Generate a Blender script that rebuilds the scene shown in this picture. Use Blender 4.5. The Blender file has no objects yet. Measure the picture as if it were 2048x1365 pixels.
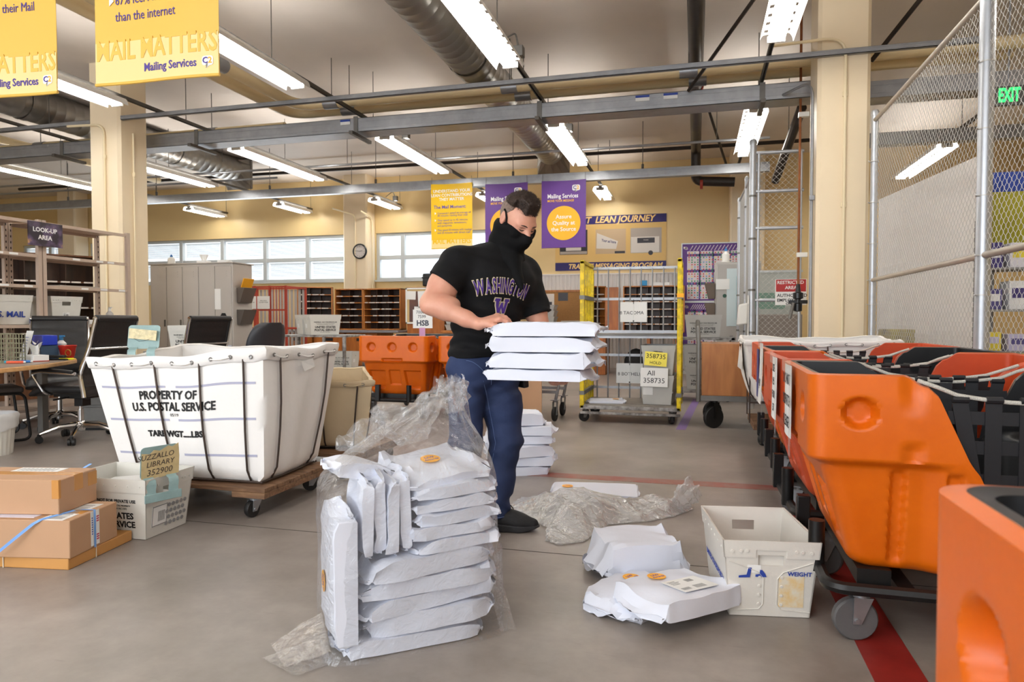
import bpy, bmesh, math, random
import numpy as np
from mathutils import Vector, Matrix, Euler
from mathutils.bvhtree import BVHTree

R = math.radians
PI = math.pi
SC = bpy.context.scene
COL = SC.collection

# ------------------------------------------------------------------ camera
cam_data = bpy.data.cameras.new('camera')
cam = bpy.data.objects.new('camera', cam_data)
COL.objects.link(cam)
cam_data.sensor_width = 36.0
cam_data.lens = 36.0 * 1380.0 / 2048.0
cam_data.clip_start = 0.02
cam.location = (0.0, 0.0, 1.05)
cam.rotation_euler = (R(90 - 1.764), 0.0, R(14.9))
cam_data.dof.use_dof = True
cam_data.dof.focus_distance = 3.2
cam_data.dof.aperture_fstop = 7.0
SC.camera = cam

# ------------------------------------------------------------------ world, exposure
world = bpy.data.worlds.new('daylight')
SC.world = world
world.use_nodes = True
wb = world.node_tree.nodes['Background']
wb.inputs['Color'].default_value = (0.86, 0.93, 1.0, 1.0)
wb.inputs['Strength'].default_value = 1.0
SC.view_settings.view_transform = 'Standard'
SC.view_settings.look = 'None'
SC.view_settings.gamma = 1.0
SC.view_settings.use_curve_mapping = False
SC.view_settings.exposure = 0.85
SC.cycles.use_denoising = True
SC.cycles.max_bounces = 8
SC.cycles.diffuse_bounces = 4
SC.cycles.glossy_bounces = 4
SC.cycles.transmission_bounces = 6
SC.cycles.transparent_max_bounces = 24
SC.cycles.sample_clamp_indirect = 6.0
SC.cycles.caustics_reflective = False
SC.cycles.caustics_refractive = False

TUBE_POWER = 23.0          # emission of the fluorescent tubes
ADDED_UPLIGHT = 9.0              # watts of the area lamp added over each fixture to brighten the ceiling
def daylight(name, loc, rot, sx, sy, watts, colour):
    d = bpy.data.lights.new(name, 'AREA')
    d.shape = 'RECTANGLE'; d.size = sx; d.size_y = sy
    d.energy = watts; d.color = colour
    o = bpy.data.objects.new(name, d); COL.objects.link(o)
    o.location = loc; o.rotation_euler = rot
    return o
# daylight through the tall windows of the wall behind the photographer and of the far wall
daylight('window_daylight', (-5.5, -4.4, 2.3), (R(80), 0, 0), 9.0, 2.6, 250, (0.90, 0.95, 1.0))
daylight('window_daylight', (1.6, -4.4, 2.3), (R(80), 0, 0), 3.5, 2.6, 45, (0.90, 0.95, 1.0))
daylight('window_daylight', (-11.0, 15.0, 2.55), (R(-90), 0, 0), 5.8, 1.0, 60, (0.85, 0.93, 1.0))

# ------------------------------------------------------------------ materials
def mat(name, col, rough=0.5, metal=0.0, noise=None, bump=None, spec=0.5, emit=0.0, alpha=1.0,
        trans=0.0, coat=0.0, col2=None, sheen=0.0, sss=0.0, stretch=None, ior=1.45, rnoise=None):
    m = bpy.data.materials.new(name); m.use_nodes = True
    nt = m.node_tree; b = nt.nodes['Principled BSDF']
    c = (col[0], col[1], col[2], 1.0)
    b.inputs['Base Color'].default_value = c
    b.inputs['Roughness'].default_value = rough
    b.inputs['Metallic'].default_value = metal
    b.inputs['Specular IOR Level'].default_value = spec
    b.inputs['IOR'].default_value = ior
    b.inputs['Alpha'].default_value = alpha
    b.inputs['Transmission Weight'].default_value = trans
    b.inputs['Coat Weight'].default_value = coat
    b.inputs['Sheen Weight'].default_value = sheen
    if sss:
        b.inputs['Subsurface Weight'].default_value = sss
        b.inputs['Subsurface Radius'].default_value = (1.0, 0.35, 0.2)
        b.inputs['Subsurface Scale'].default_value = 0.008
    if emit:
        b.inputs['Emission Color'].default_value = c
        b.inputs['Emission Strength'].default_value = emit
    tc = None
    def coords():
        nonlocal tc
        if tc is None:
            t = nt.nodes.new('ShaderNodeTexCoord'); tc = t.outputs['Object']
            if stretch:
                mp = nt.nodes.new('ShaderNodeMapping'); mp.inputs['Scale'].default_value = stretch
                nt.links.new(tc, mp.inputs['Vector']); tc = mp.outputs['Vector']
        return tc
    if noise:
        n = nt.nodes.new('ShaderNodeTexNoise'); n.inputs['Scale'].default_value = noise[0]
        n.inputs['Detail'].default_value = 6.0; n.inputs['Roughness'].default_value = 0.6
        nt.links.new(coords(), n.inputs['Vector'])
        rp = nt.nodes.new('ShaderNodeValToRGB')
        rp.color_ramp.elements[0].position = 0.5 - 0.5 * (noise[2] if len(noise) > 2 else 0.5)
        rp.color_ramp.elements[1].position = 0.5 + 0.5 * (noise[2] if len(noise) > 2 else 0.5)
        d = col2 if col2 else tuple(x * (1 - noise[1]) for x in col)
        rp.color_ramp.elements[0].color = (d[0], d[1], d[2], 1)
        rp.color_ramp.elements[1].color = c
        nt.links.new(n.outputs['Fac'], rp.inputs['Fac'])
        nt.links.new(rp.outputs['Color'], b.inputs['Base Color'])
        if rnoise:
            mr = nt.nodes.new('ShaderNodeMapRange')
            mr.inputs['To Min'].default_value = rough - rnoise; mr.inputs['To Max'].default_value = rough + rnoise
            nt.links.new(n.outputs['Fac'], mr.inputs['Value']); nt.links.new(mr.outputs['Result'], b.inputs['Roughness'])
    if bump:
        n2 = nt.nodes.new('ShaderNodeTexNoise'); n2.inputs['Scale'].default_value = bump[0]
        n2.inputs['Detail'].default_value = 5.0
        nt.links.new(coords(), n2.inputs['Vector'])
        bp = nt.nodes.new('ShaderNodeBump'); bp.inputs['Strength'].default_value = bump[1]
        bp.inputs['Distance'].default_value = bump[2] if len(bump) > 2 else 0.01
        nt.links.new(n2.outputs['Fac'], bp.inputs['Height'])
        nt.links.new(bp.outputs['Normal'], b.inputs['Normal'])
    return m

def srgb(r, g, b):
    f = lambda c: (c / 255 / 12.92) if c / 255 <= 0.04045 else ((c / 255 + 0.055) / 1.055) ** 2.4
    return (f(r), f(g), f(b))

M = {}
M['white_paint'] = mat('white_paint', srgb(236, 236, 232), 0.35)
M['fixture'] = mat('fixture_enamel', srgb(245, 245, 242), 0.3)
M['tube'] = mat('fluorescent_tube', (1.0, 0.965, 0.91), 0.4, emit=TUBE_POWER)
M['galv'] = mat('galvanised_steel', srgb(168, 170, 174), 0.42, 0.75, noise=(7, 0.25), bump=(60, 0.05))
M['galv_dark'] = mat('weathered_steel', srgb(128, 126, 122), 0.5, 0.7, noise=(5, 0.3))
M['strut'] = mat('strut_steel', srgb(112, 108, 102), 0.5, 0.6, noise=(9, 0.3))
M['duct'] = mat('duct_steel', srgb(150, 146, 140), 0.36, 0.85, noise=(3, 0.25))
M['chrome'] = mat('chrome', srgb(225, 225, 226), 0.12, 1.0)
M['black_steel'] = mat('black_steel', srgb(30, 29, 29), 0.38, 0.2, noise=(14, 0.4))
M['black_pipe'] = mat('black_iron_pipe', srgb(64, 57, 52), 0.4, 0.5, noise=(8, 0.4))
M['red_paint'] = mat('red_paint', srgb(168, 60, 42), 0.45)
M['copper'] = mat('copper_pipe', srgb(150, 92, 56), 0.4, 0.7, noise=(9, 0.4))
M['cream'] = mat('cream_pipe_paint', srgb(226, 205, 160), 0.4)
M['wall'] = mat('cream_wall_paint', srgb(232, 205, 150), 0.42, noise=(1.2, 0.08), bump=(40, 0.03))
M['column'] = mat('column_paint', srgb(244, 226, 194), 0.4, noise=(1.6, 0.07), bump=(30, 0.04))
M['ceiling'] = mat('ceiling_concrete', srgb(226, 216, 206), 0.6, noise=(0.9, 0.12), bump=(2, 0.08, 0.02))
M['black_rubber'] = mat('black_rubber', srgb(28, 27, 27), 0.55)
M['grey_wheel'] = mat('grey_wheel', srgb(150, 150, 160), 0.4)
M['tyre'] = mat('grey_tyre', srgb(96, 95, 96), 0.5, noise=(20, 0.2))
M['black_plastic'] = mat('black_plastic', srgb(24, 24, 26), 0.3)
M['paper'] = mat('white_paper', srgb(240, 240, 238), 0.6)
M['ink'] = mat('black_ink', srgb(22, 22, 24), 0.6)
M['blue_ink'] = mat('blue_ink', srgb(44, 70, 160), 0.6)
M['purple'] = mat('purple_banner', srgb(98, 56, 140), 0.5, noise=(3, 0.12))
M['yellow'] = mat('yellow_banner', srgb(240, 194, 88), 0.5, noise=(2, 0.04))
M['yellow_deep'] = mat('yellow_banner_deep', srgb(236, 190, 4), 0.5)
M['pale_yellow'] = mat('pale_yellow_print', srgb(244, 218, 150), 0.5)
M['gold'] = mat('gold_print', srgb(242, 184, 40), 0.5)
M['white_print'] = mat('white_print', srgb(245, 245, 245), 0.5)
M['purple_ink'] = mat('purple_ink', srgb(84, 66, 150), 0.5)
M['orange_sticker'] = mat('orange_sticker', srgb(255, 180, 24), 0.5)

def wood(name, c1, c2, scale=3.0, stretch=(1, 14, 14), rough=0.42):
    m = bpy.data.materials.new(name); m.use_nodes = True
    nt = m.node_tree; b = nt.nodes['Principled BSDF']; b.inputs['Roughness'].default_value = rough
    t = nt.nodes.new('ShaderNodeTexCoord'); mp = nt.nodes.new('ShaderNodeMapping')
    mp.inputs['Scale'].default_value = stretch
    n = nt.nodes.new('ShaderNodeTexNoise'); n.inputs['Scale'].default_value = scale; n.inputs['Detail'].default_value = 7
    n.inputs['Distortion'].default_value = 0.6
    rp = nt.nodes.new('ShaderNodeValToRGB')
    rp.color_ramp.elements[0].position = 0.3; rp.color_ramp.elements[1].position = 0.7
    rp.color_ramp.elements[0].color = (*c2, 1); rp.color_ramp.elements[1].color = (*c1, 1)
    nt.links.new(t.outputs['Object'], mp.inputs['Vector']); nt.links.new(mp.outputs['Vector'], n.inputs['Vector'])
    nt.links.new(n.outputs['Fac'], rp.inputs['Fac']); nt.links.new(rp.outputs['Color'], b.inputs['Base Color'])
    return m
M['oak'] = wood('varnished_oak', srgb(196, 128, 58), srgb(160, 94, 38), 2.5, (9, 9, 1.2))
M['oak_dark'] = wood('brown_stained_wood', srgb(112, 70, 40), srgb(78, 46, 26), 2.5, (9, 9, 1.2))
M['plywood'] = wood('worn_plywood', srgb(176, 116, 62), srgb(150, 92, 46), 2.0, (8, 8, 1.5))
M['pallet'] = wood('weathered_deck_boards', srgb(140, 106, 76), srgb(92, 64, 44), 3.0, (2, 16, 16), 0.7)
M['maple'] = wood('maple_desk_edge', srgb(222, 178, 124), srgb(206, 158, 102), 2.0, (1.5, 12, 12), 0.35)

# ------------------------------------------------------------------ geometry helpers
class G:
    """collects vertices and faces, then links them as one mesh object"""
    def __init__(s):
        s.v = []; s.f = []; s.m = []; s.mi = 0; s.T = None
    def add(s, vs, fs):
        b = len(s.v)
        if s.T is not None:
            vs = [s.T @ Vector(p) for p in vs]
        s.v += [tuple(p) for p in vs]
        s.f += [tuple(i + b for i in f) for f in fs]
        s.m += [s.mi] * len(fs)
        return s
    def box(s, c, d, Mx=None):
        x, y, z = d[0] / 2, d[1] / 2, d[2] / 2
        vs = [Vector((i * x, j * y, k * z)) for k in (-1, 1) for j in (-1, 1) for i in (-1, 1)]
        if Mx is not None: vs = [Mx @ p for p in vs]
        vs = [p + Vector(c) for p in vs]
        return s.add(vs, [(0, 2, 3, 1), (4, 5, 7, 6), (0, 1, 5, 4), (2, 6, 7, 3), (0, 4, 6, 2), (1, 3, 7, 5)])
    def bx(s, x0, x1, y0, y1, z0, z1):
        return s.box(((x0 + x1) / 2, (y0 + y1) / 2, (z0 + z1) / 2), (abs(x1 - x0), abs(y1 - y0), abs(z1 - z0)))
    def hexa(s, b, t):
        """8 corners: bottom loop b (4, ccw from above), top loop t"""
        return s.add(list(b) + list(t), [(3, 2, 1, 0), (4, 5, 6, 7), (0, 1, 5, 4), (1, 2, 6, 5), (2, 3, 7, 6), (3, 0, 4, 7)])
    def bar(s, a, b, w, h=None, up=(0, 0, 1)):
        h = h or w
        a = Vector(a); b = Vector(b); d = (b - a).normalized(); u = Vector(up)
        if abs(d.dot(u)) > 0.98: u = Vector((0, 1, 0))
        r = d.cross(u).normalized(); u = r.cross(d)
        r *= w / 2; u *= h / 2
        vs = [a - r - u, a + r - u, a + r + u, a - r + u, b - r - u, b + r - u, b + r + u, b - r + u]
        return s.add(vs, [(0, 1, 2, 3), (7, 6, 5, 4), (0, 4, 5, 1), (1, 5, 6, 2), (2, 6, 7, 3), (3, 7, 4, 0)])
    def tube(s, pts, r, n=8, closed=False, caps=True, sq=1.0):
        pts = [Vector(p) for p in pts]; k = len(pts)
        rr = r if isinstance(r, (list, tuple)) else [r] * k
        tang = []
        for i in range(k):
            a = pts[i - 1] if (i > 0 or closed) else pts[i]
            b = pts[(i + 1) % k] if (i < k - 1 or closed) else pts[i]
            t = (b - a); tang.append(t.normalized() if t.length > 1e-9 else Vector((0, 0, 1)))
        u = Vector((0, 0, 1)) if abs(tang[0].z) < 0.9 else Vector((1, 0, 0))
        vs = []
        for i in range(k):
            t = tang[i]; u = (u - t * u.dot(t))
            if u.length < 1e-6: u = t.orthogonal()
            u.normalize(); w = t.cross(u)
            for j in range(n):
                a = 2 * PI * j / n
                vs.append(pts[i] + (u * math.cos(a) + w * math.sin(a) * sq) * rr[i])
        fs = []
        for i in range(k if closed else k - 1):
            for j in range(n):
                a = i * n + j; b = i * n + (j + 1) % n
                c = ((i + 1) % k) * n + (j + 1) % n; d = ((i + 1) % k) * n + j
                fs.append((a, d, c, b))
        if caps and not closed:
            fs.append(tuple(range(n))); fs.append(tuple(reversed(range((k - 1) * n, k * n))))
        # faces wind so that normals point outwards
        fs = [tuple(reversed(f)) for f in fs]
        return s.add(vs, fs)
    def cyl(s, a, b, r, n=16, r2=None):
        return s.tube([a, b], [r, r if r2 is None else r2], n)
    def lathe(s, prof, n=20, c=(0, 0, 0), Mx=None, sx=1.0, sy=1.0):
        vs = []; fs = []
        for (r, z) in prof:
            for j in range(n):
                a = 2 * PI * j / n
                p = Vector((r * math.cos(a) * sx, r * math.sin(a) * sy, z))
                if Mx is not None: p = Mx @ p
                vs.append(p + Vector(c))
        k = len(prof)
        for i in range(k - 1):
            for j in range(n):
                fs.append((i * n + j, i * n + (j + 1) % n, (i + 1) * n + (j + 1) % n, (i + 1) * n + j))
        if prof[0][0] > 1e-6: fs.append(tuple(reversed(range(n))))
        if prof[-1][0] > 1e-6: fs.append(tuple(range((k - 1) * n, k * n)))
        return s.add(vs, fs)
    def prism(s, poly, z0, z1, Mx=None):
        n = len(poly)
        vs = [Vector((x, y, z0)) for x, y in poly] + [Vector((x, y, z1)) for x, y in poly]
        if Mx is not None: vs = [Mx @ p for p in vs]
        fs = [tuple(reversed(range(n))), tuple(range(n, 2 * n))]
        fs += [(i, (i + 1) % n, n + (i + 1) % n, n + i) for i in range(n)]
        return s.add(vs, fs)
    def grid(s, rows, skip=None, close_u=False, flip=False):
        """rows of points; skip(i, j) leaves a cell open"""
        nr = len(rows); nc = len(rows[0])
        vs = [p for r in rows for p in r]; fs = []
        for i in range(nr - 1):
            for j in range(nc if close_u else nc - 1):
                if skip and skip(i, j): continue
                q = (i * nc + j, i * nc + (j + 1) % nc, (i + 1) * nc + (j + 1) % nc, (i + 1) * nc + j)
                fs.append(tuple(reversed(q)) if flip else q)
        return s.add(vs, fs)
    def ball(s, c, r, nu=16, nv=10):
        if not isinstance(r, (tuple, list)): r = (r, r, r)
        prof = [(max(1e-7, math.sin(PI * i / nv)), -math.cos(PI * i / nv)) for i in range(nv + 1)]
        vs0 = []
        for (q, z) in prof:
            for j in range(nu):
                a = 2 * PI * j / nu
                vs0.append((c[0] + q * math.cos(a) * r[0], c[1] + q * math.sin(a) * r[1], c[2] + z * r[2]))
        fs = [(i * nu + j, i * nu + (j + 1) % nu, (i + 1) * nu + (j + 1) % nu, (i + 1) * nu + j) for i in range(nv) for j in range(nu)]
        return s.add(vs0, fs)
    def wallhole(s, A, B, Cc, Dd, t, hole):
        """panel A(bl) B(br) C(tr) D(tl), thickness t along its inner normal, hole=(u0,u1,w0,w1)"""
        A, B, Cc, Dd = map(Vector, (A, B, Cc, Dd))
        n = (B - A).cross(Dd - A).normalized() * (-t)
        us = [0, hole[0], hole[1], 1]; ws = [0, hole[2], hole[3], 1]
        P = lambda u, w: (A.lerp(B, u)).lerp(Dd.lerp(Cc, u), w)
        outer = [[P(u, w) for u in us] for w in ws]
        inner = [[p + n for p in r] for r in outer]
        sk = lambda i, j: i == 1 and j == 1
        s.grid(outer, sk); s.grid(inner, sk, flip=True)
        ring = [(1, 1), (1, 2), (2, 2), (2, 1)]
        for k in range(4):
            a = ring[k]; b = ring[(k + 1) % 4]
            s.add([outer[a[0]][a[1]], outer[b[0]][b[1]], inner[b[0]][b[1]], inner[a[0]][a[1]]], [(3, 2, 1, 0)])
        edge = [(0, j) for j in range(4)] + [(i, 3) for i in range(1, 4)] + [(3, j) for j in (2, 1, 0)] + [(i, 0) for i in (2, 1)]
        for k in range(len(edge)):
            a = edge[k]; b = edge[(k + 1) % len(edge)]
            s.add([outer[a[0]][a[1]], outer[b[0]][b[1]], inner[b[0]][b[1]], inner[a[0]][a[1]]], [(0, 1, 2, 3)])
        return s
    def mesh(s, name):
        me = bpy.data.meshes.new(name)
        me.from_pydata(s.v, [], s.f)
        return me
    def build(s, name, mats, parent=None, bevel=0.0, smooth=35, seg=2, weld=False, loc=None, rot=None):
        me = s.mesh(name)
        if not isinstance(mats, (list, tuple)): mats = [mats]
        for m in mats: me.materials.append(m)
        if len(mats) > 1: me.polygons.foreach_set('material_index', s.m)
        if weld:
            b = bmesh.new(); b.from_mesh(me); bmesh.ops.remove_doubles(b, verts=b.verts, dist=1e-5)
            b.to_mesh(me); b.free()
        if smooth:
            me.polygons.foreach_set('use_smooth', [True] * len(me.polygons))
            if smooth < 180: me.set_sharp_from_angle(angle=R(smooth))
        me.update()
        o = bpy.data.objects.new(name, me); COL.objects.link(o)
        if parent is not None: o.parent = parent
        if loc is not None: o.location = loc
        if rot is not None: o.rotation_euler = rot
        if bevel:
            md = o.modifiers.new('bevel', 'BEVEL'); md.width = bevel; md.segments = seg
            md.limit_method = 'ANGLE'; md.angle_limit = R(40); md.harden_normals = False
        return o

def tag(o, label=None, cat=None, group=None, kind=None):
    if label: o['label'] = label
    if cat: o['category'] = cat
    if group: o['group'] = group
    if kind: o['kind'] = kind
    return o
def thing(name, label, cat, loc=(0, 0, 0), rz=0.0, group=None):
    o = bpy.data.objects.new(name, None); COL.objects.link(o)
    o.empty_display_size = 0.1
    o.location = loc; o.rotation_euler = (0, 0, rz)
    return tag(o, label, cat, group)
def struct(o):
    o['kind'] = 'structure'; return o
def copy_tree(o, parent=None):
    c = o.copy(); COL.objects.link(c)
    if parent is not None: c.parent = parent
    for ch in list(o.children): copy_tree(ch, c)
    return c
def dup(o, loc, rz=None, label=None, group=None):
    c = copy_tree(o); c.location = loc
    if rz is not None: c.rotation_euler = (0, 0, rz)
    if label: c['label'] = label
    if group: c['group'] = group
    return c

def frame(origin, x, y):
    """matrix whose XY plane is the lettering plane"""
    x = Vector(x).normalized(); y = Vector(y); y = (y - x * y.dot(x)).normalized(); z = x.cross(y)
    m = Matrix((x, y, z)).transposed().to_4x4(); m.translation = Vector(origin)
    return m
def text_mesh(txt, size, align='CENTER', shear=0.0, bold=0.0, ext=0.0004, sx=1.0, space=1.0, line=1.0):
    cu = bpy.data.curves.new('lettering', 'FONT')
    cu.body = txt; cu.size = size; cu.align_x = align; cu.align_y = 'CENTER'; cu.shear = shear
    cu.offset = bold; cu.extrude = ext; cu.resolution_u = 2; cu.space_character = space; cu.space_line = line
    ob = bpy.data.objects.new('lettering', cu)
    me = bpy.data.meshes.new_from_object(ob)
    bpy.data.objects.remove(ob); bpy.data.curves.remove(cu)
    vs = [(v.co.x * sx, v.co.y, v.co.z) for v in me.vertices]; fs = [tuple(p.vertices) for p in me.polygons]
    bpy.data.meshes.remove(me)
    return vs, fs
def text(parent, lines, m, Mx, name='lettering', warp=None):
    """lines: (string, size, x, y, options) in the plane Mx; one mesh for all of them"""
    g = G()
    for ln in lines:
        t, sz, x, y = ln[:4]; kw = ln[4] if len(ln) > 4 else {}
        vs, fs = text_mesh(t, sz, **kw)
        vs = [Vector((a + x, b + y, c)) for a, b, c in vs]
        if warp: vs = [warp(p) for p in vs]
        g.add([Mx @ p for p in vs], fs)
    return g.build(name, m, parent, smooth=0)
def board(parent, name, m, Mx, w, h, t=0.002, bevel=0):
    """flat plate w x h centred on the plane Mx, its face on the plane"""
    g = G(); g.T = Mx; g.box((0, 0, -t / 2), (w, h, t))
    return g.build(name, m, parent, smooth=0, bevel=bevel)
def arc(c, r, a0, a1, n, ax=(1, 0, 0), ay=(0, 0, 1)):
    c = Vector(c); ax = Vector(ax); ay = Vector(ay)
    return [c + ax * (r * math.cos(a0 + (a1 - a0) * i / n)) + ay * (r * math.sin(a0 + (a1 - a0) * i / n)) for i in range(n + 1)]
def rect_round(w, h, r, n=4):
    p = []
    for cx, cy, a in ((w / 2 - r, h / 2 - r, 0), (-w / 2 + r, h / 2 - r, 90), (-w / 2 + r, -h / 2 + r, 180), (w / 2 - r, -h / 2 + r, 270)):
        for i in range(n + 1):
            t = R(a + 90 * i / n); p.append((cx + r * math.cos(t), cy + r * math.sin(t)))
    return p
# ================================================================== the room
YB = 15.2; ZC = 4.45; XL = -19.0; XR = 6.2; YR = -4.6
def floor_material():
    m = bpy.data.materials.new('polished_concrete'); m.use_nodes = True
    nt = m.node_tree; b = nt.nodes['Principled BSDF']
    t = nt.nodes.new('ShaderNodeTexCoord')
    def noise(scale, det=6, st=None):
        n = nt.nodes.new('ShaderNodeTexNoise'); n.inputs['Scale'].default_value = scale; n.inputs['Detail'].default_value = det
        n.inputs['Roughness'].default_value = 0.65
        if st:
            mp = nt.nodes.new('ShaderNodeMapping'); mp.inputs['Scale'].default_value = st
            nt.links.new(t.outputs['Object'], mp.inputs['Vector']); nt.links.new(mp.outputs['Vector'], n.inputs['Vector'])
        else: nt.links.new(t.outputs['Object'], n.inputs['Vector'])
        return n
    n1 = noise(0.9); n2 = noise(6.0, 8); n3 = noise(5.0, 4, (1.0, 7.0, 1.0))
    r1 = nt.nodes.new('ShaderNodeValToRGB')
    r1.color_ramp.elements[0].position = 0.32; r1.color_ramp.elements[1].position = 0.7
    r1.color_ramp.elements[0].color = (*srgb(128, 120, 113), 1); r1.color_ramp.elements[1].color = (*srgb(165, 156, 149), 1)
    nt.links.new(n1.outputs['Fac'], r1.inputs['Fac'])
    r2 = nt.nodes.new('ShaderNodeValToRGB')
    r2.color_ramp.elements[0].position = 0.3; r2.color_ramp.elements[1].position = 0.62
    r2.color_ramp.elements[0].color = (0.72, 0.71, 0.70, 1); r2.color_ramp.elements[1].color = (1, 1, 1, 1)
    nt.links.new(n2.outputs['Fac'], r2.inputs['Fac'])
    r3 = nt.nodes.new('ShaderNodeValToRGB')
    r3.color_ramp.elements[0].position = 0.27; r3.color_ramp.elements[1].position = 0.36
    r3.color_ramp.elements[0].color = (0.78, 0.77, 0.76, 1); r3.color_ramp.elements[1].color = (1, 1, 1, 1)
    nt.links.new(n3.outputs['Fac'], r3.inputs['Fac'])
    m1 = nt.nodes.new('ShaderNodeMixRGB'); m1.blend_type = 'MULTIPLY'; m1.inputs[0].default_value = 0.8
    nt.links.new(r1.outputs['Color'], m1.inputs[1]); nt.links.new(r2.outputs['Color'], m1.inputs[2])
    m2 = nt.nodes.new('ShaderNodeMixRGB'); m2.blend_type = 'MULTIPLY'; m2.inputs[0].default_value = 0.6
    nt.links.new(m1.outputs['Color'], m2.inputs[1]); nt.links.new(r3.outputs['Color'], m2.inputs[2])
    nt.links.new(m2.outputs['Color'], b.inputs['Base Color'])
    mr = nt.nodes.new('ShaderNodeMapRange'); mr.inputs['To Min'].default_value = 0.26; mr.inputs['To Max'].default_value = 0.46
    nt.links.new(n2.outputs['Fac'], mr.inputs['Value']); nt.links.new(mr.outputs['Result'], b.inputs['Roughness'])
    b.inputs['Specular IOR Level'].default_value = 0.45
    return m
M['floor'] = floor_material()
M['red_line'] = mat('worn_red_floor_paint', srgb(150, 44, 38), 0.4, noise=(9, 0.35, 0.4))
M['red_worn'] = mat('faded_red_floor_paint', srgb(148, 66, 58), 0.4, noise=(9, 0.35, 0.4), col2=srgb(140, 112, 100))
M['joint'] = mat('dark_floor_joint', srgb(70, 64, 58), 0.8)  # dark line of the concrete joint

struct(G().bx(XL, XR, YR, YB, -0.1, 0).build('floor', M['floor']))
struct(G().bx(XL, XR, YR, YB, ZC, ZC + 0.1).build('ceiling', M['ceiling']))
def strip(name, p, w, m, z=0.0012):
    g = G(); a, b = Vector((*p[0], z / 2)), Vector((*p[1], z / 2)); g.bar(a, b, w, z)
    return struct(g.build(name, m, smooth=0))
strip('trim_1', ((0.585, -1.0), (0.585, 4.47)), 0.15, M['red_line'])
strip('trim_2', ((-1.9, 4.55), (0.66, 4.55)), 0.13, M['red_worn'])
strip('trim_3', ((-19, 3.015), (6, 3.015)), 0.006, M['joint'], 0.0008)
M['purple_tape'] = mat('purple_floor_tape', srgb(128, 104, 160), 0.5)
strip('trim_5', ((-0.13, 6.75), (0.02, 9.4)), 0.09, M['purple_tape'])

def wall(name, x0, x1, y0, y1, holes=(), axis='x'):
    """wall slab with rectangular openings (a0, a1, z0, z1) along its axis"""
    g = G()
    a0, a1 = (x0, x1) if axis == 'x' else (y0, y1)
    us = sorted({a0, a1, *[h[0] for h in holes], *[h[1] for h in holes]})
    zs = sorted({0.0, ZC, *[h[2] for h in holes], *[h[3] for h in holes]})
    for i in range(len(us) - 1):
        for j in range(len(zs) - 1):
            u = (us[i] + us[i + 1]) / 2; z = (zs[j] + zs[j + 1]) / 2
            if any(h[0] < u < h[1] and h[2] < z < h[3] for h in holes): continue
            if axis == 'x': g.bx(us[i], us[i + 1], y0, y1, zs[j], zs[j + 1])
            else: g.bx(x0, x1, us[i], us[i + 1], zs[j], zs[j + 1])
    return struct(g.build(name, M['wall'], smooth=0))
WZ0, WZ1 = 2.0, 3.12
WIN = [(-18.2, -16.5), (-15.9, -8.06), (-7.42, -4.2)]
wall('wall_back', XL, XR, YB, YB + 0.25, [(a, b, WZ0, WZ1) for a, b in WIN])
wall('wall_left', XL - 0.25, XL, YR, YB)
wall('wall_right', XR, XR + 0.25, YR, YB, axis='y') if False else struct(G().bx(XR, XR + 0.25, YR, YB, 0, ZC).build('wall_right', M['wall']))
wall('wall_rear', XL, XR, YR - 0.25, YR, [(-10.2, -0.8, 0.9, 3.7), (-0.2, 3.5, 0.9, 3.7)])

# windows: aluminium frames, blinds and panes given their own glow for daylight behind
M['alu'] = mat('window_aluminium', srgb(206, 212, 214), 0.4, 0.2)
M['blind'] = mat('glowing_blind', srgb(206, 214, 220), 0.7, emit=0.13); M['blind_bright'] = mat('bright_glowing_blind', (0.85, 0.93, 1.0), 0.7, emit=0.42)
M['sky_pane'] = mat('bright_window_glass', (0.95, 0.98, 1.0), 0.2, emit=0.45)
def window(name, x0, x1, xs, blind='blind'):
    root = bpy.data.objects.new(name, None); COL.objects.link(root); root['kind'] = 'structure'
    y = YB + 0.10
    f = G(); f.bx(x0, x1, y - 0.05, y + 0.05, WZ0, WZ0 + 0.06).bx(x0, x1, y - 0.05, y + 0.05, WZ1 - 0.07, WZ1)
    zm = (WZ0 + WZ1) / 2 - 0.02
    f.bx(x0, x1, y - 0.05, y + 0.05, zm - 0.05, zm + 0.05)
    for x in [x0 + 0.03] + list(xs) + [x1 - 0.03]: f.bx(x - 0.05, x + 0.05, y - 0.055, y + 0.055, WZ0, WZ1)
    f.build('window_frame', M['alu'], root, bevel=0.006)
    G().bx(x0 - 0.02, x1 + 0.02, YB - 0.06, YB + 0.08, WZ0 - 0.04, WZ0).build('window_sill', M['alu'], root)
    edges = [x0] + list(xs) + [x1]
    for a, b in zip(edges[:-1], edges[1:]):
        for z0, z1 in ((WZ0 + 0.07, zm - 0.06), (zm + 0.06, WZ1 - 0.08)):
            G().bx(a + 0.06, b - 0.06, y + 0.05, y + 0.06, z0, z1).build('window_pane', M['sky_pane'], root)
            bl = G(); n = int((z1 - z0 - 0.08) / 0.028)
            for i in range(n):
                z = z1 - 0.05 - i * 0.028
                bl.box(((a + b) / 2, y + 0.015, z), (b - a - 0.24, 0.022, 0.0015), Matrix.Rotation(R(58), 3, 'X'))
            bl.bx(a + 0.1, b - 0.1, y, y + 0.03, z1 - 0.035, z1 - 0.015)
            bl.build('window_blind', M[blind], root, smooth=0)
    return root
window('window_1', *WIN[1], [-14.4, -13.0, -11.75, -10.5, -9.3])
window('window_2', *WIN[2], [-6.75, -5.35], 'blind_bright')
window('window_3', *WIN[0], [-17.3])

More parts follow.
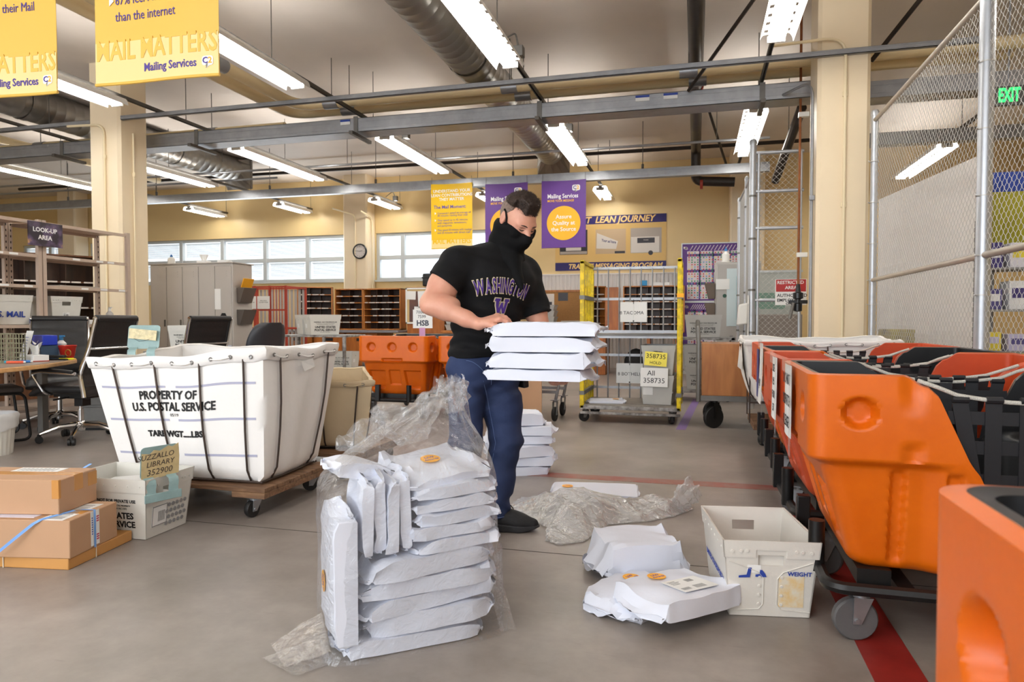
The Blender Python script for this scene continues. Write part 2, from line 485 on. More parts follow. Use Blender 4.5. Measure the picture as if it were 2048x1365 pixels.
# concrete columns and the pilasters of the far wall
def column(name, x0, x1, y0, y1, ch=0.035):
    p = [(x0 + ch, y0), (x1 - ch, y0), (x1, y0 + ch), (x1, y1 - ch), (x1 - ch, y1), (x0 + ch, y1), (x0, y1 - ch), (x0, y0 + ch)]
    return struct(G().prism(p, 0, ZC).build(name, M['column'], smooth=0))
column('trim_6', -7.83, -7.33, 7.5, 8.0)
column('trim_7', 1.17, 1.66, 7.58, 8.08)
column('trim_8', -8.05, -7.43, 14.75, YB)
column('trim_9', 0.65, 1.3, 14.5, YB)
column('trim_10', -16.5, -15.9, 14.75, YB)
# fluted white panel along the far wall
M['fluted'] = mat('white_fluted_panel', srgb(226, 222, 218), 0.5)
g = G(); x = -3.35
pts = []
while x < 1.1:
    pts += [(x, YB - 0.012), (x + 0.02, YB - 0.03), (x + 0.05, YB - 0.03), (x + 0.07, YB - 0.012)]; x += 0.085
g.grid([[(a, b, 0.0) for a, b in pts], [(a, b, 2.04) for a, b in pts]])
g.bx(-3.35, 1.1, YB - 0.035, YB, 2.04, 2.07)
struct(g.build('trim_11', M['fluted'], smooth=0))
# electrical conduits on the columns
M['conduit_cream'] = mat('painted_conduit', srgb(236, 220, 184), 0.38)
def conduit(name, label, pts, r, m, clips=()):
    g = G(); g.tube(pts, r, 8)
    t = thing(name, label, 'conduit'); g.build('pipe_run', m, t)
    for c in clips:
        G().box(c, (0.05, 0.02, 0.05)).build('clip', m, t, bevel=0.004)
    return t
def bend(p, q, s, r, n=5):
    """rounded corner p-q-s"""
    p, q, s = map(Vector, (p, q, s)); a = (p - q).normalized() * r; b = (s - q).normalized() * r
    return [q + a * (1 - t) ** 2 + b * t ** 2 for t in [i / n for i in range(n + 1)]]
def route(*pts, r=0.15):
    out = [Vector(pts[0])]
    for i in range(1, len(pts) - 1): out += bend(pts[i - 1], pts[i], pts[i + 1], r)
    return out + [Vector(pts[-1])]
conduit('wall_conduit', 'cream conduit bending down the front face of the left column', route((-8.15, 7.48, 3.64), (-7.55, 7.475, 3.62), (-7.55, 7.475, 0.1)), 0.016, M['conduit_cream'], [(-7.55, 7.478, 3.2), (-7.55, 7.478, 2.2)])
conduit('wall_conduit', 'thin cream conduit down the side face of the left column', route((-7.315, 7.72, 3.55), (-7.315, 7.72, 0.1)), 0.012, M['conduit_cream'], [(-7.318, 7.72, 3.0)])
conduit('wall_conduit', 'cream conduit arching over onto the front face of the right column', route((0.72, 7.4, 3.78), (1.42, 7.555, 3.86), (1.42, 7.56, 0.1), r=0.2), 0.016, M['conduit_cream'], [(1.42, 7.563, 3.3), (1.42, 7.563, 2.2)])
conduit('wall_conduit', 'galvanised conduit running down the left edge of the right column', route((0.9, 8.3, 3.55), (1.14, 7.7, 3.5), (1.14, 7.66, 0.1), r=0.2), 0.016, M['galv'], [(1.14, 7.66, 2.3)])
conduit('wall_conduit', 'cream conduit on the far pilaster above the round clock', route((-7.9, 14.0, 3.55), (-7.72, 14.73, 3.5), (-7.72, 14.73, 1.4), r=0.15), 0.018, M['conduit_cream'])
conduit('wall_conduit', 'cream conduit beside the far pilaster corner right of the clock', route((-7.3, 14.2, 3.5), (-7.39, 14.95, 3.45), (-7.39, 14.95, 1.4), r=0.15), 0.018, M['conduit_cream'])
# ================================================================== overhead: lights, beams, ducts, pipes
def make_light(L, ntubes=2):
    root = thing('ceiling_light', 'x', 'ceiling light')
    h = L / 2; g = G()
    # reflector: channel in the middle, wings with rows of slots curving down at both sides
    prof = [(0.035, 0.075), (0.076, 0.083), (0.114, 0.079), (0.130, 0.062), (0.142, 0.036), (0.15, 0.0)]
    ys = []; y = -h
    step = 0.17; k = int(L / step)
    ys = [-h]
    for i in range(k):
        c = -h + (i + 0.5) * L / k; ys += [c - 0.036, c + 0.036]
    ys.append(h)
    for s in (1, -1):
        rows = [[(s * x, y, z) for x, z in prof] for y in ys]
        sk = lambda i, j: j == 1 and i % 2 == 1
        g.grid(rows, sk, flip=(s > 0))
        g.grid([[(p[0] - s * 0.0, p[1], p[2] + 0.004) for p in r] for r in rows], sk, flip=(s < 0))
    g.build('reflector', M['fixture'], root, smooth=60)
    c = G(); c.bx(-0.036, 0.036, -h, h, 0.03, 0.1); c.build('ballast_channel', M['fixture'], root, bevel=0.004)
    for y in (-h + 0.012, h - 0.012): G().bx(-0.08, 0.08, y - 0.012, y + 0.012, 0.0, 0.06).build('lamp_holder', M['fixture'], root, bevel=0.004)
    for s in (-1, 1):
        if L > 2:
            G().cyl((s * 0.058, -h + 0.02, 0.028), (s * 0.058, -0.02, 0.028), 0.016, 10).build('tube', M['tube'], root)
            G().cyl((s * 0.058, 0.02, 0.028), (s * 0.058, h - 0.02, 0.028), 0.016, 10).build('tube', M['tube'], root)
        else:
            G().cyl((s * 0.058, -h + 0.02, 0.028), (s * 0.058, h - 0.02, 0.028), 0.016, 10).build('tube', M['tube'], root)
    u = bpy.data.lights.new('added_uplight', 'AREA'); u.shape = 'RECTANGLE'; u.size = 0.16; u.size_y = L - 0.1  # added lamp facing up, lifts the ceiling brightness
    u.energy = ADDED_UPLIGHT * L / 2.44; u.color = (1.0, 0.965, 0.92)
    o = bpy.data.objects.new('added_uplight', u); COL.objects.link(o); o.parent = root; o.location = (0, 0, 0.104); o.rotation_euler = (PI, 0, 0)
    return root
ROWS = [-11.5, -9.1, -6.75, -4.3, -1.85, 0.7, 3.6]
row_name = {-11.5: 'the far-left row', -9.1: 'the row left of the left column', -6.75: 'the row passing the left column',
            -4.3: 'the row left of centre', -1.85: 'the row above the man', 0.7: 'the row by the right column', 3.6: 'the row inside the fenced cage'}
L8 = make_light(2.44); L4 = make_light(1.2)
used8 = used4 = False
LAMPS = {}
for x in ROWS:
    spans = []
    spans.append((-0.6, 2.44, 'overhead, nearest of')) if x in (-4.3, -1.85, 0.7) else None
    spans.append((5.68, 2.44, 'near long strip light of'))  # in the cage row, an unseen lamp added to brighten the cage
    spans.append((10.32, 2.44, 'middle long strip light of') if x != 3.6 else (12.9, 2.44, 'long strip light of'))
    if x not in (0.7, 3.6): spans.append((14.35, 1.2, 'far short strip light of'))
    for y, L, w in spans:
        lab = w + ' ' + row_name[x]
        if L > 2:
            o = L8 if not used8 else copy_tree(L8); used8 = True
        else:
            o = L4 if not used4 else copy_tree(L4); used4 = True
        o.location = (x, y, 3.62); o['label'] = lab.replace('overhead, nearest of', 'strip light overhead out of sight in') ; o['group'] = 'fluorescent strip lights'
# slotted struts carrying the light rows
def strut_run(name, label, x, y0, y1, z=3.735):
    t = thing(name, label, 'strut', group='slotted struts carrying the lights')
    g = G()
    w = 0.041
    g.bx(x - w / 2, x + w / 2, y0, y1, z + 0.037, z + 0.041)
    g.bx(x - w / 2, x - w / 2 + 0.003, y0, y1, z, z + 0.038).bx(x + w / 2 - 0.003, x + w / 2, y0, y1, z, z + 0.038)
    g.bx(x - w / 2, x - w / 2 + 0.010, y0, y1, z, z + 0.003).bx(x + w / 2 - 0.010, x + w / 2, y0, y1, z, z + 0.003)
    g.build('channel', M['strut'], t, smooth=0)
    r = []
    y = y0 + 0.35
    while y < y1:
        G().cyl((x, y, z + 0.04), (x, y, ZC), 0.0055, 6).build('hanger_rod', M['strut'], t); y += 2.35
    return t
for x in ROWS:
    strut_run('light_strut', 'slotted steel strut carrying the lights of ' + row_name[x], x, -1.0 if x > -5 else 3.0, 15.15 if x < 0.6 else 13.2)
# little grey ballast boxes on the struts
for x, y, lab in [(-1.85, 7.05, 'small grey junction box on the strut above the man, near the round duct'), (-4.3, 9.75, 'small grey junction box with a curled cable above the light left of centre'),
                  (-1.85, 10.0, 'small grey junction box beside the middle light of the row above the man'), (-9.1, 9.75, 'small grey junction box with a red lamp left of the left column'),
                  (-6.75, 14.75, 'small grey box on the far strut end above the shelves'), (-4.3, 14.75, 'small grey box at the end of the far strut left of the yellow banner')]:
    t = thing('junction_box', lab, 'junction box', (x + 0.05, y, 3.79))
    G().box((0, 0, 0.05), (0.1, 0.1, 0.11)).build('box_body', M['galv_dark'], t, bevel=0.006)
    G().tube(route((0, -0.04, 0.1), (0, -0.14, 0.19), (-0.02, -0.3, 0.1), (-0.04, -0.42, 0.02), r=0.06), 0.009, 6).build('cable', M['galv_dark'], t)
# cross beams (along X)
def beam(name, label, y, z0, z1, x0, x1, w=0.12):
    t = thing(name, label, 'beam')
    g = G(); g.bx(x0, x1, y - w / 2, y + w / 2, z1 - 0.006, z1); g.bx(x0, x1, y - w / 2, y - w / 2 + 0.006, z0, z1)
    g.bx(x0, x1, y + w / 2 - 0.006, y + w / 2, z0, z1); g.bx(x0, x1, y - w / 2, y + w / 2, z0, z0 + 0.006)
    for k in (0.25, 0.72): g.bx(x0, x1, y - w / 2 - 0.004, y - w / 2, z0 + (z1 - z0) * k, z0 + (z1 - z0) * k + 0.012)
    g.build('channel', M['galv'], t, smooth=0)
    return t
b1 = beam('ceiling_beam', 'wide galvanised raceway beam crossing above the man from the left column', 8.4, 3.5, 3.68, -14.5, 1.4, 0.3)
b2 = beam('ceiling_beam', 'pale grey raceway beam that the hanging banners are tied to', 12.1, 3.48, 3.63, -17, 1.15, 0.14)
for x in ROWS[:-1]:
    if x < 0.9:
        G().bx(x - 0.03, x + 0.03, 8.24, 8.245, 3.48, 3.70).build('hanger_clip', M['galv_dark'], b1)
        G().bx(x - 0.025, x + 0.025, 8.1, 8.65, 3.44, 3.48).build('strut_piece', M['strut'], b1)
for x in (-15.5, -13.2, -10.9, -8.2, -5.9, -3.2, -0.9):
    G().cyl((x, 12.1, 3.63), (x, 12.1, ZC), 0.006, 6).build('hanger_rod', M['strut'], b2)
    G().cyl((x, 12.1, 3.62), (x, 12.1, 3.72), 0.022, 8).build('hanger_nut', M['strut'], b2)
for x, w in ((-4.45, 0.07), (-0.62, 0.08), (-0.3, 0.08)):
    b = G().bx(x - w, x + w, 8.24, 8.248, 3.60, 3.665).build('rating_label', M['paper'], b1)
    G().bx(x - w, x + w, 8.236, 8.2405, 3.64, 3.665).build('label_band', M['blue_ink'], b)
beam('ceiling_strut', 'thin grey strut crossing from the left column to the right column', 7.55, 3.68, 3.735, -7.33, 2.6, 0.045)
beam('ceiling_strut', 'thin grey strut left of the left column above the hanging sorting sign', 7.55, 3.66, 3.715, -16, -7.83, 0.045)
def rodpipe(name, label, cat, pts, r, m, n=10, hangers=(), rings=()):
    t = thing(name, label, cat)
    G().tube(pts, r, n).build('pipe_run', m, t)
    for (x, y, z) in hangers:
        G().cyl((x, y, z + r * 0.5), (x, y, ZC), 0.006, 6).build('hanger_rod', M['strut'], t)
        G().lathe([(r * 1.08, -0.04), (r * 1.08, 0.04)], n, (0, 0, 0)).v
    for (c, ax, rr, L, mm) in rings:
        d = Vector(ax) * L / 2
        G().cyl(Vector(c) - d, Vector(c) + d, rr, 16).build('coupling', mm, t)
    return t
rodpipe('conduit_run', 'thin galvanised conduit high above the banners crossing the far ceiling', 'conduit', [(-15, 11.55, 3.9), (1.1, 11.55, 3.9)], 0.022, M['galv'], 8, [(-12, 11.55, 3.9), (-6.2, 11.55, 3.9), (-2.2, 11.55, 3.9), (0.3, 11.55, 3.9)])
rodpipe('conduit_run', 'thin grey conduit crossing the far ceiling beside a black pipe', 'conduit', [(-16, 11.9, 3.82), (-7.9, 11.9, 3.82)], 0.02, M['galv'], 8, [(-13, 11.9, 3.82)])
rodpipe('sprinkler_pipe', 'black sprinkler pipe crossing the far ceiling behind the beam', 'pipe', [(-16, 13.3, 4.24), (3.5, 13.3, 4.24)], 0.035, M['black_pipe'], 10, [(-10, 13.2, 4.24), (-5.2, 13.2, 4.24), (-1.6, 13.2, 4.24), (0.9, 13.2, 4.24)])
rodpipe('sprinkler_pipe', 'black pipe high up behind the large yellow banner', 'pipe', [(-8.9, 5.5, 4.39), (-3.05, 5.5, 4.39)], 0.03, M['black_pipe'], 10, [(-6, 5.5, 4.39), (-4, 5.5, 4.39)])
# round spiral ducts
def duct(label, x, y0, y1, z, r):
    t = thing('air_duct', label, 'air duct')
    rows = []; n = 28; y = y0; pr = []
    while y < y1:
        pr += [(y, r), (y + 0.135, r), (y + 0.142, r + 0.0025), (y + 0.152, r + 0.0025)]; y += 0.16
    pr.append((y1, r))
    rows = [[(x + q * math.cos(2 * PI * j / n), yy, z + q * math.sin(2 * PI * j / n)) for j in range(n)] for yy, q in pr]
    G().grid(rows, close_u=True, flip=True).build('spiral_tube', M['duct'], t, smooth=50)
    for yy in (y0 + 2.9, y0 + 5.9, y0 + 8.9):
        if yy < y1: G().grid([[(x + (r + 0.012) * math.cos(2 * PI * j / n), yy + e, z + (r + 0.012) * math.sin(2 * PI * j / n)) for j in range(n)] for e in (-0.05, 0.05)], close_u=True, flip=True).build('joint_band', M['duct'], t)
    # outlet: square diffuser mouth
    gg = G(); s = r * 1.25
    gg.grid([[(x + r * 0.98 * math.cos(2 * PI * j / 16), y1 + 0.0, z + r * 0.98 * math.sin(2 * PI * j / 16)) for j in range(16)],
             [(x + s * max(-1, min(1, 1.42 * math.cos(2 * PI * j / 16))), y1 + 0.3, z - 0.06 + s * max(-1, min(1, 1.42 * math.sin(2 * PI * j / 16)))) for j in range(16)]], close_u=True, flip=True)
    gg.build('outlet_hood', M['duct'], t, smooth=0)
    k = 0
    y = y0 + 1.2
    while y < y1:
        for sx in (-1, 1): G().cyl((x + sx * (r + 0.012), y, z), (x + sx * (r + 0.012), y, ZC), 0.006, 6).build('hanger_rod', M['strut'], t)
        y += 2.9
    return t
duct('large round spiral air duct running overhead above the man', -2.64, -1.0, 12.7, 4.195, 0.25)
duct('large round spiral air duct passing behind the left column', -9.4, 2.0, 12.5, 4.195, 0.25)
# cream rain-leader pipes in pairs
def pair(name, label, pts, clamps):
    t = thing(name, label, 'pipe')
    G().tube(pts, 0.068, 14).build('pipe_run', M['cream'], t)
    for c, ax in clamps:
        d = Vector(ax) * 0.1
        G().cyl(Vector(c) - d, Vector(c) + d, 0.076, 16).build('clamp', M['galv'], t)
        G().cyl(Vector(c), (c[0], c[1], ZC), 0.006, 6).build('hanger_rod', M['strut'], t)
    return t
yk = 8.15
pair('cream_pipe', 'upper cream pipe turning from the near ceiling and crossing above the man', route((-5.1, -0.5, 3.87), (-5.1, 8.16, 3.87), (3.2, 8.16, 3.87), r=0.3), [((-4.6, 8.16, 3.87), (1, 0, 0)), ((-2.2, 8.16, 3.87), (1, 0, 0)), ((-0.1, 8.16, 3.87), (1, 0, 0)), ((-5.1, 6.6, 3.87), (0, 1, 0))])
pair('cream_pipe', 'lower cream pipe running beside the upper cream pipe above the man', route((-5.36, -0.5, 3.86), (-5.36, 8.45, 3.86), (3.2, 8.45, 3.86), r=0.3), [((-4.5, 8.45, 3.86), (1, 0, 0)), ((-2.1, 8.45, 3.86), (1, 0, 0)), ((0.0, 8.45, 3.86), (1, 0, 0)), ((-5.36, 6.3, 3.86), (0, 1, 0))])
pair('cream_pipe', 'thinner cream pipe crossing behind the left column', [(-16, 8.95, 3.86), (-5.8, 8.95, 3.86)], [((-7.05, 8.95, 3.86), (1, 0, 0)), ((-10.3, 8.95, 3.86), (1, 0, 0))])
pair('cream_pipe', 'cream pipe running into the distance left of the left column', [(-11.2, 5.0, 4.05), (-11.2, 12.5, 4.05)], [])
# big black cast-iron drain
t = rodpipe('drain_pipe', 'thick black iron drain pipe running overhead and elbowing down by the far wall', 'pipe',
            route((-0.02, -1.0, 4.1), (-0.02, 12.9, 4.1), (-0.02, 12.95, 3.55), (0.65, 12.95, 3.5), r=0.12), 0.085, M['black_pipe'], 16, [(-0.02, 4.2, 4.1), (-0.02, 9.5, 4.1)],
            [((-0.02, 6.2, 4.1), (0, 1, 0), 0.105, 0.2, M['black_pipe']), ((-0.02, 5.75, 4.1), (0, 1, 0), 0.098, 0.06, M['black_pipe']), ((-0.02, 9.4, 4.1), (0, 1, 0), 0.1, 0.06, M['red_paint']),
             ((-0.02, 9.9, 4.1), (0, 1, 0), 0.105, 0.25, M['black_pipe']), ((0.08, 12.95, 3.5), (1, 0, 0), 0.1, 0.05, M['red_paint'])])
rodpipe('brace_rod', 'dark steel brace slanting up from the far wall beside the black drain', 'brace', [(0.18, 11.6, 4.4), (0.56, 13.2, 3.72)], 0.022, M['black_pipe'], 6)
rodpipe('brace_rod', 'dark steel brace slanting down to the strut near the right column', 'brace', [(-0.1, 8.2, 3.66), (0.9, 6.4, 4.42)], 0.02, M['black_pipe'], 6)
rodpipe('brace_rod', 'dark steel brace above the fence right of the right column', 'brace', [(1.75, 8.0, 3.75), (2.3, 7.2, 4.42)], 0.025, M['black_pipe'], 6)
rodpipe('sprinkler_pipe', 'black pipe with a red joint slanting behind the cage gate', 'pipe', [(1.27, 9.4, 3.72), (1.12, 10.9, 3.1)], 0.06, M['black_pipe'], 10, [(1.2, 10.1, 3.42)])
# beams continuing right of the column over the cage
beam('ceiling_beam', 'grey raceway beam continuing right of the right column over the cage', 8.6, 3.5, 3.68, 1.7, 6.0, 0.3)
beam('ceiling_beam', 'dark beam crossing over the fenced cage', 10.6, 3.45, 3.62, 1.7, 6.0, 0.14)
# ================================================================== kinds of things that repeat
M['tub'] = mat('white_corrugated_plastic', srgb(226, 224, 216), 0.42, noise=(4, 0.10), bump=(90, 0.06))
M['tub_dirty'] = mat('scuffed_corrugated_plastic', srgb(226, 222, 214), 0.45, noise=(5, 0.14, 0.7), bump=(70, 0.08))
M['tub_grey'] = mat('grey_corrugated_plastic', srgb(196, 196, 192), 0.45, noise=(4, 0.12))
M['barcode_grey'] = mat('printed_grey', srgb(150, 150, 150), 0.6)
M['wheel_face'] = mat('grey_wheel_face', srgb(172, 172, 184), 0.4)

def caster(parent, loc, rz, r=0.06, w=0.032, tyre=None, hub=None, fork=None, name='caster'):
    g = G(); ht = loc[2] if len(loc) > 2 else 2 * r + 0.02
    Mx = Matrix.Translation((loc[0], loc[1], 0)) @ Matrix.Rotation(rz, 4, 'Z'); g.T = Mx
    off = -0.02 if r > 0.04 else -0.01
    g.bx(-0.045, 0.045, -0.04, 0.04, ht - 0.006, ht).cyl((0, 0, ht - 0.024), (0, 0, ht - 0.004), 0.026, 14)
    for s in (-1, 1):
        y = s * (w / 2 + 0.006)
        g.prism([(-0.03, ht - 0.02), (0.03, ht - 0.02), (off + 0.013, r - 0.012), (off - 0.013, r - 0.012)], y - 0.002, y + 0.002,
                Matrix(((1, 0, 0), (0, 0, 1), (0, 1, 0))).to_4x4())
    g.cyl((off, -w / 2 - 0.014, r), (off, w / 2 + 0.014, r), 0.008, 8)
    c = g.build(name, fork or M['galv'], parent, bevel=0.0)
    k = G(); k.T = Mx; rot = Matrix.Rotation(R(90), 3, 'X')
    k.lathe([(r * 0.72, -w / 2), (r * 0.93, -w / 2), (r, -w / 2 + 0.006), (r, w / 2 - 0.006), (r * 0.93, w / 2), (r * 0.72, w / 2)], 24, (off, 0, r), rot)
    k.mi = 1; k.lathe([(0.004, -w / 2 + 0.006), (r * 0.2, -w / 2 + 0.001), (r * 0.26, -w / 2 + 0.007), (r * 0.66, -w / 2 + 0.008), (r * 0.72, -w / 2 + 0.001)], 24, (off, 0, r), rot)
    k.lathe([(r * 0.72, w / 2 - 0.001), (r * 0.66, w / 2 - 0.008), (r * 0.26, w / 2 - 0.007), (r * 0.2, w / 2 - 0.001), (0.004, w / 2 - 0.006)], 24, (off, 0, r), rot)
    k.build('wheel', [tyre or M['black_rubber'], hub or M['black_rubber']], c)
    return c

def make_tub(label, m, L=0.46, W=0.335, H=0.29, tp=0.028, words='side', group=None, holes=True, band=True):
    """corrugated mail tub: short ends face +-Y, long sides face +-X"""
    root = thing('mail_tub', label, 'plastic tub', group=group)
    a, b = W / 2, L / 2; A, B = a - tp, b - tp; t = 0.005; g = G()
    ring = lambda x, y, z: [Vector((-x, -y, z)), Vector((x, -y, z)), Vector((x, y, z)), Vector((-x, y, z))]
    lo, hi = ring(A, B, 0.002), ring(a, b, H)
    for i in (0, 2):
        j = (i + 1) % 4
        if holes: g.wallhole(lo[i], lo[j], hi[j], hi[i], t, (0.36, 0.64, 0.68, 0.82))
        else: g.wallhole(lo[i], lo[j], hi[j], hi[i], t, (0.47, 0.53, 0.72, 0.78))
    for i in (1, 3):
        j = (i + 1) % 4
        n = Vector((1 if i == 1 else -1, 0, 0)) * t
        g.hexa([lo[i], lo[j], lo[j] - n, lo[i] - n] if True else None, [hi[i], hi[j], hi[j] - n, hi[i] - n])
    g.bx(-A, A, -B, B, 0.002, 0.008)
    g.build('body', m, root, smooth=0)
    if band:
        r = G(); z0 = H - 0.062
        f = lambda z: (A + (a - A) * z / H + 0.004, B + (b - B) * z / H + 0.004)
        x0, y0 = f(z0); x1, y1 = f(H)
        q0, q1 = ring(x0, y0, z0), ring(x1, y1, H + 0.003)
        for i in range(4):
            j = (i + 1) % 4
            if i in (0, 2) and holes:
                for u0, u1, zz in ((0, 0.34, 0), (0.66, 1, 0)):
                    P0, P1 = q0[i].lerp(q0[j], u0), q0[i].lerp(q0[j], u1); T0, T1 = q1[i].lerp(q1[j], u0), q1[i].lerp(q1[j], u1)
                    n = Vector((0, -0.004 if i == 0 else 0.004, 0))
                    g2 = [P0 - n, P1 - n, P1, P0]; r.hexa([P0, P1, P1 - n, P0 - n], [T0, T1, T1 - n, T0 - n])
                u0, u1 = 0.34, 0.66
                P0, P1 = q0[i].lerp(q0[j], u0).lerp(q1[i].lerp(q1[j], u0), 0.45), q0[i].lerp(q0[j], u1).lerp(q1[i].lerp(q1[j], u1), 0.45)
                T0, T1 = q1[i].lerp(q1[j], u0), q1[i].lerp(q1[j], u1); n = Vector((0, -0.004 if i == 0 else 0.004, 0))
                r.hexa([P0, P1, P1 - n, P0 - n], [T0, T1, T1 - n, T0 - n])
            else:
                n = Vector((0.004 if i == 1 else -0.004, 0, 0)) if i in (1, 3) else Vector((0, -0.004 if i == 0 else 0.004, 0))
                r.hexa([q0[i], q0[j], q0[j] - n, q0[i] - n], [q1[i], q1[j], q1[j] - n, q1[i] - n])
        for i in (0, 2):   # rivets of the folded corners
            s = -1 if i == 0 else 1
            for k in (-0.8, -0.62, -0.5, 0.5, 0.62, 0.8):
                zz = H - 0.03; yy = f(zz)[1]
                r.cyl((k * x1, s * (yy - 0.001), zz - 0.01 * abs(k)), (k * x1, s * (yy + 0.003), zz - 0.01 * abs(k)), 0.006, 8)
        for s in (-1, 1):
            for k in range(7):
                zz = H - 0.03; xx = f(zz)[0]
                r.cyl((s * (xx - 0.001), (-0.84 + 0.28 * k) * y1, zz), (s * (xx + 0.003), (-0.84 + 0.28 * k) * y1, zz), 0.005, 8)
        r.build('rim_band', m, root, smooth=30)
    if words:
        g = G(); sl = tp / H
        for s in (-1, 1):
            lines = [('WARNING - NOT FOR PRIVATE USE', 0.021, 0, 0.185, {'bold': 0.0006}), ('MAXIMUM PENALTY FOR MISUSE OF POSTAL PROPERTY', 0.011, 0, 0.163),
                     ('$1,000 FINE AND IMPRISONMENT (18 USC 1707)', 0.011, 0, 0.148), ('UNITED STATES', 0.042, 0, 0.112, {'bold': 0.0014}),
                     ('POSTAL SERVICE', 0.042, 0, 0.07, {'bold': 0.0014}), ('FLAT MAIL TRAY ONLY', 0.014, 0, 0.04)]
            Mx = frame((s * (A + 0.0008), 0, 0), (0, s, 0), (s * sl, 0, 1))
            for ln in lines:
                kw = ln[4] if len(ln) > 4 else {}
                vs, fs = text_mesh(ln[0], ln[1], **kw)
                g.add([Mx @ Vector((p[0] + ln[2], p[1] + ln[3], p[2])) for p in vs], fs)
        g.build('lettering', M['ink'], root, smooth=0)
    return root
def tub_label(root, y_sign, x, z, w, h, L=0.46, tp=0.028, H=0.29, bar=True, name='address_label'):
    Bx = L / 2 - tp; sl = tp / H
    Mx = frame((x, y_sign * (Bx + 0.0012 + sl * z), z), (-y_sign, 0, 0), (0, y_sign * sl, 1))
    b = board(root, name, M['paper'], Mx, w, h, 0.001)
    if bar:
        g = G(); g.T = Mx; n = 22; random.seed(4)
        for k in range(n):
            ww = random.choice((0.15, 0.3, 0.5)) * w * 0.8 / n
            xx = -0.4 * w + 0.8 * w * k / n
            g.bx(xx, xx + ww * 1.6, -0.22 * h, 0.12 * h, 0, 0.0004)
        g.bx(-0.4 * w, 0.1 * w, 0.36 * h, 0.39 * h, 0, 0.0004).bx(-0.4 * w, -0.05 * w, 0.27 * h, 0.3 * h, 0, 0.0004).bx(-0.4 * w, -0.2 * w, -0.42 * h, -0.36 * h, 0, 0.0004).bx(0.1 * w, 0.4 * w, -0.42 * h, -0.36 * h, 0, 0.0004)
        g.build('barcode', M['ink'], b, smooth=0)
    return b

# ---------------------------------------------------------------- orange moulded hampers on steel frames
def plastic(name, c1, c2, rough=0.38):
    return mat(name, c1, rough, noise=(5, 0.2, 0.75), col2=c2, bump=(30, 0.05), rnoise=0.08)
M['orange'] = plastic('orange_moulded_plastic', srgb(220, 106, 4), srgb(196, 86, 4))
M['orange_red'] = plastic('faded_red_orange_plastic', srgb(206, 84, 40), srgb(176, 64, 32), 0.5)
M['liner'] = mat('black_moulded_plastic', srgb(34, 34, 36), 0.34, noise=(9, 0.3))
M['webbing'] = mat('black_webbing', srgb(24, 24, 28), 0.5)
M['cord'] = mat('white_bungee_cord', srgb(214, 210, 200), 0.6, noise=(420, 0.5, 0.3))
CL, CW, CH, CZ0 = 1.22, 0.80, 0.875, 0.235
def cart_top(x):
    d = min(x, CL - x)
    if d < 0.27: return CH
    if d < 0.34: return CH - 0.035 * (0.5 - 0.5 * math.cos(PI * (d - 0.27) / 0.07))
    if d < 0.37: return CH - 0.035 - (d - 0.34) * 1.0
    if d < 0.50: return CH - 0.065 - (d - 0.37) * 2.3
    return CH - 0.065 - 0.13 * 2.3
def smooth(a, b, x):
    t = max(0.0, min(1.0, (x - a) / (b - a))); return t * t * (3 - 2 * t)
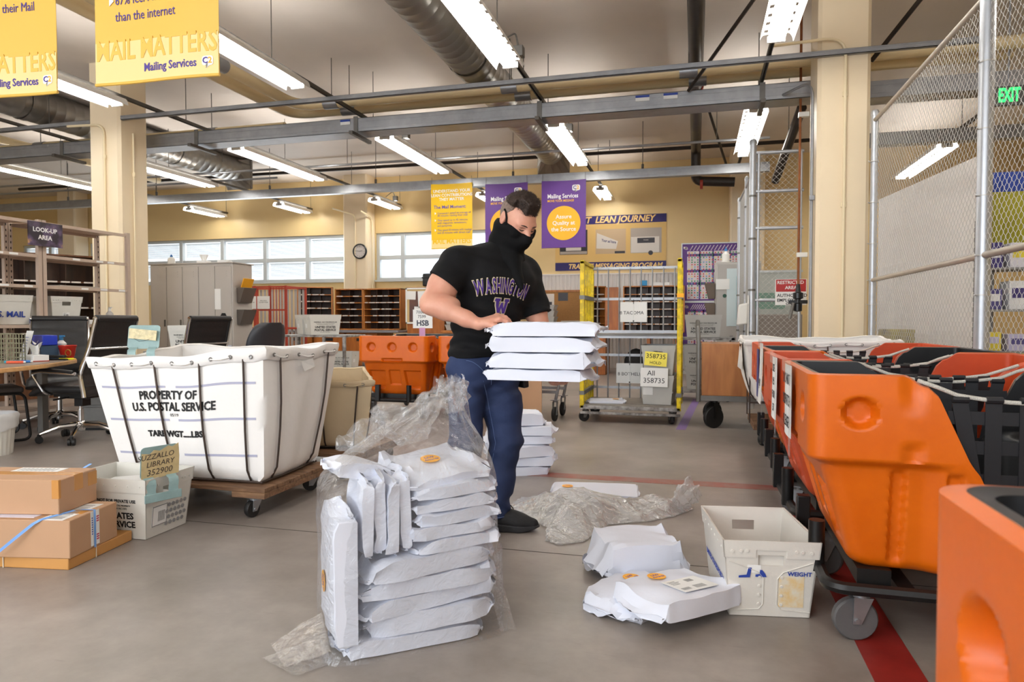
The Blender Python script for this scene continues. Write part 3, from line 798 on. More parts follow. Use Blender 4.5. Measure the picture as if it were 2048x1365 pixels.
def cart_shell(inset, z0):
    """rings of the moulded body; inset moves everything inwards"""
    rows = []; cols = []
    nE, nL, nC = 110, 160, 7; rc = 0.055
    for k in range(nE + 1): cols.append(('e0', 1 - 2 * k / nE))                    # x = 0 end, from +y to -y
    U = [k / nL for k in range(nL + 1)]; U = [u + 0.045 * math.sin(4 * PI * u) * 1.4 for u in U]
    for k in range(1, nC): cols.append(('c0', k / nC))
    for k in range(nL + 1): cols.append(('s-', U[k]))
    for k in range(1, nC): cols.append(('c1', k / nC))
    for k in range(nE + 1): cols.append(('e1', -1 + 2 * k / nE))
    for k in range(1, nC): cols.append(('c2', k / nC))
    for k in range(nL + 1): cols.append(('s+', U[nL - k]))
    for k in range(1, nC): cols.append(('c3', k / nC))
    def pos(col, z):
        zb = 0.61
        if z >= zb: ex, ey = 0.0, 0.0
        else:
            k = smooth(zb, zb - 0.03, z) * 0.035
            u = (zb - z) / (zb - CZ0); ex = k + 0.11 * u; ey = k + 0.05 * u
        # rounded underside
        if z < CZ0 + 0.05: q = 1 - math.sqrt(max(0, 1 - ((CZ0 + 0.05 - z) / 0.05) ** 2)); ex += 0.05 * q; ey += 0.05 * q
        ex += inset; ey += inset
        x0, x1, y0, y1 = ex, CL - ex, -CW / 2 + ey, CW / 2 - ey; r = max(0.012, rc - inset * 0.6)
        kind, u = col
        dep = 0.0
        if kind in ('e0', 'e1'):
            y = u * ((y1 - y0) / 2 - r)
            if inset == 0:
                for cy in (-0.24, 0, 0.24):
                    dd = math.hypot(y - cy, z - 0.757); dep += 0.035 * (1 - smooth(0.034, 0.055, dd))
                for cy in (-0.205, 0.205):
                    wv = 0.085 - 0.10 * (0.5 - z)
                    dep += 0.035 * (1 - smooth(wv, wv + 0.016, abs(y - cy))) * smooth(0.30, 0.33, z) * (1 - smooth(0.495, 0.51, z))
                dep += 0.02 * (1 - smooth(0.055, 0.07, abs(y))) * smooth(0.34, 0.36, z) * (1 - smooth(0.50, 0.515, z)) 
                if z > 0.6: dep += 0.03 * (1 - smooth(0.10, 0.125, abs(y))) * (1 - smooth(0.625, 0.645, z))
                for cy in (-0.33, 0.33): dep += 0.012 * (1 - smooth(0.008, 0.016, abs(y - cy))) * (1 - smooth(0.55, 0.57, z))
            return Vector((x0 + dep if kind == 'e0' else x1 - dep, y, z))
        if kind in ('s-', 's+'):
            x = x0 + r + u * (x1 - x0 - 2 * r); dd_ = min(x, CL - x)
            if z < zb: fade = smooth(0.33, 0.43, dd_) * smooth(zb, zb - 0.03, z) * 0.035; y0 -= fade; y1 += fade
            if inset == 0:
                for cx in (0.15, CL - 0.15):
                    dd = math.hypot(x - cx, z - 0.757); dep += 0.035 * (1 - smooth(0.034, 0.055, dd))
                for cx in (0.27, 0.42, CL - 0.42, CL - 0.27): dep += 0.018 * (1 - smooth(0.012, 0.026, abs(x - cx))) * (1 - smooth(0.56, 0.585, z)) * smooth(0.25, 0.29, z)
                for cx in (0.30, CL - 0.30):
                    dep += 0.014 * (1 - smooth(0.0, 0.045, abs(x - cx))) * (1 - smooth(0.64, 0.68, z)) * smooth(0.6, 0.61, z)
                    dep += 0.016 * (1 - smooth(0.0, 0.05, abs(x - cx))) * smooth(0.74, 0.84, z)
            return Vector((x, (y0 + dep) if kind == 's-' else (y1 - dep), z))
        cx, cy, a0 = {'c0': (x0 + r, y0 + r, 180), 'c1': (x1 - r, y0 + r, 270), 'c2': (x1 - r, y1 - r, 0), 'c3': (x0 + r, y1 - r, 90)}[kind]
        a = R(a0 + 90 * u)
        return Vector((cx + r * math.cos(a), cy + r * math.sin(a), z))
    def ztop(col):
        if col[0] in ('s-', 's+'):
            x = 0.06 + col[1] * (CL - 0.12); return cart_top(x)
        return CH
    nA, nB = 44, 56
    cz = [ztop(c) for c in cols]
    for i in range(nA + nB + 1):
        row = []
        for c, zt in zip(cols, cz):
            mid = min(0.612, zt - 0.05)
            z = z0 + (mid - z0) * (i / nA) ** 0.9 if i <= nA else mid + (zt - mid) * (i - nA) / nB
            row.append(pos(c, z))
        rows.append(row)
    return rows
CART_OUT = cart_shell(0.0, CZ0); CART_IN = cart_shell(0.042, CZ0 + 0.03)
def make_cart(label, shell, liner, group='orange postal carts', webbing=True):
    root = thing('postal_cart', label, 'mail cart', group=group)
    n = len(CART_OUT[0]); g = G()
    g.grid(CART_OUT, close_u=True)
    g.add(CART_OUT[0], [tuple(range(n))])
    g.grid([CART_OUT[-1], [p.lerp(q, 0.5) + Vector((0, 0, 0.004)) for p, q in zip(CART_OUT[-1], CART_IN[-1])]], close_u=True)
    g.build('shell', shell, root, smooth=40)
    l = G(); l.grid(CART_IN, close_u=True, flip=True); l.add(CART_IN[0], [tuple(range(n))])
    l.grid([[p.lerp(q, 0.5) + Vector((0, 0, 0.004)) for p, q in zip(CART_OUT[-1], CART_IN[-1])], CART_IN[-1]], close_u=True)
    l.build('liner', liner, root, smooth=50)
    f = G(); z = 0.185; y = 0.36
    loop = []
    for cx, cy, a in ((CL - 0.14, y - 0.06, 0), (0.13, y - 0.06, 90), (0.13, -y + 0.06, 180), (CL - 0.14, -y + 0.06, 270)):
        loop += [(cx + 0.06 * math.cos(R(a + 90 * k / 5)), cy + 0.06 * math.sin(R(a + 90 * k / 5)), z) for k in range(6)]
    f.tube(loop, 0.021, 8, closed=True)
    for x in (0.3, CL - 0.3): f.bar((x, -y, z), (x, y, z), 0.05, 0.03)
    f.bx(0.16, 0.26, -0.33, 0.33, z + 0.01, CZ0 + 0.01).bx(CL - 0.26, CL - 0.16, -0.33, 0.33, z + 0.01, CZ0 + 0.01)
    f.build('steel_frame', M['black_steel'], root, smooth=40)
    G().bar((0.06, 0.19, z - 0.01), (0.06, 0.19, z + 0.165), 0.05).build('square_post', M['black_steel'], root, bevel=0.004)
    p = G(); p.cyl((0.06, -0.17, z - 0.01), (0.06, -0.17, z + 0.165), 0.027, 14); p.build('round_post', M['black_steel'], root)
    for x, yy, rz in ((0.18, -0.3, 0.15), (0.18, 0.3, -0.4), (CL - 0.13, -0.3, 0.3), (CL - 0.13, 0.3, 0.1)):
        caster(root, (x, yy, 0.165), rz, 0.07, 0.034, M['tyre'], M['wheel_face'])
    for s in (-1, 1):
        y = s * (CW / 2 - 0.012)
        P = [Vector((0.31, y, CH - 0.012)), Vector((0.36, y + 0.005 * s, CH - 0.03))]
        for k in range(9): u = k / 8; P.append(Vector((0.42 + u * (CL - 0.84), y - s * 0.012, CH - 0.055 - 0.02 * math.sin(PI * u))))
        P += [Vector((CL - 0.36, y + 0.005 * s, CH - 0.03)), Vector((CL - 0.31, y, CH - 0.012))]
        G().tube(P, 0.0065, 8).build('bungee_cord', M['cord'], root)
        if webbing:
            w = G()
            def band(P0, P1, hw, ax):
                P0, P1 = Vector(P0), Vector(P1); ax = Vector(ax).normalized() * hw; t = Vector((0, 0.0012, 0))
                w.hexa([P0 - ax - t, P0 + ax - t, P0 + ax + t, P0 - ax + t], [P1 - ax - t, P1 + ax - t, P1 + ax + t, P1 - ax + t])
            for k, x in enumerate((0.43, 0.52, 0.61, 0.70, 0.79)):
                sl = 0.06 * (-1 if k == 0 else (1 if k == 4 else 0))
                yy = y - s * 0.016
                band((x - sl, yy, 0.44), (x, yy, CH - 0.075), 0.022, (1, 0, 0))
                w.cyl((x - 0.022, y - s * 0.012, CH - 0.068), (x + 0.022, y - s * 0.012, CH - 0.068), 0.011, 8)
            for zz in (0.56, 0.66, 0.75):
                for x0, x1 in ((0.40, 0.82),):
                    yy = y - s * 0.020; t = 0.0012
                    w.hexa([(x0, yy - t, zz - 0.02), (x1, yy - t, zz - 0.02), (x1, yy + t, zz - 0.02), (x0, yy + t, zz - 0.02)], [(x0, yy - t, zz + 0.02), (x1, yy - t, zz + 0.02), (x1, yy + t, zz + 0.02), (x0, yy + t, zz + 0.02)])
            w.build('webbing', M['webbing'], root, smooth=0)
    return root

# ---------------------------------------------------------------- canvas hampers on wooden dollies
M['canvas'] = mat('white_canvas', srgb(246, 243, 240), 0.75, noise=(3, 0.08, 0.8), bump=(18, 0.12, 0.02))
M['canvas_beige'] = mat('beige_canvas', srgb(214, 194, 160), 0.75, noise=(3, 0.15, 0.8), bump=(18, 0.12, 0.02))
M['rod_steel'] = mat('dark_steel_rod', srgb(74, 62, 56), 0.45, 0.6)
M['grommet'] = mat('steel_grommet', srgb(150, 148, 146), 0.35, 0.9)
M['stripe'] = mat('grey_woven_stripe', srgb(176, 176, 198), 0.75)
def make_hamper(label, bot, top, cm, zdeck, group=None, stripes=(), nside=24, rods=((4, 1.0), (2, 1.0)), wheels=0.06, deck=True, bulge=0.02, seed=1, lean=None):
    """bot/top: four corners (front-left, front-right, back-right, back-left) in world metres"""
    c0 = Vector((sum(p[0] for p in bot) / 4, sum(p[1] for p in bot) / 4, 0))
    root = thing('canvas_hamper', label, 'canvas hamper', c0, group=group)
    bot = [Vector(p) - c0 for p in bot]; top = [Vector(p) - c0 for p in top]
    rnd = random.Random(seed); ph = [rnd.uniform(0, 6.28) for _ in range(12)]
    def S(side, u, t, off=0.0):
        j = (side + 1) % 4
        b = bot[side].lerp(bot[j], u); a = top[side].lerp(top[j], u)
        p = b.lerp(a, t)
        d = (bot[j] - bot[side]).normalized(); n = Vector((d.y, -d.x, 0))
        e = math.sin(PI * u) ** 0.6
        amp = bulge * e * (math.sin(PI * min(1, t * 1.1)) + 0.25) + 0.006 * e * math.sin(9 * u + 4 * t + ph[side]) + 0.004 * e * math.sin(21 * u * (1 - 0.4 * t) + ph[side + 4])
        # rounded lower edge
        q = max(0.0, 1 - t / 0.07); amp -= 0.035 * q * q
        sag = -0.018 * math.sin(PI * u) ** 2 * t * t + 0.006 * t * t * math.sin(16 * u + ph[side + 8])
        return p + n * (amp + off) + Vector((0, 0, sag))
    nt = 18; g = G(); rows = []
    for i in range(nt + 1):
        t = i / nt; rows.append([S(sd, k / nside, t) for sd in range(4) for k in range(nside)])
    g.grid(rows, close_u=True)
    inner = [[p + (Vector((0, 0, p.z)) - p) * 0.012 for p in r] for r in rows]
    g.grid(inner, close_u=True, flip=True)
    N = 4 * nside
    g.add(inner[0], [tuple(range(N))]); g.add(rows[0], [tuple(reversed(range(N)))])
    g.build('canvas_bag', cm, root, smooth=60)
    hem = G(); hr = []
    for t, o in ((0.915, 0.006), (0.925, 0.014), (0.99, 0.017), (1.012, 0.008), (1.0, -0.012)):
        hr.append([S(sd, k / nside, t, o + 0.003 * math.sin(k * 2.1 + sd)) for sd in range(4) for k in range(nside)])
    hem.grid(hr, close_u=True); hem.build('hem', cm, root, smooth=60)
    for sd in range(4):
        L = (top[(sd + 1) % 4] - top[sd]).length; k = max(4, int(L / 0.11))
        for i in range(k):
            u = (i + 0.5) / k; p = S(sd, u, 0.955, 0.018); d = (top[(sd + 1) % 4] - top[sd]).normalized(); n = Vector((d.y, -d.x, 0)); up = Vector((0, 0, 1))
            G().tube([p + (d * math.cos(a) + up * math.sin(a)) * 0.009 for a in [2 * PI * q / 10 for q in range(10)]], 0.003, 6, closed=True).build('grommet', M['grommet'], root)
    for sd in range(4):
        L = (top[(sd + 1) % 4] - top[sd]).length; k = max(4, int(L / 0.11))
        for i in range(0, k - 1, 2):
            pts = [S(sd, (i + 0.5 + q) / k, 0.955 - 0.012 * math.sin(PI * q), 0.022 + 0.004 * math.sin(PI * q)) for q in (0, 0.25, 0.5, 0.75, 1.0)]
            G().tube(pts, 0.004, 6).build('lacing_cord', cm, root)
    for t in stripes:
        for u0, u1 in ((0.04, 0.44), (0.5, 0.96)):
            sg = G(); a = [S(0, u0 + (u1 - u0) * k / 16, t - 0.009, 0.0022) for k in range(17)]; b = [S(0, u0 + (u1 - u0) * k / 16, t + 0.009, 0.0022) for k in range(17)]
            sg.grid([a, b]); sg.build('stripe', M['stripe'], root)
    for sd in range(4):
        k = rods[0][0] if sd % 2 == 0 else rods[1][0]
        for i in range(k):
            u = (i + (0.25 if k < 3 else 0.6)) / (k - (0 if k > 2 else 0.5) + (0 if k < 3 else -0.4) * 0)
            u = min(0.985, u)
            pts = [S(sd, u, t, 0.012) for t in (0.94, 0.8, 0.6, 0.4, 0.22, 0.1)] + [S(sd, u, 0.0, 0.02) + Vector((0, 0, 0.008))]
            G().tube(pts, 0.0055, 8).build('frame_rod', M['rod_steel'], root)
    ring = [S(sd, k / 6, 0.0, 0.022) + Vector((0, 0, 0.006)) for sd in range(4) for k in range(6)]
    G().tube(ring, 0.006, 8, closed=True).build('base_ring', M['rod_steel'], root)
    if deck:
        xs = [p.x for p in bot]; ys = [p.y for p in bot]; x0, x1, y0, y1 = min(xs) - 0.03, max(xs) + 0.045, min(ys) - 0.035, max(ys) + 0.03
        z = zdeck; n = 6
        for i in range(n):
            a = y0 + (y1 - y0) * i / n
            G().bx(x0, x1, a + 0.004, a + (y1 - y0) / n - 0.004, z - 0.024, z).build('deck_board', M['pallet'], root, bevel=0.003)
        for x in (x0 + 0.10, x1 - 0.10):
            G().bx(x - 0.1, x + 0.1, y0, y1, z - 0.055, z - 0.024).build('deck_bearer', M['pallet'], root, bevel=0.003)
        for x in (x0 + 0.1, x1 - 0.1):
            for y in (y0 + 0.06, y1 - 0.06):
                caster(root, (x, y, z - 0.055), rnd.uniform(-0.6, 0.6) + 1.2, min(wheels, (z - 0.075) / 2), 0.03, M['black_rubber'], M['galv_dark'])
    return root, S

# ---------------------------------------------------------------- fence fabric, pipe posts
M['chain'] = mat('chain_link_wire', srgb(196, 194, 190), 0.4, 0.4)
M['post'] = mat('galvanised_post', srgb(196, 200, 206), 0.4, 0.65, noise=(12, 0.15))
M['rail'] = mat('galvanised_rail', srgb(190, 182, 172), 0.45, 0.6, noise=(12, 0.15))
def chain_mesh(x0, x1, z0, z1, sp, r):
    """zigzag wires in the plane y = 0"""
    g = G(); n = int((x1 - x0) / sp); m = int((z1 - z0) / sp)
    for i in range(n):
        pts = []
        for j in range(m + 1):
            k = (i + j) % 2
            e = 0.10 * sp
            xa = x0 + (i + (1 if k else 0)) * sp + (e if k else -e)
            pts.append((xa, (r * 0.9 if k else -r * 0.9), z0 + j * sp))
        g.tube(pts, r, 4, caps=False)
    return g
def round_pipe(parent, name, a, b, r, m, cap=False):
    g = G(); g.cyl(a, b, r, 14)
    if cap: g.lathe([(r * 1.12, 0), (r * 1.12, 0.03), (r * 0.8, 0.055), (0.001, 0.062)], 14, (b[0], b[1], b[2] - 0.015))
    return g.build(name, m, parent)
# ================================================================== far half of the room
# ---- hanging banners
def banner(name, label, m, cx, y, zt, w, h, rz=0.0, sag=0.01, group='hanging cloth banners', seed=1):
    t = thing(name, label, 'banner', (cx, y, zt), rz, group)
    rnd = random.Random(seed); a, b = rnd.uniform(0, 6), rnd.uniform(0, 6)
    def P(u, v, off=0.0):
        yy = sag * math.sin(2.2 * PI * u + a) * (0.4 + 0.6 * v) + 0.6 * sag * math.sin(3.1 * v + 4 * u + b)
        droop = -0.012 * math.sin(PI * u) * (1 - v)
        return Vector(((u - 0.5) * w, yy - off, -v * h + droop))
    g = G(); n = 40
    g.grid([[P(i / n, j / n) for i in range(n + 1)] for j in range(n + 1)], flip=True)
    g.grid([[P(i / n, j / n, -0.002) for i in range(n + 1)] for j in range(n + 1)])
    g.build('cloth', m, t, smooth=180)
    G().tube([P(i / 8, 1.0) + Vector((0, 0, 0.004)) for i in range(9)], 0.009, 8).build('bottom_hem', m, t)
    for u in (0.02, 0.98):
        p = P(u, 0); G().cyl(p + Vector((0, 0, -0.01)), p + Vector((0, 0, 0.12)), 0.003, 6).build('tie_cord', M['strut'], t)
    warp = lambda p: Vector((p.x, 0, p.y)) + Vector((0, P(p.x / w + 0.5, max(0, min(1, -p.y / h))).y - 0.0028 - p.z, 0))
    def put(lines, m, name='lettering'):
        return text(t, lines, m, Matrix.Identity(4), name, warp)
    def patch(poly, m, name, off=0.0025):
        poly = [(a[0] + (b[0] - a[0]) * q / 10, a[1] + (b[1] - a[1]) * q / 10) for a, b in zip(poly, poly[1:] + poly[:1]) for q in range(10)] if len(poly) < 8 else poly
        """flat print on the cloth: polygon in banner coordinates, cut fine"""
        xs = [p[0] for p in poly]; ys = [p[1] for p in poly]; cx0 = sum(xs) / len(xs); cy0 = sum(ys) / len(ys)
        g = G(); k = 10; rows = []
        for q in range(k + 1):
            f = q / k; rows.append([Vector((cx0 + (x - cx0) * max(f, 1e-4), cy0 + (y - cy0) * max(f, 1e-4), off)) for x, y in poly])
        g.grid([[warp(p) for p in r] for r in rows], close_u=True)
        return g.build(name, m, t, smooth=180)
    return t, put, patch
def circle(cx, cy, r, n=40): return [(cx + r * math.cos(2 * PI * k / n), cy + r * math.sin(2 * PI * k / n)) for k in range(n)]
def bubble(cx, cy, w, h):
    p = [(cx + x, cy + y) for x, y in rect_round(w, h, h * 0.28)]
    k = 3 * 5  # after the bottom-left corner points comes the tail
    tail = [(cx - w * 0.08, cy - h / 2), (cx - w * 0.16, cy - h * 0.82), (cx + w * 0.2, cy - h / 2)]
    return p[:k] + tail + p[k:]
t, put, patch = banner('hanging_banner', 'yellow banner with mail moment text, left of the two purple banners', M['yellow_deep'], -4.34, 12.0, 3.55, 0.80, 1.19, sag=0.008)
put([('UNDERSTAND YOUR', 0.075, 0, -0.14, {'bold': 0.0016}), ('LEAN CONTRIBUTIONS', 0.075, 0, -0.215, {'bold': 0.0016}), ('THEY MATTER', 0.075, 0, -0.29, {'bold': 0.0016})], M['white_print'])
put([('The Mail Moment:', 0.085, -0.35, -0.43, {'align': 'LEFT', 'bold': 0.0015})], M['purple_ink'])
put([('Consumers spend an average of', 0.05, -0.28, -0.54, {'align': 'LEFT'}), ('30 minutes reading their mail', 0.05, -0.28, -0.585, {'align': 'LEFT'}), ('They spend up to 45 minutes', 0.05, -0.28, -0.67, {'align': 'LEFT'}),
     ('with magazines, newsletters,', 0.05, -0.28, -0.72, {'align': 'LEFT'}), ('and pamphlets', 0.05, -0.28, -0.77, {'align': 'LEFT'}), ('They spend 30 minutes with catalogs', 0.05, -0.28, -0.85, {'align': 'LEFT', 'sx': 0.9}), ('and 25 minutes with direct mail', 0.05, -0.28, -0.9, {'align': 'LEFT'})], M['purple_ink'])
for z in (-0.54, -0.67, -0.85): patch([(-0.33, z + 0.025), (-0.30, z), (-0.33, z - 0.025)], M['white_print'], 'bullet')
patch([(-0.4, -1.03), (0.4, -1.03), (0.4, -1.18), (-0.4, -1.18)], M['pale_yellow'], 'bottom_band', 0.0005)
put([('MAIL MATTERS', 0.13, 0, -1.06, {'bold': 0.003, 'sx': 0.86, 'ext': 0.003})], M['yellow_deep'])
put([('Mailing Services', 0.045, 0.18, -1.145, {'bold': 0.001})], M['purple_ink'])
for cx, lab, sd, full in ((-3.30, 'purple banner with a gold circle, partly behind the man', 3, True), (-2.255, 'purple banner reading assure quality at the source, right of the man', 5, True)):
    t, put, patch = banner('hanging_banner', lab, M['purple'], cx, 12.0, 3.5, 0.79, 1.18, sag=0.007, seed=sd)
    patch(bubble(0.22, -0.14, 0.14, 0.1), M['white_print'], 'speech_bubble', 0.0008)
    put([('C', 0.085, 0.195, -0.14, {'bold': 0.002, 'ext': 0.004})], M['purple_ink']); put([('2', 0.085, 0.25, -0.14, {'bold': 0.002, 'ext': 0.004})], M['gold'])
    put([('Mailing Services', 0.105, -0.29, -0.28, {'align': 'LEFT', 'bold': 0.002, 'sx': 0.82})], M['white_print'])
    put([('MOVE YOUR MESSAGE', 0.055, -0.29, -0.36, {'align': 'LEFT', 'bold': 0.001, 'sx': 0.85})], M['gold'])
    patch(circle(0.0, -0.75, 0.30), M['gold'], 'gold_disc', 0.0008)
    put([('Assure', 0.1, 0, -0.64, {'bold': 0.0015, 'ext': 0.004}), ('Quality at', 0.1, 0, -0.75, {'bold': 0.0015, 'ext': 0.004}), ('the Source', 0.1, 0, -0.86, {'bold': 0.0015, 'ext': 0.004})], M['white_print'])
# near yellow banners, top left
for cx, lab, sd, near in ((-2.845, 'large yellow mail matters banner hanging near the top left, nearest the lights', 2, True), (-3.93, 'yellow mail matters banner cut by the left edge, beside the larger looking one', 7, False)):
    t, put, patch = banner('hanging_banner', lab, M['yellow'], cx, 3.17, 3.55, 0.78, 1.20, rz=R(2), sag=0.006, seed=sd)
    patch([(-0.388, -0.97), (0.388, -0.97), (0.388, -1.19), (-0.388, -1.19)], M['pale_yellow'], 'bottom_band', 0.0005)
    put([('MAIL MATTERS', 0.155, 0, -1.02, {'bold': 0.003, 'sx': 0.74, 'ext': 0.003})], M['yellow'])
    put([('Mailing Services', 0.062, 0.28 - 0.02, -1.125, {'align': 'RIGHT', 'bold': 0.001, 'sx': 0.85, 'ext': 0.003})], M['purple_ink'])
    patch(bubble(0.325, -1.12, 0.065, 0.05), M['white_print'], 'speech_bubble', 0.003)
    put([('C', 0.045, 0.312, -1.12, {'bold': 0.001, 'ext': 0.005})], M['purple_ink']); put([('2', 0.045, 0.34, -1.12, {'bold': 0.001, 'ext': 0.005})], M['gold'])
    if near:
        put([('of consumers sort', 0.075, -0.26, -0.55, {'align': 'LEFT'}), ('their Mail daily', 0.075, -0.26, -0.65, {'align': 'LEFT'}), ('67% feel Mail is more personal', 0.073, -0.26, -0.745, {'align': 'LEFT', 'sx': 0.78}), ('than the internet', 0.073, -0.26, -0.835, {'align': 'LEFT', 'sx': 0.78})], M['purple_ink'])
        patch([(-0.295, -0.72), (-0.265, -0.745), (-0.295, -0.772)], M['white_print'], 'bullet')
    else:
        put([('minutes with their Mail', 0.073, -0.02, -0.70, {'sx': 0.78, 'align': 'CENTER'})], M['purple_ink'])
# ---- wall poster
t = thing('wall_poster', 'wide tan and navy journey poster with three photographs on the far wall', 'poster', (-1.83, YB - 0.012, 2.735))
M['tan'] = mat('tan_poster', srgb(222, 186, 116), 0.5); M['navy'] = mat('navy_print', srgb(42, 34, 100), 0.5); M['tan_print'] = mat('tan_letter_print', srgb(250, 212, 140), 0.5)
PF = frame((0, 0, 0), (1, 0, 0), (0, 0, 1))
board(t, 'sheet', M['tan'], PF, 2.42, 1.19, 0.008)
def flat(parent, name, m, x, y, w, h, off=0.0015, base=PF):
    g = G(); g.T = base; g.box((x, y, off / 2), (w, h, off)); return g.build(name, m, parent, smooth=0)
flat(t, 'navy_band', M['navy'], 0, 0.505, 2.42, 0.18); flat(t, 'navy_band', M['navy'], 0, -0.505, 2.42, 0.18)
text(t, [('TRANSIT  LEAN JOURNEY', 0.19, -1.15, 0.50, {'align': 'LEFT', 'shear': 0.25, 'bold': 0.006, 'sx': 0.96, 'ext': 0.003})], M['tan_print'], PF)
text(t, [('TRANSIT MESSAGING PROGRAM', 0.15, -0.92, -0.51, {'align': 'LEFT', 'shear': 0.25, 'bold': 0.005, 'sx': 0.93, 'ext': 0.003})], M['tan_print'], PF)
M['photo_grey'] = mat('photograph_grey', srgb(176, 166, 156), 0.4); M['photo_dark'] = mat('photograph_dark', srgb(52, 50, 56), 0.4); M['photo_tan'] = mat('photograph_tan', srgb(198, 172, 138), 0.4); M['photo_light'] = mat('photograph_pale', srgb(226, 220, 212), 0.4)
for cx, w in ((-0.80, 0.62), (0.02, 0.66), (0.78, 0.66)):
    p = flat(t, 'photograph', [M['photo_dark'], M['photo_tan'], M['photo_grey']][[-0.80, 0.02, 0.78].index(cx)], cx, 0.03, w, 0.54)
    if cx < -0.5:
        flat(p, 'bus_window', M['photo_light'], cx, -0.12, 0.34, 0.07, 0.003); flat(p, 'road', M['photo_grey'], cx, -0.2, 0.6, 0.06, 0.0026)
    elif cx < 0.5:
        g = G(); g.T = PF; g.prism([(cx - 0.3, 0.22), (cx + 0.16, 0.03), (cx + 0.12, -0.14), (cx - 0.31, -0.12)], 0, 0.003); g.build('ad_panel', M['photo_light'], p, smooth=0)
        text(p, [('Your ad here', 0.085, 0, 0, {'bold': 0.002, 'sx': 0.7, 'ext': 0.004})], M['navy'], frame((cx - 0.04, 0, 0.03), (1, 0, -0.18), (0, 0, 1)))
        flat(p, 'window_dark', M['photo_dark'], cx + 0.2, -0.21, 0.22, 0.05, 0.003)
    else:
        flat(p, 'bus_side', M['photo_light'], cx - 0.02, -0.06, 0.60, 0.34, 0.0025); flat(p, 'ad_panel', M['photo_dark'], cx, 0.03, 0.37, 0.11, 0.004)
        text(p, [('transit', 0.04, cx, 0.04, {'ext': 0.005})], M['photo_light'], PF)
        g = G(); g.T = PF; g.prism(circle(cx + 0.1, -0.24, 0.05, 20), 0, 0.004); g.build('wheel', M['photo_dark'], p, smooth=0)
# ---- round clock
t = thing('wall_clock', 'round black rimmed clock on the far pilaster between the windows', 'clock', (-7.6, 14.745, 2.65))
MX = frame((0, 0, 0), (1, 0, 0), (0, 0, 1))
G().lathe([(0.155, 0.0), (0.18, 0.002), (0.18, 0.03), (0.165, 0.045), (0.15, 0.045), (0.148, 0.02)], 32, Mx=MX.to_3x3()).build('rim', M['black_plastic'], t)
M['clock_face'] = mat('clock_face', srgb(214, 206, 200), 0.3)
g = G(); g.T = MX; g.prism(circle(0, 0, 0.15, 32), 0.021, 0.024); g.build('face', M['clock_face'], t, smooth=0)
tx = [(str(k), 0.035, 0.118 * math.sin(R(30 * k)), 0.118 * math.cos(R(30 * k)), {'ext': 0.002}) for k in range(1, 13)]
text(t, tx, M['ink'], frame((0, -0.0245, 0), (1, 0, 0), (0, 0, 1)), 'numerals')
for a, L, w in ((R(80), 0.075, 0.009), (R(-82), 0.115, 0.006)):
    G().bar((0, -0.03, 0), (L * math.sin(a), -0.03, L * math.cos(a)), w, 0.003, up=(0, 1, 0)).build('hand', M['ink'], t, smooth=0)

# ---- pigeonhole cases
M['slot_label'] = mat('slot_label_strip', srgb(216, 206, 196), 0.6)
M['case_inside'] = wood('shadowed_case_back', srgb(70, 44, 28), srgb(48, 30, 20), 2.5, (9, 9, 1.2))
def pigeonholes(name, label, loc, rz, w, h, nc, nr, d=0.3, frame_m=None, back=None, group='wooden mail sorting cases'):
    t = thing(name, label, 'sorting case', loc, rz, group)
    fm = frame_m or M['oak']
    g = G(); th = 0.022
    g.bx(-w / 2, -w / 2 + th, 0, d, 0, h).bx(w / 2 - th, w / 2, 0, d, 0, h).bx(-w / 2, w / 2, 0, d, h - th, h).bx(-w / 2, w / 2, 0, d, 0, th)
    g.build('case', fm, t, smooth=0, bevel=0.002)
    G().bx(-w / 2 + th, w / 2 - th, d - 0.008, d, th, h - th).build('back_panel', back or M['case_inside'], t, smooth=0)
    for k in range(1, nr):
        z = th + (h - 2 * th) * k / nr
        s = G().bx(-w / 2 + th, w / 2 - th, 0.004, d - 0.01, z - 0.007, z + 0.007).build('shelf', fm, t, smooth=0)
        lb = G(); rnd = random.Random(k * 7 + nc); x = -w / 2 + th + 0.02
        while x < w / 2 - 0.14:
            ww = rnd.uniform(0.06, 0.17)
            if rnd.random() < 0.8: lb.bx(x, min(x + ww, w / 2 - th - 0.01), 0.001, 0.004, z - 0.009, z + 0.012)
            x += ww + rnd.uniform(0.01, 0.06)
        if lb.v: lb.build('label_strip', M['slot_label'], s, smooth=0)
    for k in range(1, nc):
        x = -w / 2 + th + (w - 2 * th) * k / nc
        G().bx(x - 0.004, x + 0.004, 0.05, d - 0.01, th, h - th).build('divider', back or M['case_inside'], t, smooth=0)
    return t
def at_px(x0, x1): return None
pigeonholes('sorting_case', 'wooden sorting case with slots, angled, nearest the red roll cage', (-7.72, 12.93, 0.84), R(24), 0.72, 0.90, 3, 6)
pigeonholes('sorting_case', 'wooden sorting case with slots, middle one left of the pinboard', (-7.04, 13.13, 0.84), R(6), 0.62, 0.86, 2, 6)
pigeonholes('sorting_case', 'wooden sorting case with slots directly left of the pinboard', (-6.30, 13.16, 0.84), R(0), 0.84, 0.86, 3, 6)
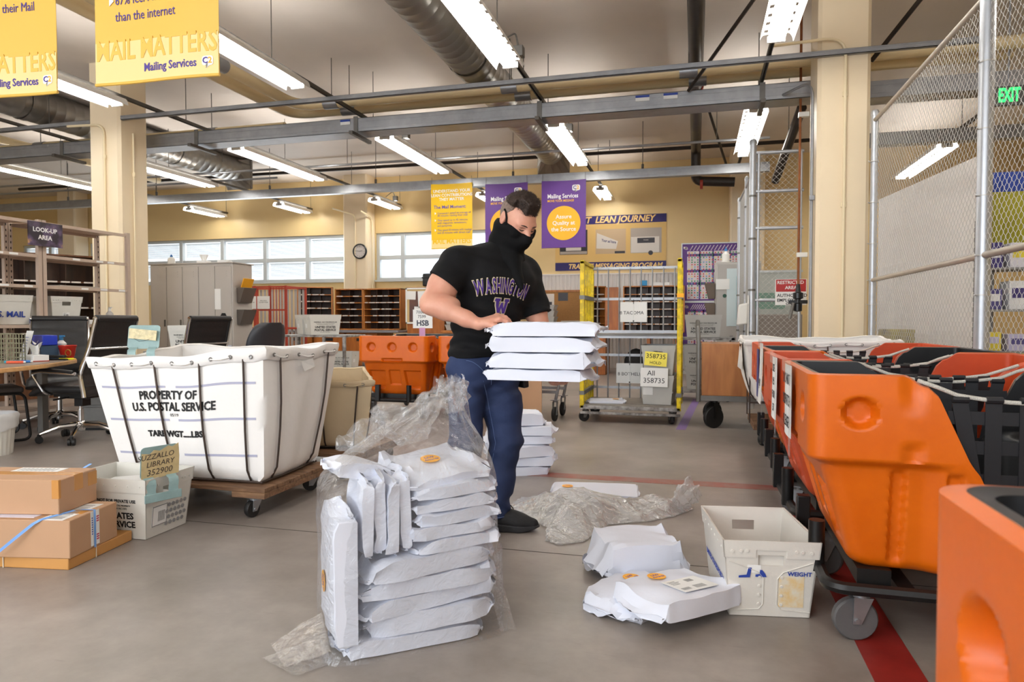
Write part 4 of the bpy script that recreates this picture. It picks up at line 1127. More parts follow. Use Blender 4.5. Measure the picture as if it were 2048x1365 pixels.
# counter and base cabinets below
t = thing('sorting_counter', 'grey topped counter with orange wooden cupboards below the left sorting cases', 'counter')
G().bx(-8.3, -5.66, 12.55, 13.5, 0.79, 0.835).build('worktop', mat('grey_laminate', srgb(120, 118, 124), 0.4), t, bevel=0.008)
M['cupboard'] = wood('orange_varnished_wood', srgb(176, 104, 40), srgb(146, 80, 28), 2.0, (9, 9, 1.2))
for x in (-7.95, -7.22, -6.49):
    c = G().bx(x - 0.34, x + 0.34, 12.62, 13.4, 0.12, 0.785).build('cupboard', M['cupboard'], t, bevel=0.004)
    G().bx(x - 0.30, x + 0.30, 12.605, 12.62, 0.15, 0.76).build('cupboard_door', M['cupboard'], c, bevel=0.004)
    G().bx(x - 0.10, x + 0.10, 12.60, 12.612, 0.62, 0.68).build('hand_slot', M['ink'], c)
G().bx(-8.2, -5.7, 12.7, 13.3, 0.0, 0.12).build('toe_kick', M['oak_dark'], t)
# pinboard on the side of a wooden cabinet
t = thing('wooden_cabinet', 'tall brown wooden cabinet with a pinboard, left of the man', 'cabinet', (-5.2, 12.9, 0))
G().bx(-0.42, 0.1, 0.0, 0.7, 0.0, 1.7).build('cabinet_body', M['cupboard'], t, bevel=0.004)
G().bx(0.1, 0.38, 0.0, 0.7, 0.0, 1.72).build('cabinet_side', M['cupboard'], t, bevel=0.004)
pb = thing('pinboard', 'pale framed pinboard with papers pinned on the brown cabinet', 'pinboard', (-5.36, 12.89, 1.34))
M['pin_tan'] = mat('tan_pinboard', srgb(206, 178, 128), 0.8); M['dark_poster'] = mat('dark_printed_poster', srgb(66, 54, 62), 0.5, noise=(4, 0.6), col2=srgb(120, 80, 60))
G().bx(-0.26, 0.26, -0.01, 0.005, -0.35, 0.33).build('board', M['pin_tan'], pb)
fr = G(); fr.bx(-0.28, 0.28, -0.02, 0.005, 0.32, 0.35).bx(-0.28, 0.28, -0.02, 0.005, -0.37, -0.34).bx(-0.28, -0.25, -0.02, 0.005, -0.37, 0.35).bx(0.25, 0.28, -0.02, 0.005, -0.37, 0.35)
fr.build('board_frame', M['white_paint'], pb)
G().bx(-0.2, 0.16, -0.014, -0.009, -0.33, 0.28).build('pinned_poster', M['dark_poster'], pb)
for x, z, w, h, r in ((-0.16, 0.2, 0.2, 0.17, 2), (0.1, 0.12, 0.22, 0.33, -3), (0.02, -0.18, 0.24, 0.30, 4)):
    g = G(); g.box((x, -0.018, z), (w, 0.002, h), Matrix.Rotation(R(r), 3, 'Y')); g.build('pinned_sheet', M['paper'], pb, smooth=0)
t = thing('tool_case', 'black plastic case with an upright handle on top of the brown cabinet', 'case', (-5.05, 13.1, 1.72))
G().bx(-0.26, 0.26, -0.16, 0.16, 0.0, 0.26).build('case_shell', M['black_plastic'], t, bevel=0.03)
G().bx(-0.27, 0.27, -0.17, 0.17, 0.16, 0.19).build('case_lid', M['black_plastic'], t, bevel=0.01)
G().tube(route((-0.09, 0, 0.26), (-0.08, 0, 0.38), (0.12, 0, 0.38), (0.14, 0, 0.26), r=0.04), 0.012, 8).build('handle', M['black_plastic'], t)
# long board on the far wall right of the man
t = thing('cork_board', 'long brown cork board on the far wall behind the yellow cage', 'board', (-2.8, 15.13, 1.25))
G().bx(-0.75, 0.62, -0.01, 0.02, -0.45, 0.42).build('cork', mat('brown_cork', srgb(172, 126, 74), 0.8, noise=(40, 0.2)), t)
G().bx(-0.77, 0.64, -0.02, 0.02, 0.42, 0.46).build('top_rail', M['oak'], t)
G().bx(-0.55, -0.25, -0.014, -0.009, -0.1, 0.38).build('pinned_photo', M['photo_light'], t)
G().bx(-0.5, -0.3, -0.018, -0.013, -0.05, 0.2).build('photo_print', M['photo_dark'], t)
G().bx(-0.16, 0.06, -0.014, -0.009, 0.22, 0.4).build('pinned_photo', M['photo_dark'], t)
pigeonholes('sorting_case', 'dark wooden sorting case seen through the bars of the yellow cage', (-0.78, 13.4, 0.8), 0, 1.15, 0.90, 5, 6, 0.32)
pigeonholes('sorting_case', 'narrow dark sorting case seen through the left bars of the yellow cage', (-1.98, 14.3, 0.8), R(30), 0.4, 0.95, 1, 6, 0.3)
G_ = G().bx(-1.7, -1.44, 13.42, 13.7, 0.8, 1.68)
tag(G_.build('wood_upright', M['cupboard'], bevel=0.003), 'plain wooden upright beside the dark sorting case behind the yellow cage', 'panel')
t = thing('sorting_table', 'wooden work table with drawers behind the yellow cage', 'table', (-1.15, 13.3, 0))
G().bx(-0.92, 0.84, -0.25, 0.6, 0.74, 0.79).build('table_top', M['oak'], t, bevel=0.005)
G().bx(-0.9, -0.5, -0.2, 0.5, 0.0, 0.74).build('drawer_pedestal', M['cupboard'], t, bevel=0.004)
for z in (0.18, 0.42, 0.62): G().bx(-0.87, -0.53, -0.215, -0.2, z - 0.09, z + 0.09).build('drawer', M['cupboard'], t, bevel=0.003)
for x in (0.3, 0.78): G().bx(x - 0.03, x + 0.03, -0.2, 0.5, 0.0, 0.74).build('table_leg', M['cupboard'], t, bevel=0.003)
t = thing('dark_bag', 'black sack lying under the table behind the yellow cage', 'sack', (-1.1, 13.4, 0))
g = G(); g.lathe([(0.2, 0.0), (0.24, 0.12), (0.22, 0.3), (0.15, 0.42), (0.08, 0.48), (0.01, 0.5)], 18); g.build('sack_cloth', mat('black_cloth', srgb(24, 24, 26), 0.8, bump=(20, 0.3)), t)
# things stuck on top of that case
tag(G().bx(-1.03, -0.90, 13.37, 13.43, 1.70, 1.80).build('note_holder', mat('blue_plastic', srgb(20, 140, 200), 0.4), bevel=0.006), 'small bright blue box on top of the dark sorting case', 'box')
tag(G().bx(-0.80, -0.48, 13.40, 13.62, 1.70, 1.76).build('folded_paper', M['paper'], bevel=0.004), 'white folded papers on top of the dark sorting case', 'papers')
# ---- stacks of white tubs at the far wall
ft = make_tub('x', M['tub_grey'], words=None, band=True, holes=False)
first = [True]
def far_tub(x, y, z, rz, label, group):
    o = ft if first[0] else copy_tree(ft); first[0] = False
    o.location = (x, y, z); o.rotation_euler = (0, 0, rz); o['label'] = label; o['group'] = group
    return o
t = thing('side_bench', 'low wooden bench with stacked tubs behind the man at right', 'bench', (-3.1, 13.9, 0))
G().bx(-0.5, 1.0, -0.3, 0.4, 0.70, 0.76).build('bench_top', M['oak'], t, bevel=0.004)
for x in (-0.45, 0.3, 0.95): G().bx(x - 0.03, x + 0.03, -0.28, 0.38, 0, 0.70).build('bench_leg', M['cupboard'], t)
nm = ['bottom', 'second', 'third', 'fourth', 'topmost']
for k in range(5): far_tub(-2.98, 13.85, 0.762 + k * 0.118 - 0.0, R(88), nm[k] + ' of the nested white tubs behind the sleeve of the man', 'nested far tubs').scale = (1, 1, 0.4)
for k in range(3): far_tub(-2.38, 13.85, 0.762 + k * 0.09, R(86), ['bottom', 'middle', 'top'][k] + ' of the three tubs left of the yellow cage', 'low stacked far tubs').scale = (1, 1, 0.3)
for k in range(3): far_tub(-4.55, 13.0, 0.842 + k * 0.115, R(84), ['bottom', 'middle', 'top'][k] + ' of the tubs left of the man by the brown cabinet', 'tubs by the cabinet').scale = (1, 1, 0.38)
t = thing('side_counter', 'counter section beside the brown cabinet carrying white tubs', 'counter', (-4.5, 13.0, 0))
G().bx(-0.32, 0.9, -0.3, 0.4, 0.79, 0.84).build('worktop', M['oak'], t, bevel=0.004)
G().bx(-0.3, 0.85, -0.26, 0.36, 0, 0.79).build('cupboard', M['cupboard'], t)
pigeonholes('sorting_case', 'dark sorting case seen in the gap under the arm of the man', (-3.75, 13.2, 0.85), 0, 0.5, 0.8, 2, 6)

# ---- planning board with coloured dots
def dots(g, cols, rows, x0, x1, z0, z1, r, mi_fn, y=-0.0035):
    for i in range(cols):
        for j in range(rows):
            k = mi_fn(i, j)
            if k is None: continue
            x = x0 + (x1 - x0) * (i + 0.5) / cols; z = z0 + (z1 - z0) * (j + 0.5) / rows
            g.mi = k; g.bx(x - r, x + r, y, 0, z - r, z + r)
M['lilac'] = mat('pale_schedule_print', srgb(226, 216, 222), 0.4)
DOT = [mat('dot_green', srgb(70, 150, 110), 0.5), mat('dot_red', srgb(206, 92, 88), 0.5), mat('dot_blue', srgb(120, 170, 210), 0.5), mat('dot_yellow', srgb(236, 214, 120), 0.5)]
def planboard(label, x0, x1, y, z0, z1, cols, rows, seed):
    t = thing('schedule_board', label, 'schedule board', ((x0 + x1) / 2, y, (z0 + z1) / 2)); w, h = x1 - x0, z1 - z0
    G().bx(-w / 2, w / 2, 0.0, 0.02, -h / 2, h / 2).build('board', M['purple'], t)
    f = G(); e = 0.02; f.bx(-w / 2 - e, w / 2 + e, -0.012, 0.025, h / 2, h / 2 + e).bx(-w / 2 - e, w / 2 + e, -0.012, 0.025, -h / 2 - e, -h / 2).bx(-w / 2 - e, -w / 2, -0.012, 0.025, -h / 2, h / 2).bx(w / 2, w / 2 + e, -0.012, 0.025, -h / 2, h / 2)
    f.build('board_frame', M['alu'], t)
    G().bx(-w / 2 + 0.09, w / 2 - 0.03, -0.002, 0, -h / 2 + 0.03, h / 2 - 0.14).build('printed_grid', M['lilac'], t)
    bars = G()
    for k in (0.28, 0.5, 0.78):
        bars.bx(-w / 2 + 0.09, w / 2 - 0.03, -0.003, 0, -h / 2 + h * k, -h / 2 + h * k + 0.05)
        bars.bx(-w / 2 + w * k, -w / 2 + w * k + 0.03, -0.003, 0, -h / 2 + 0.03, h / 2 - 0.14)
    bars.build('grid_bars', M['purple'], t)
    g = G(); rnd = random.Random(seed)
    dots(g, cols, rows, -w / 2 + 0.1, w / 2 - 0.04, -h / 2 + 0.04, h / 2 - 0.15, 0.013, lambda i, j: rnd.choice([0, 0, 1, 1, 2, 0, 1, 3, None]))
    g.build('colour_dots', DOT, t, smooth=0)
    s = G()
    for k in range(14):
        xx = -w / 2 + 0.14 + k * (w - 0.2) / 14; s.bar((xx, -0.003, h / 2 - 0.13), (xx + 0.06, -0.003, h / 2 - 0.03), 0.012, 0.002, up=(0, 1, 0))
    s.build('slanted_headings', M['lilac'], t, smooth=0)
    v = G(); v.bx(-w / 2 + 0.02, -w / 2 + 0.08, -0.003, 0, h / 2 - 0.09, h / 2 - 0.05).bx(-w / 2 + 0.05, -w / 2 + 0.1, -0.003, 0, h / 2 - 0.105, h / 2 - 0.06)
    v.build('van_symbol', M['lilac'], t, smooth=0)
    return t
planboard('large purple schedule board of coloured dots behind the grey cabinet', -0.26, 0.86, 13.9, 1.42, 2.52, 18, 20, 3)
planboard('smaller purple schedule board of coloured dots below the large one', -0.24, 0.5, 13.9, 0.55, 1.38, 13, 12, 5)
tb = thing('board_stand', 'grey stand carrying the two purple schedule boards', 'stand', (0.3, 13.96, 0))
for x in (-0.5, 0.5): G().bx(x - 0.02, x + 0.02, 0, 0.04, 0, 2.5).build('upright', M['alu'], tb)
for x in (-0.5, 0.5): G().bx(x - 0.03, x + 0.03, -0.25, 0.3, 0, 0.04).build('foot', M['alu'], tb)
t = thing('steel_cabinet', 'grey steel cabinet with a poster on its door beside the cage gate', 'cabinet', (0.62, 11.2, 0))
M['grey_paint'] = mat('grey_cabinet_paint', srgb(176, 172, 168), 0.45)
G().bx(-0.33, 0.34, 0, 0.5, 0.05, 1.95).build('cabinet_body', M['grey_paint'], t, bevel=0.01)
G().bx(-0.31, 0.33, -0.02, 0, 0.08, 1.92).build('cabinet_door', M['grey_paint'], t, bevel=0.008)
pz = G().bx(-0.16, 0.2, -0.026, -0.02, 0.95, 1.84).build('door_poster', mat('pale_blue_poster', srgb(206, 222, 226), 0.4), t)
G().bx(-0.02, 0.2, -0.029, -0.026, 1.05, 1.72).build('poster_map', mat('poster_map_blue', srgb(150, 196, 204), 0.4), pz)
g = G(); g.lathe([(0.0005, 0), (0.03, 0.002)], 16, (-0.19, -0.024, 1.42), MX.to_3x3()); g.build('round_sticker', mat('green_sticker', srgb(40, 80, 66), 0.5), t)
for x, y, z in ((-0.3, 0.1, 0.0), (0.3, 0.1, 0), (-0.3, 0.4, 0), (0.3, 0.4, 0)): G().cyl((x, y, 0), (x, y, 0.05), 0.02, 10).build('foot', M['black_rubber'], t)
for z, lab in ((1.38, 'upper'), (1.07, 'lower')):
    f = thing('wall_file', lab + ' brown file pocket on the left side of the grey steel cabinet', 'file pocket', (0.23, 11.3, z))
    g = G(); g.hexa([(-0.04, -0.12, 0), (0.06, -0.12, 0), (0.06, 0.12, 0), (-0.04, 0.12, 0)], [(-0.1, -0.12, 0.24), (0.06, -0.12, 0.24), (0.06, 0.12, 0.24), (-0.1, 0.12, 0.24)]); g.build('pocket', mat('brown_file_plastic', srgb(92, 78, 66), 0.5), f, bevel=0.005)
t = thing('spray_bottle', 'small white bottle with a blue cap on top of the grey steel cabinet', 'bottle', (0.45, 11.4, 1.95))
G().lathe([(0.055, 0), (0.06, 0.02), (0.06, 0.13), (0.03, 0.16), (0.02, 0.18)], 16).build('bottle_body', M['white_paint'], t)
G().lathe([(0.024, 0.18), (0.024, 0.21), (0.008, 0.22), (0.008, 0.25)], 12).build('cap', mat('blue_cap', srgb(60, 130, 190), 0.4), t)
tag(G().bx(0.30, 0.5, 11.170, 11.177, 1.52, 1.68).build('notice_sheet', M['paper']), 'white notice sheet hanging on the left edge of the grey steel cabinet', 'sheet')
# ---- rack of mail tubs between the yellow cage and the wooden cart
t = thing('steel_rack', 'grey steel rack holding mail tubs right of the yellow cage', 'rack', (0.12, 9.4, 0))
M['chipped'] = mat('chipped_grey_paint', srgb(178, 176, 174), 0.5, 0.2, noise=(11, 0.55, 0.3), col2=srgb(90, 84, 80))
for x in (-0.34, 0.34):
    for y in (-0.24, 0.26): G().bx(x - 0.02, x + 0.02, y - 0.02, y + 0.02, 0.1, 0.84).build('rack_post', M['chipped'], t)
for z in (0.14, 0.82): G().bx(-0.36, 0.36, -0.26, 0.28, z - 0.03, z).build('rack_shelf', M['chipped'], t)
for x in (-0.3, 0.3):
    for y in (-0.2, 0.22): caster(t, (x, y, 0.11), 0.4, 0.045, 0.025)
rk = make_tub('mail tub with printed lettering on top of the grey rack right of the yellow cage', M['tub_grey'], group='tubs on the grey rack'); rk.location = (0.1, 9.38, 0.822); rk.rotation_euler = (0, 0, R(88))
dup(rk, (0.08, 9.4, 0.431), R(89), 'upper mail tub inside the grey rack right of the yellow cage'); dup(rk, (0.1, 9.4, 0.142), R(91), 'lower mail tub inside the grey rack right of the yellow cage')
# ---- yellow roll cage
t = thing('roll_cage', 'tall roll cage with yellow end frames and steel bars on wheels', 'roll cage', (-0.64, 7.05, 0))
M['cage_yellow'] = mat('chipped_yellow_paint', srgb(236, 206, 20), 0.45, noise=(14, 0.7, 0.16), col2=srgb(196, 170, 30))
for s in (-1, 1):
    x = s * 0.485; e = G()
    e.bx(x - 0.022, x + 0.022, -0.04, 0.0, 0.14, 1.655).bx(x - 0.022, x + 0.022, 0.64, 0.68, 0.14, 1.655)
    e.bx(x - 0.022, x + 0.022, -0.04, 0.68, 1.62, 1.66)
    ef = e.build('end_frame', M['cage_yellow'], t, bevel=0.006)
    for k in range(5): G().cyl((x, 0.09 + k * 0.115, 0.17), (x, 0.09 + k * 0.115, 1.63), 0.008, 8).build('upright_bar', M['cage_yellow'], ef)
    for z in (0.30, 1.28): G().bx(x - 0.027, x + 0.027, -0.045, 0.685, z - 0.02, z + 0.02).build('cross_strap', M['galv_dark'], ef)
b = G()
for z in (0.30, 0.66, 0.92, 1.28, 1.62): b.bar((-0.47, 0.65, z), (0.47, 0.65, z), 0.02, 0.028)
bf = b.build('back_rail', M['galv'], t)
for k in range(8): G().cyl((-0.42 + k * 0.12, 0.645, 0.17), (-0.42 + k * 0.12, 0.645, 1.62), 0.008, 8).build('back_bar', M['galv'], bf)
G().bx(-0.46, 0.46, 0.0, 0.66, 0.885, 0.905).build('fold_shelf', M['galv_dark'], t, bevel=0.003)
f = G(); f.bar((-0.47, 0.0, 0.93), (0.47, 0.0, 0.93), 0.03, 0.03).bar((-0.47, 0.02, 0.875), (0.47, 0.02, 0.875), 0.03, 0.025); f.build('shelf_rail', M['galv'], t)
G().bx(-0.5, 0.5, -0.03, 0.68, 0.165, 0.185).build('floor_plate', mat('scuffed_steel_plate', srgb(150, 142, 132), 0.5, 0.4, noise=(8, 0.4)), t)
f = G(); f.bx(-0.5, 0.5, -0.04, 0.0, 0.135, 0.172).bx(-0.5, 0.5, 0.65, 0.69, 0.135, 0.172).bx(-0.5, 0.5, -0.05, -0.02, 0.085, 0.11); f.build('base_frame', M['chipped'], t, bevel=0.003)
for x, y, rz in ((-0.45, 0.02, 0.5), (0.42, 0.02, -1.2), (-0.42, 0.62, 0.2), (0.42, 0.62, 1.0)): caster(t, (x, y, 0.14), rz, 0.055, 0.032, M['black_rubber'], M['galv_dark'], M['galv_dark'])
def hung_sign(label, x, y, z, w, h, txt, sz, m, cat='sign', tie=True):
    t = thing('paper_sign', label, cat, (x, y, z))
    board(t, 'sheet', m, frame((0, 0, 0), (1, 0, 0), (0, 0, 1)), w, h, 0.0015)
    text(t, [(s, sz * q, px, py) for s, q, px, py in txt], M['ink'], frame((0, -0.0004, 0), (1, 0, 0), (0, 0, 1)))
    if tie:
        G().tube([(0, -0.002, h * 0.45), (0.003, -0.006, h * 0.2), (0.0, -0.002, -h * 0.4)], 0.0035, 6).build('plastic_tie', M['paper'], t)
        G().ball((0, -0.003, -h * 0.45), 0.008, 8, 6).build('tie_end', M['ink'], t)
        G().cyl((0, -0.003, h * 0.4), (0, -0.003, h * 0.62), 0.0035, 6).build('tie_strap', M['ink'], t)
    return t
hung_sign('white sign reading 8 TACOMA tied to the bars of the yellow cage', -0.66, 7.67, 1.135, 0.29, 0.22, [('8 TACOMA', 1, -0.02, -0.01)], 0.052, M['paper'])
hung_sign('white sign reading 8 BOTHELL tied low on the bars of the yellow cage', -0.70, 7.67, 0.46, 0.29, 0.22, [('8 BOTHELL', 1, 0, -0.01)], 0.052, M['paper'])
ytub = make_tub('grey mail tub with a barcode label on the deck of the yellow cage', M['tub_grey'], words=None, H=0.30); ytub.location = (-0.36, 7.33, 0.186); ytub.rotation_euler = (0, 0, R(-4))
tub_label(ytub, -1, -0.09, 0.14, 0.10, 0.08, bar=False)
hg = G(); hg.T = frame((0.07, -0.212, 0.13), (1, 0, 0), (0, -0.1, 1))
for i in range(4):
    for j in range(3): hg.prism(circle(-0.06 + i * 0.04 + (j % 2) * 0.02, -0.03 + j * 0.03, 0.011, 12), -0.0005, 0.001)
hg.build('vent_holes', M['barcode_grey'], ytub, smooth=0)
y2 = dup(ytub, (-0.355, 7.335, 0.488), R(-2), 'upper grey mail tub stacked on the tub in the yellow cage')
for o in list(y2.children):
    if o.name.startswith(('vent', 'address')): bpy.data.objects.remove(o)
s = hung_sign('yellow note reading 358735 HOLD taped to the upper tub in the yellow cage', -0.385, 7.07, 0.655, 0.22, 0.14, [('358735', 1.1, 0, 0.025), ('HOLD', 0.7, 0, -0.04)], 0.06, mat('yellow_note', srgb(246, 230, 96), 0.6), 'note', False); s.rotation_euler = (0, R(4), 0)
s = hung_sign('white sheet reading All 358735 taped on the tubs in the yellow cage', -0.40, 7.065, 0.47, 0.27, 0.19, [('All', 1.1, -0.03, 0.04), ('358735', 1.1, 0, -0.035)], 0.066, M['paper'], 'note', False); s.rotation_euler = (0, R(1), 0)
tag(G().bx(-0.18, -0.115, 7.0, 7.004, 1.27, 1.31).build('orange_tag', M['orange_sticker']), 'small orange tag on the right post of the yellow cage', 'tag')
# ---- wooden platform cart
t = thing('wooden_cart', 'plywood sided cart with a grey end rail and big black wheels', 'cart', (0.03, 6.88, 0))
G().bx(0.03, 0.95, 0.0, 0.6, 0.32, 0.82).build('plywood_box', M['plywood'], t, bevel=0.004)
G().tube([(0, 0, 0.26), (0, 0, 0.82), (-0.01, 0.03, 0.98), (-0.01, 0.1, 1.03), (-0.01, 0.5, 1.03), (-0.01, 0.57, 0.98), (0, 0.6, 0.82), (0, 0.6, 0.26)], 0.022, 10).build('end_rail', M['galv_dark'], t)
G().bx(0.0, 0.95, 0.0, 0.6, 0.27, 0.32).build('base_frame', M['galv_dark'], t)
for x, y in ((0.16, 0.08), (0.16, 0.52), (0.85, 0.08), (0.85, 0.52)): caster(t, (x, y, 0.27), 0.6, 0.105, 0.045, M['black_rubber'], M['black_rubber'], M['black_steel'])
# ---- tall carton and hand trolley behind the man
t = thing('cardboard_box', 'tall brown carton with a white shipping label standing behind the man', 'carton', (-1.62, 6.42, 0), R(12))
M['card'] = mat('brown_cardboard', srgb(194, 154, 120), 0.7, noise=(2, 0.12), bump=(60, 0.03))
M['card_edge'] = mat('cardboard_fold', srgb(170, 126, 84), 0.7); M['tape'] = mat('brown_packing_tape', srgb(196, 138, 70), 0.25)
G().bx(-0.24, 0.2, 0.0, 0.3, 0, 0.56).build('carton_body', M['card'], t, bevel=0.006)
lb = G().bx(0.02, 0.15, -0.002, 0.0, 0.04, 0.19).build('shipping_label', M['paper'], t)
G().bx(0.03, 0.13, -0.003, -0.002, 0.12, 0.17).bx(0.03, 0.07, -0.003, -0.002, 0.05, 0.10).build('label_print', M['barcode_grey'], lb)
t = thing('hand_trolley', 'steel platform trolley with black wheels, partly hidden by the carton', 'trolley', (-1.5, 6.95, 0))
G().bx(-0.26, 0.16, 0, 0.55, 0.62, 0.66).build('platform', M['galv'], t, bevel=0.01)
for x in (-0.22, 0.12):
    for y in (0.06, 0.5):
        G().tube([(x, y, 0.62), (x + 0.02, y, 0.4), (x - 0.02, y, 0.2)], 0.016, 8).build('leg', M['galv'], t); caster(t, (x - 0.02, y, 0.22), 1.45, 0.075, 0.03, M['black_rubber'], M['galv_dark'])
for y in (0.06, 0.5): G().bar((-0.22, y, 0.3), (0.12, y, 0.3), 0.03).build('brace', M['galv'], t)
# ---- orange carts behind the man
bg = make_cart('orange postal cart facing the camera with three round recesses, left of the man', M['orange'], M['liner'], webbing=True)
bg.location = (-3.12, 6.75, 0); bg.rotation_euler = (0, 0, R(90))
dup(bg, (-2.22, 6.80, 0), R(92), 'second orange postal cart, mostly hidden behind the man')
t = thing('route_sign', 'white card reading 7000 to 7599 HSB standing on an orange cart', 'sign', (-2.97, 7.25, 1.06))
board(t, 'card', M['paper'], frame((0, 0, 0), (1, 0, 0), (0, 0, 1)), 0.235, 0.21, 0.003)
text(t, [('7000 to', 0.05, -0.0, 0.074), ('7599', 0.05, -0.01, 0.024)], M['ink'], frame((0, -0.0005, 0), (1, 0, 0), (0, 0, 1)))
text(t, [('HSB', 0.085, 0, -0.05, {'bold': 0.003})], mat('slate_ink', srgb(72, 76, 88), 0.6), frame((0, -0.0005, 0), (1, 0, 0), (0, 0, 1)), 'large_lettering')
G().bx(-0.04, 0.03, -0.002, 0.002, -0.20, -0.1).build('holder', mat('pink_tape', srgb(206, 150, 190), 0.5), t)
# ---- red roll cage
t = thing('roll_cage', 'red barred roll cage behind the grey lockers', 'roll cage', (-7.32, 10.5, 0))
e = G()
for x in (-0.5, -0.12, 0.18, 0.5): e.bx(x - 0.016, x + 0.016, -0.016, 0.016, 0.15, 1.64)
for z in (0.2, 0.9, 1.22, 1.62): e.bx(-0.5, 0.5, -0.014, 0.014, z - 0.014, z + 0.014)
e.build('front_frame', M['red_paint'], t)
for k in range(6): G().cyl((0.2 + k * 0.055, 0, 0.9), (0.2 + k * 0.055, 0, 1.62), 0.007, 6).build('bar', M['red_paint'], t)
e = G()
for x in (-0.5, 0.5): e.bx(x - 0.016, x + 0.016, 0.6, 0.632, 0.15, 1.64)
for z in (0.2, 0.9, 1.62): e.bx(-0.5, 0.5, 0.602, 0.63, z - 0.014, z + 0.014).bx(-0.512, -0.488, 0, 0.62, z - 0.014, z + 0.014).bx(0.488, 0.512, 0, 0.62, z - 0.014, z + 0.014)
e.build('rear_frame', M['red_paint'], t)
for k in range(12): G().bx(-0.46 + k * 0.08, -0.41 + k * 0.08, 0.63, 0.64, 0.2, 1.6).build('back_slat', M['grey_paint'], t)
G().bx(-0.5, 0.5, 0, 0.63, 0.14, 0.17).build('floor_plate', M['galv_dark'], t)
for x in (-0.44, 0.44):
    for y in (0.06, 0.56): caster(t, (x, y, 0.14), 0.3, 0.055, 0.03)
for x, z, lab in ((-0.32, 1.35, 'left'), (-0.05, 1.35, 'right')):
    s = hung_sign(lab + ' white printed sheet hanging on the red roll cage', -7.2 + x, 10.475, z, 0.25, 0.22, [('MAIL HOLD', 0.5, 0, 0.03), ('DO NOT MOVE', 0.5, 0, 0.0)], 0.05, M['paper'], 'sheet', False)
# ---- tubs on a grey service cart
t = thing('service_cart', 'chipped grey steel service cart with two tubs on top', 'cart', (-5.42, 8.85, 0))
for z in (0.83, 0.35): G().bx(-0.52, 0.62, -0.02, 0.62, z - 0.03, z).build('cart_shelf', M['chipped'], t, bevel=0.004)
for x in (-0.5, 0.28, 0.6):
    for y in (0.0, 0.6): G().bx(x - 0.018, x + 0.018, y - 0.018, y + 0.018, 0.12, 0.80).build('cart_post', M['chipped'], t)
for x in (-0.46, 0.56):
    for y in (0.04, 0.56): caster(t, (x, y, 0.13), 0.3, 0.05, 0.03)
st = make_tub('left of two white mail tubs on the chipped grey service cart', M['tub'], holes=False); st.location = (-5.56, 9.28, 0.831); st.rotation_euler = (0, 0, R(-42))
tub_label(st, -1, -0.05, 0.13, 0.07, 0.06, bar=False)
dup(st, (-5.28, 9.04, 0.831), R(-42), 'right of two white mail tubs on the chipped grey service cart')
dup(st, (-5.50, 9.15, 0.351), R(88), 'left mail tub on the lower shelf of the grey service cart'); dup(st, (-4.98, 9.15, 0.351), R(92), 'right mail tub on the lower shelf of the grey service cart').scale = (0.8, 0.8, 0.8)
# ---- grey lockers
t = thing('locker_bank', 'long bank of pale grey steel lockers beside the left column', 'lockers', (-7.2, 8.62, 0))
M['locker'] = mat('grey_locker_paint', srgb(186, 180, 174), 0.42, noise=(1.5, 0.08))
G().bx(-0.7, 0.73, 0.0, 0.45, 0.04, 1.87).build('locker_body', M['locker'], t, bevel=0.006)
for k in range(5):
    x = -0.68 + k * 0.28
    d = G().bx(x + 0.004, x + 0.272, -0.014, 0, 0.1, 1.83).build('locker_door', M['locker'], t, bevel=0.004)
    v = G()
    for q in range(3): v.bx(x + 0.08, x + 0.2, -0.018, -0.012, 1.68 + q * 0.035, 1.69 + q * 0.035)
    v.build('vent_slots', M['locker'], d); G().bx(x + 0.235, x + 0.252, -0.026, -0.012, 0.95, 1.05).build('latch', M['galv_dark'], d)
G().bx(-0.72, 0.75, -0.02, 0.47, 1.87, 1.885).build('top_lip', M['locker'], t)
G().bx(-0.7, 0.73, 0.02, 0.43, 0.0, 0.04).build('plinth', M['galv_dark'], t)
tag(G().bx(-6.76, -6.66, 8.598, 8.604, 1.20, 1.50).build('notice', M['paper']), 'narrow printed notice stuck on the grey locker door', 'notice')
g = G(); g.prism(circle(0, 0, 0.055, 6), 0, 0.004, frame((-6.62, 8.606, 1.10), (1, 0, 0), (0, 0, 1))); tag(g.build('sticker', M['ink'], smooth=0), 'small dark sticker on the grey locker door', 'sticker')
g = G(); g.bx(-6.55, -6.49, 8.60, 8.604, 0.55, 0.68); tag(g.build('sticker', mat('blue_white_sticker', srgb(196, 206, 222), 0.5)), 'pale blue sticker low on the grey lockers', 'sticker')
for k, (z, c) in enumerate(((1.30, srgb(90, 80, 72)), (0.98, srgb(84, 76, 70)))):
    f = thing('file_pocket', ['upper', 'lower'][k] + ' dark file pocket on the end of the grey lockers', 'file pocket', (-6.47, 8.85, z))
    g = G(); g.hexa([(0, -0.14, 0), (0.05, -0.14, 0), (0.05, 0.14, 0), (0, 0.14, 0)], [(0, -0.15, 0.22), (0.13, -0.15, 0.22), (0.13, 0.15, 0.22), (0, 0.15, 0.22)]); g.build('pocket', mat('dark_file_plastic', c, 0.5), f, bevel=0.004)
    if k == 0: G().box((0.07, 0.0, 0.26), (0.012, 0.24, 0.2), Matrix.Rotation(R(20), 3, 'Y')).build('yellow_folder', mat('amber_folder', srgb(226, 160, 30), 0.5), f)
for x, lab, w, h in ((-7.72, 'white glue bottle with a blue nozzle on top of the grey lockers', 0.05, 0.1), ):
    b = thing('glue_bottle', lab, 'bottle', (x, 8.85, 1.885)); G().lathe([(0.05, 0), (0.055, 0.02), (0.055, 0.09), (0.02, 0.12)], 14).build('bottle_body', M['white_paint'], b); G().lathe([(0.02, 0.12), (0.018, 0.14), (0.005, 0.16)], 10).build('nozzle', mat('blue_nozzle', srgb(40, 110, 180), 0.4), b)
